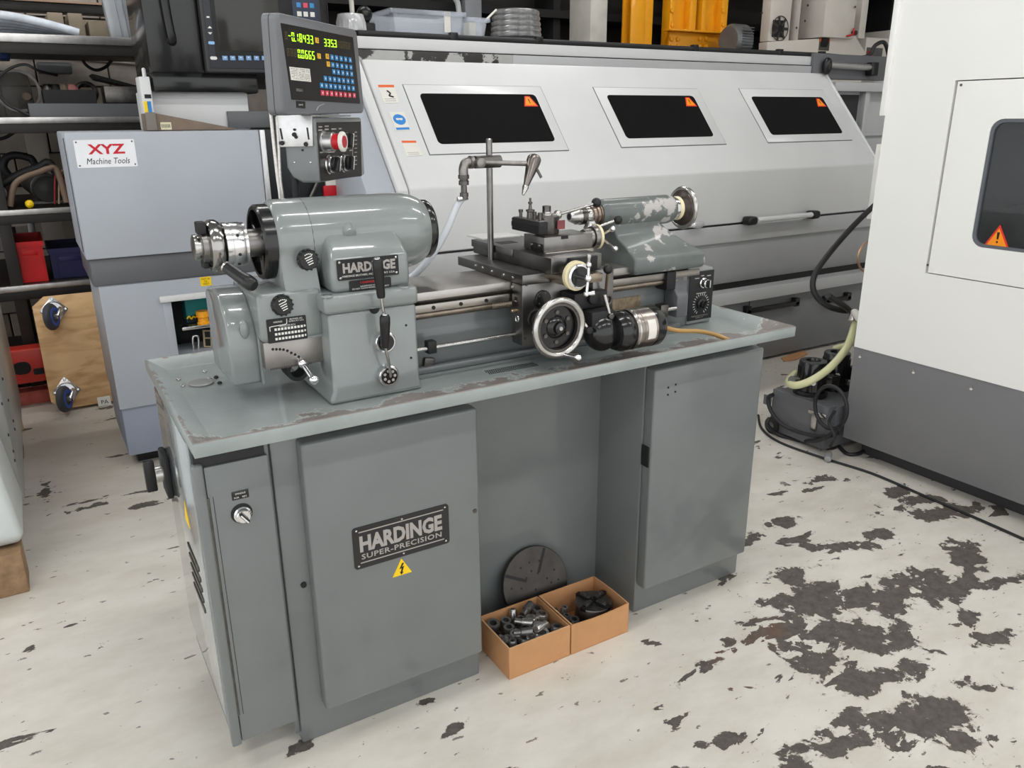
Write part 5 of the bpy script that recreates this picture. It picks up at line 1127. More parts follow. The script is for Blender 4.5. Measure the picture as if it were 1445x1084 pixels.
for (px, py) in ((1356, 120), (1309, 374)):
    p = P(px, py, x=WX); B().lathe(p+X*.001, -X, [(0, .005), (.003, .004)], 10).o('panel_screw', DSTEEL, wm)
p = P(1408, 337, x=WX+.013)
tri = B().prism([p+V((0, a, c)) for a, c in ((-.05, -.036), (.05, -.036), (0, .052))], -X*.001).o('hazard_sticker', mat('sticker_red', rgb(225, 50, 40), .4), wm)
B().prism([p+V((-.0011, a*.74, c*.74)) for a, c in ((-.05, -.036), (.05, -.036), (0, .052))], -X*.0006).o('sticker_centre', ORG_, tri)
B().prism([p+V((-.0018, a, c)) for a, c in ((-.003, -.002), (.003, -.002), (.005, .024), (-.005, .024))], -X*.0004).o('sticker_mark', BPRINT, tri); B().cyl(p+V((-.0017, 0, -.012)), p+V((-.0023, 0, -.012)), .004, n=10).o('sticker_mark', BPRINT, tri)
for px, py in ((1214, 501), (1289.5, 523), (1371, 546)):
    p = P(px, py, x=WX+.003)
    if p.z < zs: B().lathe(p, -X, [(0, .007), (.003, .006)], 12).o('skirt_bolt', BRIGHT, wm); B().lathe(p-Z*.009, -X, [(0, .0055), (.004, .0045)], 10).o('skirt_bolt', PAPER, wm)
B().box(WX-.012, WX+.02, WYF-.005, WYF+.02, 1.5, 2.35).o('corner_trim', WHITE, wm, .004)
# rear box with yellow label, and hoses
p0, p1 = P(1232, 310, y=1.15), P(1262, 203, y=1.15)
rb = B().box(p0.x, p0.x+.5, 1.15, 1.19, p0.z, p1.z).o('rear_box', WHITE, wm, .004)
B().box(p0.x+.35, p0.x+.5, .62, 1.15, p0.z+.2, p0.z+.3).o('rear_arm', WHITE, wm)
p = P(1246, 208, y=1.149); B().box(p.x-.018, p.x+.03, 1.148, 1.15, p.z-.012, p.z+.018).o('yellow_label', YEL, rb); B().box(p.x-.018, p.x+.03, 1.148, 1.15, p.z-.055, p.z-.013).o('label_text', SPRINT, rb)
p = P(1242, 242, y=1.149); B().box(p.x-.012, p.x+.02, 1.14, 1.15, p.z-.022, p.z+.018).o('socket', BLACKM, rb, .003)
hz = [P(1240, 284, y=1.1), P(1205, 318, y=1.05), P(1170, 358, y=1.0), P(1149, 390, y=.98), P(1150, 415, y=.95), P(1170, 433, y=.9), P(1198, 438, y=.85), V((2.885, .80, .72))]
B().tube(hz, .014, 12).o('black_hose', CABLE, wm)
B().tube([P(1236, 336, y=.95), P(1219, 345, y=.95), P(1211, 362, y=.95), P(1214, 378, y=.95), P(1226, 388, y=.95)], .006, 8).o('copper_tube', mat('copper', (.6, .38, .25, 1), .3, .8), wm)
# ---- coolant tank
TX = 2.80
p = P(1097, 553, x=TX); tz = .235
tank = thing('coolant_tank', (TX+.25, .8, 0), 'dark grey coolant tank with black pumps beside the white machine', 'tank')
ty1, ty0 = .985, .66
zt3 = P(1098, 551, x=TX).z
B().box(TX, TX+.06, ty0, ty1, .02, zt3).o('tank_wall', CNCD, tank, .004)
B().box(TX+.06, TX+.7, .66, ty1, .02, zt3-.01).o('tank_body', CNCD, tank, .004)
def pump(cx, cy, r, h):
    m = B().lathe((cx, cy, zt3-.012), Z, [(0, r*1.25), (.03, r*1.25), (.035, r*1.05), (.06, r), (h, r), (h+.004, r*.95), (h+.006, r*.55), (h-.004, r*.5)], 36).o('pump_motor', BLACK, tank)
    f = B()
    for i in range(16):
        a = i*math.pi/8; f.cbox((cx+r*1.0*math.cos(a), cy+r*1.0*math.sin(a), zt3+.5*h+.0), .008, .004, h*.6, Matrix.Rotation(a, 3, 'Z'))
    f.o('pump_fins', BLACK, m)
    B().cbox((cx+.03, cy-r-.02, zt3+h*.45), r*.9, .06, r*1.0).o('terminal_box', BLACK, tank, .006)
    B().lathe((cx-r*.70, cy-r*.75, zt3+h*.4), V((-.7, -.7, 0)), [(0, .012), (.003, .011)], 16).o('pump_badge', PAPER, m)
    return m
pc = P(1153, 545, z=zt3); pump(2.905, .85, .064, .17); pump(3.09, .86, .062, .18)
hz2 = [P(1213, 440, y=.78), P(1206, 460, y=.77), P(1195, 490, y=.74), P(1172, 518, y=.73), P(1145, 537, y=.74), P(1122, 544, y=.80), P(1113, 538, y=.88), P(1122, 527, y=.95)]
B().tube(hz2, .018, 14).o('clear_hose', HOSEY, tank)
B().tube([P(1222, 470, y=.85), P(1200, 485, y=.92), P(1178, 492, y=1.0)], .016, 12).o('clear_hose', HOSEY, tank)
B().cyl(P(1206, 441, y=.78), P(1203, 453, y=.775), .022, n=18).o('hose_clamp', BRIGHT, tank)
B().cyl(P(1206, 441, y=.78), V((2.9, .60, P(1206, 441, y=.78).z)), .018, n=14).o('pipe_stub', PAPER, tank)
B().cyl(P(1117, 537, y=.83), P(1124, 537, y=.83), .022, n=16).o('hose_clip', BRIGHT, tank)
B().cyl((TX-.01, .965, .045), (TX+.02, .965, .045), .042, n=24).o('castor_wheel', RUBBER, tank); B().cyl((TX-.012, .965, .045), (TX-.009, .965, .045), .018, n=16).o('castor_hub', DSTEEL, tank)
B().box(TX-.01, TX+.0, .985, 1.03, .14, .19).o('tank_lug', CNCD, tank, .003)
p = P(1149, 585, x=TX); B().cbox((TX-.004, p.y-.02, p.z+.01), .008, .10, .02).o('level_bracket', BRIGHT, tank, .002)
p = P(1151, 590, x=TX); B().cbox((TX-.008, p.y, p.z-.02), .012, .03, .085).o('level_gauge', BRIGHT, tank, .004)
# ---- loose cables on the floor beside it
lc = [P(a, c, x=TX-.035) for a, c in ((1091, 557), (1084, 562), (1088, 580), (1105, 600), (1135, 612), (1165, 616), (1186, 610))]
B().tube(lc, .010, 10).o('power_cable', CABLE, None, label='thick black cable drooping off the tank corner to the machine', cat='cable')
lc = [P(1086, 590, x=TX-.06), P(1083, 600, x=TX-.065), P(1100, 614, z=.012), P(1130, 622, z=.012), P(1160, 620, x=TX-.06), P(1184, 604, x=TX-.06)]
B().tube(lc, .010, 10).o('power_cable', CABLE, None, label='black cable lying on the floor around the tank castor', cat='cable')
cc = P(1172, 575, x=TX-.03)
lp_ = [cc+V((0, .085*math.cos(a), .10*math.sin(a))) for a in [math.radians(-30+i*30) for i in range(13)]]
B().tube(lp_, .009, 10, 4).o('cable_loop', CABLE, None, label='black cable hung in a round loop against the tank', cat='cable')
pl0 = P(1168, 648, z=.02); pl1 = P(1172, 630, z=.04)
pg = thing('cable_connector', (pl0.x, pl0.y, 0), 'grey plug on a black lead lying by the white machine', 'connector')
B().lathe(pl0+V((0, 0, -.004)), pl1-pl0, [(0, .010), (.004, .015), (.05, .015), (.07, .009), (.075, .006)], 16).o('plug_body', mat('plug_grey', rgb(150, 150, 152), .4), pg)
B().tube([pl1, P(1178, 618, x=TX-.09), P(1174, 606, x=TX-.09), P(1170, 595, x=TX-.09), P(1178, 580, x=TX-.09)], .007, 10).o('plug_lead', CABLE, pg)
lc = [P(1070, 586, z=.006), P(1075, 605, z=.006), P(1100, 624, z=.006), P(1160, 646, z=.006), P(1230, 668, z=.006), P(1300, 698, z=.006), P(1370, 728, z=.006), P(1460, 768, z=.006), V((2.72, -.75, .006)), V((2.66, -1.2, .006)), V((2.74, -1.75, .006))]
B().tube(lc, .006, 8).o('floor_cable', CABLE, None, label='long thin black cable running across the floor past the white machine', cat='cable')
lc = [P(1180, 625, z=.01), P(1195, 640, z=.01), P(1212, 640, z=.01), P(1226, 632, z=.01)]
B().tube(lc, .009, 8).o('power_cable', CABLE, None, label='short black cable end curling under the white machine', cat='cable')
dz = P(1122, 504, z=.003)
B().prism([dz+V((a, c, 0)) for a, c in ((-.14, -.03), (-.05, -.05), (.12, .0), (.15, .06), (.02, .05), (-.10, .03))], Z*.006).o('cardboard_scrap', CARD, None, label='torn brown cardboard scrap on the floor by the grey base', cat='scrap')
# ================================================================ left side
PLY = bpy.data.materials.new('plywood'); PLY.use_nodes = True
def _ply():
    nt = PLY.node_tree; N = nt.nodes; L = nt.links; b = N['Principled BSDF']; tc = N.new('ShaderNodeTexCoord'); mp = N.new('ShaderNodeMapping'); mp.inputs['Scale'].default_value = (2, 2, 9); L.new(tc.outputs['Object'], mp.inputs[0])
    n = N.new('ShaderNodeTexNoise'); n.inputs['Scale'].default_value = 1.6; n.inputs['Detail'].default_value = 6; n.inputs['Distortion'].default_value = 1.2; L.new(mp.outputs[0], n.inputs['Vector'])
    r = N.new('ShaderNodeValToRGB'); r.color_ramp.elements[0].position = .3; r.color_ramp.elements[0].color = rgb(190, 146, 96); r.color_ramp.elements[1].position = .55; r.color_ramp.elements[1].color = rgb(222, 184, 134)
    L.new(n.outputs['Fac'], r.inputs[0]); L.new(r.outputs[0], b.inputs['Base Color']); b.inputs['Roughness'].default_value = .65
_ply()
# plywood dolly leaning on the rack
qd = [P(52, 425, y=3.46), P(123, 415, y=3.46), P(152, 577, y=3.17), P(66, 579, y=3.22)]
bl = V((-.262, 3.25, 0)); brr = V((.04, 3.25, 0)); lean = V((0, .25, .72)).normalized(); dn = V((0, -lean.z, lean.y))
H = .62
dl = thing('plywood_dolly', (-.12, 3.25, 0), 'plywood dolly board with two castors tipped up against the rack', 'dolly')
x0, x1 = -.262, .075
b = B(); o_ = V((0, 3.22, .016))
pts = [(x0+.05, 0), (x1, 0), (x1, H), (x0+.06, H), (x0, H-.05), (x0, .05)]
b.prism([o_+X*x+lean*h for x, h in pts], -dn*.02).o('board', PLY, dl, .001)
def on_board(px, py, off=0): return PN(px, py, o_+dn*off, dn)
ZINC = mat('zinc_plate', (.62, .63, .65, 1), .28, 1, var=.1, scale=40)
TYRE = mat('grey_tyre', rgb(72, 74, 80), .6); TBL = mat('blue_hub_ring', rgb(50, 90, 190), .5)
for px, py in ((72, 442), (90, 556)):
    c = on_board(px+4, py-4); t = B()
    hb = lean; 
    pl4 = [c+X*a*.07+lean*c_*.08 for a, c_ in ((-1, 0), (0, -1), (1, 0), (0, 1))]
    cs_ = B().prism(pl4, dn*.004).o('castor_plate', ZINC, dl, .001)
    for a, c_ in ((-.8, 0), (0, -.8), (.8, 0), (0, .8)): B().lathe(c+X*a*.07+lean*c_*.08+dn*.004, dn, [(0, .008), (.005, .006)], 10).o('castor_bolt', ZINC, cs_)
    B().lathe(c+dn*.004, dn, [(0, .045), (.012, .047), (.02, .04)], 24).o('castor_swivel', ZINC, cs_)
    wc = c+dn*.085-lean*.045-X*.018
    ax = V((1, -.45, .05)).normalized()
    B().lathe(wc-ax*.015, ax, [(-.004, .050), (.0, .066), (.008, .072), (.022, .072), (.030, .066), (.034, .050)], 32).o('castor_wheel', TYRE, cs_)
    B().ring(wc, ax, [(.0175, .034), (.0205, .034), (.0205, .050), (.0175, .050)], 28).o('wheel_ring', TBL, cs_); B().lathe(wc, ax, [(-.03, .014), (.03, .014)], 16).o('wheel_axle', ZINC, cs_)
    B().tube([c+dn*.018+ax*.025, c+dn*.05+ax*.032, wc+ax*.030], .010, 10).o('castor_fork', ZINC, cs_); B().tube([c+dn*.018-ax*.025, c+dn*.05-ax*.032, wc-ax*.030], .010, 10).o('castor_fork', ZINC, cs_)
p = on_board(148, 567, .0005); tg = B().prism([p+X*a+lean*c_ for a, c_ in ((-.035, -.03), (.03, -.03), (.03, .03), (-.035, .03))], dn*.0005).o('paper_tag', PAPER, dl); text('lettering', 'PA', BPRINT, tg, p+dn*.0008, X, lean, .022)
# second plywood edge by the left frame
p = P(6, 398, y=3.03); B().prism([(p.x-.28, 3.03, .0), (-.402, 3.03, .0), (-.402, 3.03, P(8, 398, y=3.03).z-.02), (-.422, 3.03, P(8, 398, y=3.03).z), (p.x-.28, 3.03, P(8, 398, y=3.03).z)], (0, .02, 0)).o('plywood_sheet', PLY, None, label='plywood sheet edge standing behind the grey cabinet', cat='plywood')
# ---- foreground machine cut by the left edge
LX = -.386
lm = thing('grey_cabinet_machine', (-.75, 2.2, 0), 'grey steel cabinet machine standing on a timber block', 'machine')
LG = mat('left_grey', rgb(150, 150, 146), .35, .2, var=.06); LW = mat('left_white', rgb(206, 211, 211), .35, coat=.2, var=.02)
ya = 1.45
B().box(LX-.7, LX, 1.70, 3.0, .16, .72).o('cabinet_body', LG, lm, .012)
B().box(LX-.7, LX+.002, 1.9, 2.96, .20, .68).o('cabinet_panel', mat('left_panel', rgb(160, 160, 155), .3, .3, var=.08), lm, .006)
b = B(); b.loft([rect(LX-.6, LX-.02, 1.36, 1.70, .155), rect(LX-.6, LX-.005, 1.33, 1.72, .19), rect(LX-.6, LX-.03, 1.36, 1.72, .40), rect(LX-.6, LX-.06, 1.42, 1.72, .62)]); b.o('white_cover', LW, lm, .02, 3)
for k_, (px, py) in enumerate(((3, 535), (11, 565), (2, 570), (18, 594), (20, 606), (11, 614), (18, 637), (20, 650))):
    p = P(px, py, x=LX+.002)
    B().lathe(p, X, [(0, .006), (.004, .005)], 10).o('panel_bolt', BLACKM, lm)
B().box(LX-.5, LX-.08, 1.5, 2.9, .075, .16).o('machine_plinth', CNCD, lm)
TIM = mat('rough_timber', rgb(150, 122, 92), .85, var=.25, scale=30, bump=.4)
tbk = B().box(LX-.5, LX-.02, 1.30, 1.44, 0, .15).o('timber_block', TIM, None, .004, label='sawn timber block under the grey cabinet machine', cat='timber')
B().box(LX-.5, LX-.02, 2.6, 2.75, 0, .074).o('timber_block', TIM, None, .004, label='sawn timber batten at the back under the grey cabinet machine', cat='timber')
# ---- storage rack
RY = 3.55; RK = mat('rack_dark', rgb(48, 46, 44), .5, .3, var=.12); RL = mat('rack_bare_edge', (.6, .59, .57, 1), .35, 1, var=.12, scale=30); 
rack = thing('storage_rack', (-.6, 4.0, 0), 'dark steel storage rack with bare metal shelf edges against the wall', 'rack')
pz = lambda px, py: P(px, py, y=RY).z
px_ = P(30, 430, y=RY).x
for xx in (px_-.03, px_-1.9, .62): B().box(xx, xx+.06, RY, RY+.06, 0, 2.6).o('rack_post', RK, rack, .003)
for xx in (px_-.03, px_-1.9, .62): B().box(xx, xx+.06, 4.6, 4.66, 0, 2.6).o('rack_post', RK, rack, .003)
sh = {}
for nm, (a_, c_) in {'a': ((100, 50), (100, 69)), 'b': ((100, 165), (100, 179)), 'c': ((60, 294), (60, 306)), 'd': ((70, 399), (70, 412))}.items():
    zt_, zb_ = pz(*a_), pz(*c_); sh[nm] = zt_
    x0_ = px_-1.9 if nm in 'ab' else px_-1.9
    s_ = B().box(x0_, .68, RY+.012, 4.66, zb_+.01, zt_-.002).o('shelf', RK, rack, .002)
    B().box(x0_, .68, RY-.012, RY+.012, zb_+(zt_-zb_)*.35, zt_).o('shelf_edge', RL, s_, .003)
    B().box(x0_, .68, RY-.006, RY+.012, zb_-.03, zb_+(zt_-zb_)*.35).o('shelf_beam', RK, s_, .003)
B().box(px_-1.9, .68, RY, 4.66, .10, .13).o('shelf', RK, rack, .002)
# crates on the rack
def crate(name, x0, x1, y0, y1, z0, z1, m, label):
    t = thing(name, ((x0+x1)/2, (y0+y1)/2, z0), label, 'crate')
    z0 += .001
    B().box(x0, x1, y0, y1, z0, z0+.008).o('crate_base', m, t)
    for a, b_, c, d in ((x0, x1, y0, y0+.006), (x0, x1, y1-.006, y1), (x0, x0+.006, y0+.006, y1-.006), (x1-.006, x1, y0+.006, y1-.006)): B().box(a, b_, c, d, z0+.008, z1-.025).o('crate_wall', m, t)
    rm = B()
    for a, b_, c, d in ((x0-.008, x1+.008, y0-.008, y0+.006), (x0-.008, x1+.008, y1-.006, y1+.008), (x0-.008, x0+.006, y0+.006, y1-.006), (x1-.006, x1+.008, y0+.006, y1-.006)): rm.box(a, b_, c, d, z1-.028, z1)
    rm.o('crate_rim', m, t)
    for f in (.12, .88): xx = lerp(x0, x1, f); B().box(xx-.006, xx+.006, y0-.006, y0, z0, z1-.028).o('crate_rib', m, t)
    B().box(lerp(x0, x1, .22), lerp(x0, x1, .78), y0-.004, y0, z1-.075, z1-.05).o('crate_grip', m, t, .001)
CRR = mat('crate_red', rgb(205, 18, 22), .45, var=.06); CRB = mat('crate_navy', rgb(28, 26, 74), .5, var=.06); CRK = mat('crate_black', rgb(26, 26, 28), .5, var=.1)
pa, pb = P(20, 388, y=RY+.06), P(67, 385, y=RY+.06)
crate('stacking_crate', pa.x+.03, pb.x, RY+.06, RY+.5, sh['d'], P(40, 341, y=RY+.06).z, CRR, 'red plastic stacking crate on the lower rack shelf')
pa, pb = P(72, 385, y=RY+.08), P(113, 380, y=RY+.08)
crate('stacking_crate', pa.x+.01, pb.x+.06, RY+.10, RY+.5, sh['d'], P(90, 350, y=RY+.1).z, CRB, 'navy blue plastic stacking crate beside the red one on the rack')
# motor and hoses on the shelf c
zc = sh['c']
mtr = thing('electric_motor', (P(65, 280, y=3.75).x, 3.75, zc), 'grey cylindrical electric motor lying on the middle rack shelf', 'motor')
m0 = P(47, 252, y=4.05); m1 = P(68, 274, y=3.80); MG = mat('motor_grey', rgb(110, 112, 112), .4, .3, var=.15)
m1.z = max(m1.z, zc+.085); m0.z = max(m0.z, zc+.085)
B().lathe(m0, m1-m0, [(0, .07), (.03, .08), ((m1-m0).length-.03, .08), ((m1-m0).length-.028, .076), ((m1-m0).length, .076), ((m1-m0).length+.012, .066)], 32).o('motor_can', MG, mtr)
B().lathe(m1-(m1-m0).normalized()*.028, m1-m0, [(0, .0815), (.006, .0815)], 32).o('motor_rim', BRIGHT, mtr)
B().lathe(m1, m1-m0, [(0, .074), (.012, .07), (.014, .03), (.02, .02)], 28).o('motor_end', mat('motor_end', rgb(70, 70, 68), .5), mtr)
B().cbox((m0.x+.04, 3.93, zc+.008), .16, .22, .014).o('motor_foot', DSTEEL, mtr)
def loose(name, pts, r, m, label, cat='hose'): return B().tube(pts, r, 10).o(name, m, None, label=label, cat=cat)
loose('ribbed_hose', [P(-15, 268, y=3.65), P(5, 258, y=3.65), P(30, 245, y=3.65), P(55, 236, y=3.655), P(72, 232, y=3.66), V((P(72, 232, y=3.66).x+.05, 3.665, zc+.024))], .022, RUBBER, 'thick black hose arching over the motor on the rack')
loose('brown_hose', [V((P(10, 270, y=3.58).x, 3.585, zc+.017)), P(20, 262, y=3.585), P(35, 250, y=3.585), P(55, 243, y=3.59), P(68, 238, y=3.60), P(80, 240, y=3.61), V((P(90, 262, y=3.61).x, 3.61, zc+.02))], .016, mat('hose_brown', rgb(110, 92, 76), .6), 'brown hose lying over the motor on the rack')
loose('rubber_ring_hose', [P(12, 247, y=4.1), P(5, 236, y=4.1), P(8, 224, y=4.1), P(20, 219, y=4.1), P(38, 222, y=4.1), P(48, 230, y=4.1), V((P(48, 230, y=4.1).x+.03, 4.12, zc+.024))], .022, RUBBER, 'coiled black rubber hose standing behind the motor on the rack')
for i, (x_, m_) in enumerate(((86, mat('wire_red', rgb(150, 40, 50), .5)), (92, mat('wire_tan', rgb(165, 140, 110), .5)), (98, BLACKM))):
    loose('wire_bundle', [V((P(x_-12, 270, y=3.66).x, 3.66, zc+.01)), P(x_-8, 250, y=3.64), P(x_-2, 240, y=3.64), P(x_+4, 255, y=3.64), V((P(x_+10, 275, y=3.66).x, 3.66, zc+.008))], .005, m_, ('red wire', 'tan wire', 'black wire')[i]+' looping from the heap beside the motor', 'wire')
yc = P(40, 280, y=3.62); B().sph((yc.x, 3.60, zc+.022), .022, 14, (1, .8, 1)).o('yellow_plug', YEL, None, label='small yellow plastic plug on the rack before the motor', cat='plug')
hp_ = thing('machine_casting', (P(14, 280, y=3.8).x, 3.85, zc), 'greasy metal machine head on the rack left of the motor', 'machine part')
hx = P(14, 280, y=3.8).x; B().box(hx-.13, hx+.02, 3.74, 4.0, zc+.001, zc+.16).o('head_body', mat('greasy', rgb(88, 84, 78), .5, .3, var=.3, scale=14), hp_, .02); B().lathe((hx-.05, 3.72, zc+.08), -Y, [(0, .05), (.03, .045), (.032, .02), (.06, .02)], 20).o('head_boss', DSTEEL, hp_)
# shelf b: tray, black box, perspex cover
zb_ = sh['b']
xa, xb = P(40, 150, y=3.6).x, .60
tr = thing('steel_tray', ((xa+xb)/2, 3.8, zb_), 'long grey sheet metal tray on the upper rack shelf', 'tray')
zt_ = P(100, 146, y=3.62).z
B().box(xa, xb, 3.62, 3.625, zb_+.001, zt_).o('tray_front', mat('tray_grey', rgb(96, 98, 100), .4, .4, var=.06), tr); B().box(xa, xb, 3.625, 3.98, zb_+.001, zb_+.006).o('tray_base', DSTEEL, tr); B().box(xa, xb, 3.98, 3.985, zb_+.001, zt_).o('tray_back', DSTEEL, tr); B().box(xa, xa+.005, 3.625, 3.98, zb_+.006, zt_).o('tray_end', DSTEEL, tr); B().box(xb-.005, xb, 3.625, 3.98, zb_+.006, zt_).o('tray_end', DSTEEL, tr)
xa2, xb2 = P(62, 140, y=3.72).x, P(136, 140, y=3.72).x; zz = P(100, 127, y=3.72).z
bb = thing('black_bin', ((xa2+xb2)/2, 3.82, zb_), 'open black bin of small parts inside the steel tray', 'bin')
for a, b_, c, d in ((xa2, xb2, 3.70, 3.706), (xa2, xb2, 3.93, 3.936), (xa2, xa2+.006, 3.706, 3.93), (xb2-.006, xb2, 3.706, 3.93)): B().box(a, b_, c, d, zb_+.008, zz).o('bin_wall', CRK, bb)
B().box(xa2, xb2, 3.70, 3.936, zb_+.007, zb_+.012).o('bin_base', CRK, bb)
for i, (px, py, r, m_) in enumerate(((66, 118, .030, DSTEEL), (78, 120, .030, BLACKM), (90, 121, .030, mat('tan_part', rgb(128, 112, 96), .6)), (102, 121, .032, mat('pink_part', rgb(196, 130, 125), .6)), (121, 121, .045, DSTEEL))):
    p = P(px, py, y=3.8); p.z = min(p.z, zz+.03)
    if i == 4: B().torus((p.x, 3.82, zz-.01), Y, .05, .012, 24, 8).o('steel_ring', DSTEEL, None, label='steel ring standing in the black bin', cat='ring')
    else: B().lathe((p.x, 3.82, zb_+.013), Z, [(0, r*.8), (zz-zb_-.03, r*.9), (zz-zb_+.0, r), (zz-zb_+.02, r*.6)], 14).o('machine_part', m_, None, label=('dark steel', 'black', 'tan', 'pink')[i]+' round part in the black bin on the rack', cat='part')
pv = P(25, 165, y=3.6); cvx0, cvx1 = P(-30, 140, y=4.0).x, P(60, 140, y=4.0).x
cov = mat('dirty_perspex', rgb(96, 94, 88), .3, alpha=.6, var=.35, scale=10)
pc_ = thing('plastic_cover', ((cvx0+cvx1)/2, 4.1, zb_), 'dirty smoked plastic cover on the upper rack shelf', 'cover')
zz2 = P(30, 100, y=4.0).z
B().prism([(x, 4.0, z) for x, z in ((cvx0, zb_+.002), (cvx1-.04, zb_+.002), (cvx1-.05, zz2-.02), (cvx1-.09, zz2), (cvx0, zz2))], (0, .30, 0)).o('cover_shell', cov, pc_, .015)
ringc = P(25, 128, y=3.99); B().ring((ringc.x, 3.994, ringc.z), Y, [(-.004, .10), (.004, .10), (.004, .115), (-.004, .115)], 32).o('cover_ring', DSTEEL, pc_)
B().lathe((ringc.x+.04, 3.998, ringc.z-.03), -Y, [(0, .025), (.01, .02)], 16).o('cover_hub', mat('tan_part', rgb(128, 112, 96), .6), pc_)
loose('black_cable', [P(-10, 118, y=3.6), P(12, 98, y=3.6), P(35, 91, y=3.6), P(55, 100, y=3.62), P(80, 106, y=3.8)], .007, CABLE, 'thin black cable arching over the plastic cover', 'cable')
loose('black_cable', [P(-10, 122, y=3.62), P(8, 145, y=3.61), P(25, 155, y=3.61), V((P(40, 156, y=3.61).x, 3.61, zb_+.008))], .007, CABLE, 'thin black cable hanging in front of the plastic cover', 'cable')
loose('black_cable', [P(112, 72, y=4.6), P(120, 90, y=4.6), P(135, 99, y=4.6), P(150, 94, y=4.6), P(160, 84, y=4.6), P(185, 80, y=4.6)], .010, CABLE, 'black cable hanging in a loop on the block wall', 'cable')
for i, (a_, c_) in enumerate((((0, 195), (30, 175)), ((0, 186), (30, 172)))): loose('black_cable', [P(-6, a_[1]+2, y=4.3), P(10, a_[1]-2, y=4.3), P(c_[0]+4, c_[1]+1, y=4.3)], .010, CABLE, ('lower', 'upper')[i]+' black cable sagging behind the rack above the motor', 'cable')
pp_ = B().prism([P(130, 104, y=3.95), P(194, 121, y=3.95), P(191, 124, y=3.95), P(136, 111, y=3.95)], (0, .25, 0)).o('black_sheet', BLACKM, None, label='black sheet metal lid resting askew on the rack', cat='sheet')
B().box(P(145, 123, y=3.75).x, .6, 3.70, 3.9, zt_+.003, P(150, 122, y=3.75).z).o('dark_flat_bar', DSTEEL, None, .003, label='flat dark steel bar across the sheet metal tray', cat='bar')
# conduit and box on the wall
B().cyl(P(25, 76, y=4.93), P(196, 76, y=4.93), .022, n=14).o('wall_conduit', BRICKM, None, label='pale painted conduit pipe along the block wall', cat='pipe')
B().cyl(P(100, 82, y=4.95), P(196, 90, y=4.95), .010, n=10).o('wall_pipe', BRICKM, None, label='thin pale pipe under the conduit on the block wall', cat='pipe')
p0, p1 = P(52, 92, y=4.85), P(103, 104, y=4.85); B().box(p0.x, p1.x, 4.84, 4.978, p1.z, p0.z+.02).o('grey_junction_box', MG, None, .01, label='long grey junction box on the block wall', cat='box')
p0, p1 = P(-5, 70, y=4.2), P(15, 84, y=4.2); B().box(p0.x, p1.x, 4.2, 4.4, p1.z, p0.z).o('blue_bracket', mat('blue_steel', rgb(32, 62, 120), .5, var=.1), rack, .01)
# top shelf: plastic wrap, cartons, timber
za = sh['a']
WR = mat('plastic_wrap', rgb(205, 212, 222), .12, coat=.6, var=.12, scale=20, bump=.6)
wr = thing('wrapped_bundle', (P(50, 45, y=3.7).x, 3.7, za), 'long bundle shrouded in clear white plastic wrap on the top shelf', 'bundle')
for i in range(5):
    a_ = P(-30, 18+7*i, y=3.62+.05*i); c_ = P(112-6*i, 50, y=3.62+.05*i); c_.z = za+.02
    a_.z = max(a_.z, za+.02)
    B().tube([a_, lerp(a_, c_, .35)+Z*.015, lerp(a_, c_, .7)+Z*.012, c_], .022-.002*i, 12).o('wrap_fold', WR, wr)
for (a_, c_), m_, lb in ((((66, 17), (93, 48)), BRICKT, 'tan carton standing on the top shelf behind the plastic wrap'), (((95, 18), (120, 48)), BRICKT, 'worn tan carton beside another on the top shelf'), (((124, 29), (155, 50)), BRICKM, 'pale low carton at the end of the top shelf row')):
    p0, p1 = P(*a_, y=3.95), P(*c_, y=3.95); B().box(p0.x, p1.x, 3.95, 4.2, za, p0.z).o('carton', mat('tan_card', rgb(150, 138, 120), .8, var=.12, scale=20), None, .003, label=lb, cat='carton')
zl = P(100, 2, y=3.9).z
B().box(px_-1.8, .5, 4.5, 4.64, P(80, 17, y=4.5).z, P(80, 2, y=4.5).z).o('rack_rail', RK, rack, .004)
B().box(px_-1.8, .5, 4.48, 4.5, P(80, 4, y=4.5).z, P(80, 1, y=4.5).z).o('rail_edge', mat('tan_edge', rgb(170, 140, 120), .6), rack)
p0 = P(154, 48, y=3.7)
ps = thing('sheet_pack', (P(178, 48, y=3.7).x, 3.7, za), 'upright pack of clear plastic sheets on the top shelf end', 'sheets')
for i in range(5):
    xa_ = P(155+10*i, 48, y=3.66).x; B().frame(V((xa_, 3.62+.01*i, za+.003)), V((.06, 0, 0)), V((0, .10, 0)), V((-.035, 0, .50))).o('plastic_sheet', mat('clear_sheet', rgb(190, 195, 200), .15, coat=.5, var=.1, alpha=.75), ps, .01)
B().frame(V((P(186, 30, y=3.61).x, 3.605, za+.003)), V((.10, 0, 0)), V((0, .005, 0)), V((-.03, 0, .45))).o('blue_sheet', mat('blue_tint', rgb(120, 150, 190), .15, alpha=.7), ps)
# white upright behind the shelves
for a_, c_ in (((31, 183), (68, 222)),):
    x0_, x1_ = P(36, 200, y=4.7).x, P(66, 200, y=4.7).x
    B().box(x0_, x1_, 4.70, 4.74, .0, 1.66).o('white_board', mat('off_white', rgb(196, 186, 176), .6, var=.08), None, .003, label='off-white narrow board standing behind the rack shelves', cat='board')
B().cyl(P(41, 304, y=4.2), P(48, 342, y=4.2), .02, n=12).o('grey_tube', CNCM, rack)
p0, p1 = P(14, 308, y=4.25), P(48, 318, y=4.25); B().box(p0.x, p1.x, 4.25, 4.29, p1.z, p0.z).o('pale_slat', mat('off_white', rgb(196, 186, 176), .6), rack)
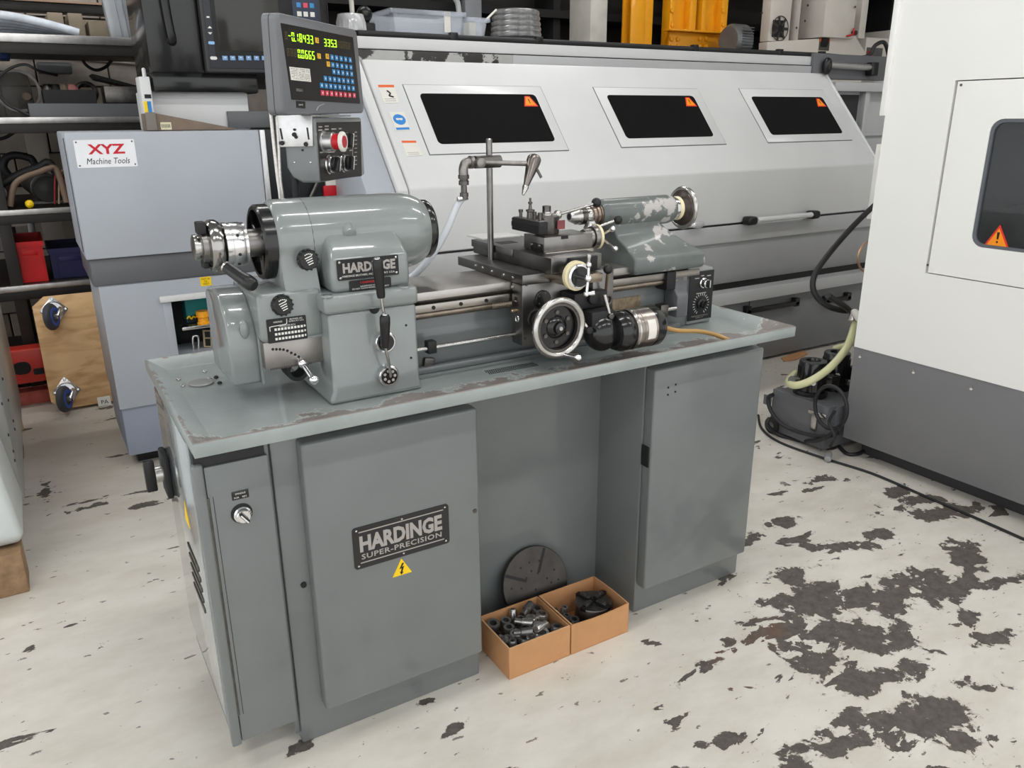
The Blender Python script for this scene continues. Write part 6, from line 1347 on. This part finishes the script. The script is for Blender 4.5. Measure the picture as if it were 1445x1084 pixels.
# red fork beam and brick below the rack
pa = P(18, 488, y=3.4); rbm = thing('red_beam', (P(40, 520, y=3.4).x, 3.45, 0), 'red painted steel beam with an oval hole under the rack', 'beam')
z1_, z0_ = P(45, 492, y=3.38).z, P(50, 540, y=3.38).z
B().box(-1.4, .2, 3.38, 3.5, max(z0_, .06), z1_).o('beam', mat('red_beam_paint', rgb(196, 52, 40), .4, coat=.2, var=.12, scale=12, wear=.64, wearcol=rgb(90, 40, 34)), rbm, .012, 3)
p = P(31, 520, y=3.379); B().prism([(p.x+a, 3.3795, p.z+c) for a, c in rrect(.085, .07, .03)], (0, -.0012, 0)).o('oval_hole', BPRINT, rbm)
p = P(55, 524, y=3.379); B().prism([(p.x+a, 3.3795, p.z+c) for a, c in rrect(.05, .035, .006)], (0, -.0012, 0)).o('slot_hole', BPRINT, rbm)
for xx in (-1.2, -.05): B().box(xx, xx+.2, 3.4, 3.48, 0, max(z0_, .06)).o('beam_foot', BLACKM, rbm)
pb0 = P(34, 574, z=0); B().box(pb0.x-.05, pb0.x+.15, pb0.y+.02, pb0.y+.13, 0, .075).o('red_brick', mat('red_brick', rgb(176, 92, 80), .8, var=.2, scale=20, bump=.3), None, .005, label='worn red brick on the floor under the red beam', cat='brick')
# ================================================================ on top of the CNC lathe and behind it
TOPZ = TZ+.105
# ring binder and papers on the end cabinet
bz = 1.463
mg = thing('clipboard_folder', (P(225, 175, y=2.28).x, 2.3, bz), 'worn black lever folder lying on the grey end cabinet', 'folder')
p0, p1 = P(207, 176, y=2.25), P(330, 181, y=2.25)
B().prism([(p0.x, 2.225, bz+.001), (p1.x, 2.225, bz+.001), (p1.x, 2.225, bz+.006), (p0.x+.04, 2.225, P(225, 160, y=2.225).z), (p0.x, 2.225, P(206, 160, y=2.225).z)], (0, .16, 0)).o('folder_body', mat('folder_card', rgb(120, 104, 90), .6, var=.2), mg, .003)
B().box(p0.x-.004, p0.x+.035, 2.215, 2.226, bz+.002, P(210, 160, y=2.22).z+.004).o('folder_spine', mat('folder_grey', rgb(120, 115, 108), .6), mg, .002)
pt = P(234, 172, y=2.222); tg = B().box(pt.x-.022, pt.x+.02, 2.2215, 2.2245, bz+.004, bz+.034).o('folder_tag', mat('cream_tag', rgb(215, 210, 180), .6), mg); 
b = B()
for i in range(6): b.box(pt.x-.018+.006*i, pt.x-.0155+.006*i, 2.2211, 2.2215, bz+.012, bz+.026)
b.o('tag_writing', BPRINT, tg, smooth=0)
# beacon lamp
bc = P(497, 60, y=2.5); bz_ = TOPZ
bt = thing('beacon_lamp', (bc.x, 2.5, bz_), 'clear ribbed beacon lamp on the front left of the rail', 'lamp')
bh_ = P(495, 19, y=2.5).z
BG = mat('beacon_clear', rgb(200, 200, 202), .15, coat=.6, var=.15, scale=40)
B().lathe((bc.x, 2.5, bz_), Z, [(0, .074), (.02, .074), (.022, .066), (.03, .066)], 28).o('beacon_base', BLACKM, bt)
B().lathe((bc.x, 2.5, bz_+.03), Z, [(0, .070), (bh_-bz_-.06, .069), (bh_-bz_-.035, .062), (bh_-bz_-.03, .04)], 32).o('beacon_lens', BG, bt)
b = B()
for i in range(18): a = i*math.pi/9; b.cyl((bc.x+.070*math.cos(a), 2.5+.070*math.sin(a), bz_+.032), (bc.x+.067*math.cos(a), 2.5+.067*math.sin(a), bh_-.035), .004, n=6)
b.o('lens_ribs', BG, bt)
# camera-like black unit on a pole
up = thing('sensor_unit', (P(516, 50, y=2.6).x, 2.6, TOPZ), 'black sensor unit on a thin pole behind the beacon', 'sensor')
sx_ = P(516, 50, y=2.6).x
B().box(sx_-.03, sx_+.05, 2.58, 2.66, TOPZ, P(516, 32, y=2.6).z).o('sensor_box', BLACKM, up, .008); B().sph((sx_+.0, 2.6, P(512, 20, y=2.6).z), .04, 16).o('sensor_head', BLACKP, up); B().cyl((sx_-.045, 2.64, TOPZ), (sx_-.06, 2.64, 2.5), .012, n=12).o('sensor_pole', PAPER, up)
# clear plastic tubs
CLP = mat('clear_tub_plastic', rgb(214, 220, 230), .12, coat=.3, var=.03, alpha=.3)
def tub(name, x0, x1, y0, y1, z0, h, label, tilt=0):
    t = thing(name, ((x0+x1)/2, (y0+y1)/2, z0), label, 'tub')
    R3 = Matrix.Rotation(tilt, 3, 'Y'); piv = V((x1, y0, z0))
    def T(p): return piv+R3@(V(p)-piv)
    i_ = .02
    b = B(); outer = [[(x0+i_, y0+i_, z0), (x1-i_, y0+i_, z0), (x1-i_, y1-i_, z0), (x0+i_, y1-i_, z0)], [(x0, y0, z0+h), (x1, y0, z0+h), (x1, y1, z0+h), (x0, y1, z0+h)], [(x0+.006, y0+.006, z0+h), (x1-.006, y0+.006, z0+h), (x1-.006, y1-.006, z0+h), (x0+.006, y1-.006, z0+h)], [(x0+i_+.006, y0+i_+.006, z0+.006), (x1-i_-.006, y0+i_+.006, z0+.006), (x1-i_-.006, y1-i_-.006, z0+.006), (x0+i_+.006, y1-i_-.006, z0+.006)]]
    b.loft([[T(p) for p in r] for r in outer]); b.o('tub_body', CLP, t, .002)
    rm = B()
    for a, b_, c, d in ((x0-.012, x1+.012, y0-.012, y0), (x0-.012, x1+.012, y1, y1+.012), (x0-.012, x0, y0, y1), (x1, x1+.012, y0, y1)):
        rm.frame(T((a, c, z0+h-.02)), R3@V((b_-a, 0, 0)), V((0, d-c, 0)), R3@V((0, 0, .022)))
    rm.o('tub_rim', CLP, t, .003)
    return t, T
a_, c_ = P(556, 55, y=2.52), P(655, 55, y=2.52); hh = P(600, 15, y=2.52).z-TOPZ
t1_, T1 = tub('plastic_tub', a_.x, c_.x, 2.52, 2.86, TOPZ+.001, hh, 'clear plastic tub with a white label on top of the guard')
p = P(630, 45, y=2.535); B().box(p.x-.018, p.x+.018, 2.520, 2.523, TOPZ+.05, TOPZ+.15).o('tub_label', PAPER, t1_)
a_, c_ = P(657, 57, y=2.6), P(690, 57, y=2.6)
t2_, T2 = tub('plastic_tub', a_.x+.0, c_.x-.03, 2.56, 2.78, TOPZ+.001, P(670, 27, y=2.6).z-TOPZ, 'small clear plastic tub with yellowed contents beside the large tub')
B().frame(T2(V((a_.x+.035, 2.64, TOPZ+.010))), V((.045, 0, .0)), V((0, .06, 0)), V((.01, 0, .11))).o('yellowed_pack', mat('yellowed', rgb(220, 214, 190), .5), None, label='yellowed plastic pack inside the small clear tub', cat='pack')
# flat bag under the cable
p0 = P(545, 55, y=2.47); B().sph((p0.x+.08, 2.475, TOPZ+.012), .012, 16, (14, 1.6, 1)).o('plastic_bag', mat('pinkish_bag', rgb(205, 198, 200), .3, coat=.4, var=.06), None, label='flat crumpled plastic bag lying before the large tub', cat='bag')
# wrapped cable coil
cc = P(728, 45, y=2.75); coil = thing('wrapped_coil', (cc.x, 2.75, TOPZ), 'coil of grey cable wrapped in clear film on top of the guard', 'coil')
R_ = (P(764, 45, y=2.75).x-P(694, 45, y=2.75).x)/2*.78; ht = P(728, 13, y=2.75).z-TOPZ
WRP = mat('film_wrap', rgb(120, 120, 120), .14, coat=.8, var=.45, scale=26, bump=.7)
n_ = 7
for i in range(n_): B().torus((cc.x, 2.75, TOPZ+.02+(ht-.045)*i/(n_-1)), Z, R_*(1-.10*(i/(n_-1))**2) if i else R_*1.02, ht/n_*.62, 40, 10).o('coil_turn', WRP if i > 1 else CABLE, coil)
B().lathe((cc.x, 2.75, TOPZ+ht-.03), Z, [(0, R_*.9), (.015, R_*.75), (.02, R_*.4), (.008, R_*.2)], 24).o('film_top', WRP, coil)
B().tube([P(662+20, 32, y=2.62), P(692, 22, y=2.65), P(700, 14, y=2.7)], .006, 8).o('white_strap', PAPER, coil)
# black cable with clips along the rail
cb_ = [P(505, 56, y=2.392), P(560, 55, y=2.392), P(640, 57.5, y=2.392), P(700, 62, y=2.392), P(760, 65, y=2.392), P(870, 70, y=2.392), P(980, 73, y=2.392), P(1040, 78, y=2.392), P(1100, 76, y=2.392), P(1160, 78, y=2.392), P(1220, 83, y=2.392)]
cab = thing('rail_cable', (2.5, 2.42, TOPZ), 'black cable clipped along the top rail of the long guard', 'cable')
for p in cb_: p.z = max(p.z, TOPZ+.014); p.z = min(p.z, TOPZ+.05)
e_ = cb_[-1]; cb_ += [e_+V((.10, 0, .08)), e_+V((.2, 0, .10)), e_+V((.27, 0, .0)), e_+V((.25, 0, -.10))]
B().tube(cb_, .014, 10).o('cable', CABLE, cab)
for i in (2, 4, 6, 8, 9): p = cb_[i]; B().box(p.x-.022, p.x+.022, 2.378, 2.412, TOPZ, p.z+.024).o('cable_clip', BLACKP, cab, .004)
# ---- background bay
def PB(px, py, y): return P(px, py, y=y)
CONC = mat('concrete_pillar', rgb(182, 178, 170), .8, var=.1, scale=8, bump=.3)
yy = 3.6; x0, x1 = PB(833, 40, yy).x, PB(857, 40, yy).x; dpt = P(803, 40, x=x0).y-yy
pil = B().box(x0, x1, yy, yy+dpt, 0, 2.75).o('concrete_pillar', CONC, None, .01, label='pale concrete pillar rising behind the long CNC guard', cat='pillar')
x0, x1 = PB(657, 30, 4.3).x, PB(680, 30, 4.3).x
B().box(x0, x1, 4.3, 4.36, 0, 2.75).o('grey_column', mat('grey_column', rgb(120, 122, 126), .5, var=.05), None, .004, label='slim grey steel column behind the plastic tubs', cat='column')
B().tube([PB(648, 20, 4.0), PB(646, 5, 4.0), PB(640, -15, 4.0), V((PB(640, -15, 4.0).x, 4.0, 2.75))], .02, 8).o('hanging_pipe', CNCM, None, label='thin pale pipe hanging down behind the large tub', cat='pipe')
YST = mat('yellow_steel', rgb(236, 160, 16), .45, coat=.1, var=.08, scale=6)
def ibeam(b, x0, x1, y0, y1, z0, z1, t=.014):
    b.box(x0, x0+t, y0, y1, z0, z1); b.box(x1-t, x1, y0, y1, z0, z1); b.box(x0+t, x1-t, (y0+y1)/2-t/2, (y0+y1)/2+t/2, z0, z1); return b
yy = 4.0
t = thing('yellow_column', (PB(905, 40, yy).x, yy+.1, 0), 'yellow steel column standing alone behind the guard', 'column')
x0, x1 = PB(890, 40, yy).x, PB(925, 40, yy).x
B().box(x0, (x0+x1)/2+.02, yy, yy+.02, 0, 2.75).o('flange', YST, t, .003); B().box((x0+x1)/2+.0, (x0+x1)/2+.02, yy+.02, yy+.10, 0, 2.75).o('web', YST, t, .003); B().box(x0, x1, yy+.10, yy+.12, 0, 2.75).o('flange', YST, t, .003); B().box((x0+x1)/2+.03, x1, yy+.04, yy+.06, 0, 2.75).o('cover_strip', YST, t, .003)
t = thing('yellow_gantry', (PB(985, 40, yy).x, yy+.1, 0), 'bolted yellow steel gantry of twin posts behind the guard', 'gantry')
for a_, c_ in ((945, 982), (990, 1026)):
    x0, x1 = PB(a_, 30, yy).x, PB(c_, 30, yy).x
    B().box(x0, x0+.05, yy, yy+.10, 0, 2.75).o('post_flange', YST, t, .003); B().box(x0+.05, x1-.07, yy+.07, yy+.09, 0, 2.75).o('post_web', YST, t, .003); B().box(x1-.07, x1, yy, yy+.10, 0, 2.75).o('post_flange', YST, t, .003)
x0, x1 = PB(941, 60, yy).x, PB(1030, 60, yy).x; z0, z1 = PB(980, 80, yy).z, PB(980, 47, yy).z
B().box(x0, x1, yy-.03, yy-.002, z0-.05, z1).o('gusset_plate', YST, t, .004); B().box(x0-.05, x1+.03, yy-.10, yy-.002, z1, z1+.015).o('gusset_shelf', YST, t, .003)
for px in (947, 956, 987, 996, 1015, 1022):
    for py in (55, 66): p = PB(px, py, yy-.03); B().lathe(p, -Y, [(0, .022), (.014, .02), (.018, .01)], 6).o('bolt', YST, t)
for py in (15, 35): 
    for px in (948, 1020): p = PB(px, py, yy); B().lathe(p, -Y, [(0, .022), (.014, .02), (.018, .01)], 6).o('bolt', YST, t)
p = PB(1042, 58, 3.7); gm = thing('grey_fan_motor', (p.x, 3.7, 0), 'grey finned motor on a stand behind the yellow frame', 'motor')
b = B().lathe((p.x-.12, 3.7, p.z), X, [(0, .11), (.03, .13), (.16, .13), (.18, .11)], 28); b.o('motor_can', MG, gm)
for i in range(10): B().box(p.x-.09, p.x+.03, 3.7-.14, 3.7-.12, p.z-.10+.021*i, p.z-.094+.021*i).o('motor_fin', MG, gm)
B().box(p.x-.11, p.x+.05, 3.62, 3.78, 0, p.z-.115).o('motor_stand', DARKP, gm)
# cream machine
yc = 3.75; cm = thing('cream_machine', (PB(1180, 60, yc).x, 4.2, 0), 'cream milling machine with fan grille standing behind the guard', 'machine')
def cbx(name, a_, c_, y0, y1, m=CREAM, bev=.006, par=None): 
    p0, p1 = PB(*a_, y0), PB(*c_, y0); return B().box(min(p0.x, p1.x), max(p0.x, p1.x), y0, y1, min(p0.z, p1.z), max(p0.z, p1.z)).o(name, m, par or cm, bev)
cbx('electrical_cabinet', (1084, 58), (1124, -60), yc, yc+.10)
cbx('cabinet_edge', (1125, 58), (1137, -60), yc-.02, yc+.12)
cbx('column_front', (1137, 60), (1165, -60), yc+.12, yc+.5)
cbx('head_cover', (1161, 52), (1210, 0), yc-.10, yc+.5)
cbx('head_side', (1211, 54), (1234, -60), yc, yc+.5)
p = PB(1150, 45, yc+.05); B().cyl((p.x-.02, yc+.06, p.z-.06), (p.x+.06, yc+.06, p.z-.06), .13, n=28).o('tool_drum', BLACKM, cm)
q = [PB(1082, 82, yc-.04), PB(1083, 59, yc-.04), PB(1208, 51, yc-.04), PB(1226, 82, yc-.04)]
B().prism(q, (0, .10, 0)).o('sloping_cover', CREAM, cm, .008)
x0 = PB(1083, 80, yc).x; B().box(PB(1130, 80, yc).x, PB(1262, 80, yc).x, yc+.05, yc+.6, 0, PB(1150, 80, yc-.04).z).o('machine_base', CREAM, cm)
cbx('right_body', (1216, 110), (1262, 55), yc+.05, yc+.6)
cbx('far_body', (1262, 105), (1285, 42), yc+.02, yc+.6)
cbx('badge', (1222, 82), (1246, 68), yc+.045, yc+.052, mat('badge_grey', rgb(90, 88, 88), .4), 0)
cbx('badge_mark', (1224, 79), (1232, 72), yc+.042, yc+.046, RED, 0)
fg = cbx('fan_grille', (1090, 52), (1108, 29), yc-.012, yc-.001, BLACKM, .004)
fc = (PB(1099, 40.5, yc)); 
B().lathe((fc.x, yc-.014, fc.z), -Y, [(0, .032), (.004, .03)], 20).o('fan_hub', BLACKP, fg); 
for i in range(7): a = i*.898; B().cbox((fc.x+.06*math.cos(a), yc-.014, fc.z+.06*math.sin(a)), .075, .004, .022, Matrix.Rotation(-a, 3, 'Y')).o('fan_blade', DSTEEL, fg)
B().ring((fc.x, yc-.016, fc.z), Y, [(-.002, .096), (.002, .096), (.002, .103), (-.002, .103)], 28).o('fan_ring', DSTEEL, fg)
p0, p1 = PB(1155, 71, yc-.042), PB(1171, 54.5, yc-.042); 
s_ = B().box(p0.x, p1.x, yc-.046, yc-.041, p0.z, p1.z).o('warning_sticker', mat('sticker_dark', rgb(80, 76, 70), .5), cm); B().box(p0.x, p1.x, yc-.048, yc-.0455, lerp(p0.z, p1.z, .72), p1.z).o('sticker_header', mat('header_orange', rgb(225, 100, 50), .5), s_)
for px, py in ((1086, 17), (1135, 38), (1151, 6), (1147, 28), (1206, 10)): p = PB(px, py, yc-.11); B().lathe((p.x, yc-.115 if px > 1160 else yc-.024, p.z), -Y, [(0, .010), (.006, .008)], 10).o('cover_screw', DSTEEL, cm)
p = PB(1203, 47, yc-.1); B().cyl((p.x, yc-.14, p.z), (p.x, yc-.05, p.z), .02, n=12).o('hose_stub', DSTEEL, cm); B().tube([(p.x-.1, yc-.12, p.z-.03), (p.x-.03, yc-.13, p.z-.01), (p.x-.02, yc-.12, p.z+.04)], .008, 8).o('loose_wire', RED, cm)
# small pale box with red mark at the far right of the rail
p0, p1 = P(1226, 106, y=2.5), P(1248, 90, y=2.5)
sb = thing('switch_box', ((p0.x+p1.x)/2, 2.52, 1.72), 'small pale switch box with red and black strip at the rail end', 'switch box')
B().box(p0.x, p1.x, 2.45, 2.56, 1.721, p1.z).o('box_body', CNCW, sb, .003); B().box(p0.x, p0.x+.03, 2.446, 2.4505, p1.z-.05, p1.z-.01).o('red_strip', RED, sb); B().box(p0.x+.03, p1.x, 2.446, 2.4505, p1.z-.05, p1.z-.01).o('black_strip', BLACKM, sb)
# dark racking in the bay
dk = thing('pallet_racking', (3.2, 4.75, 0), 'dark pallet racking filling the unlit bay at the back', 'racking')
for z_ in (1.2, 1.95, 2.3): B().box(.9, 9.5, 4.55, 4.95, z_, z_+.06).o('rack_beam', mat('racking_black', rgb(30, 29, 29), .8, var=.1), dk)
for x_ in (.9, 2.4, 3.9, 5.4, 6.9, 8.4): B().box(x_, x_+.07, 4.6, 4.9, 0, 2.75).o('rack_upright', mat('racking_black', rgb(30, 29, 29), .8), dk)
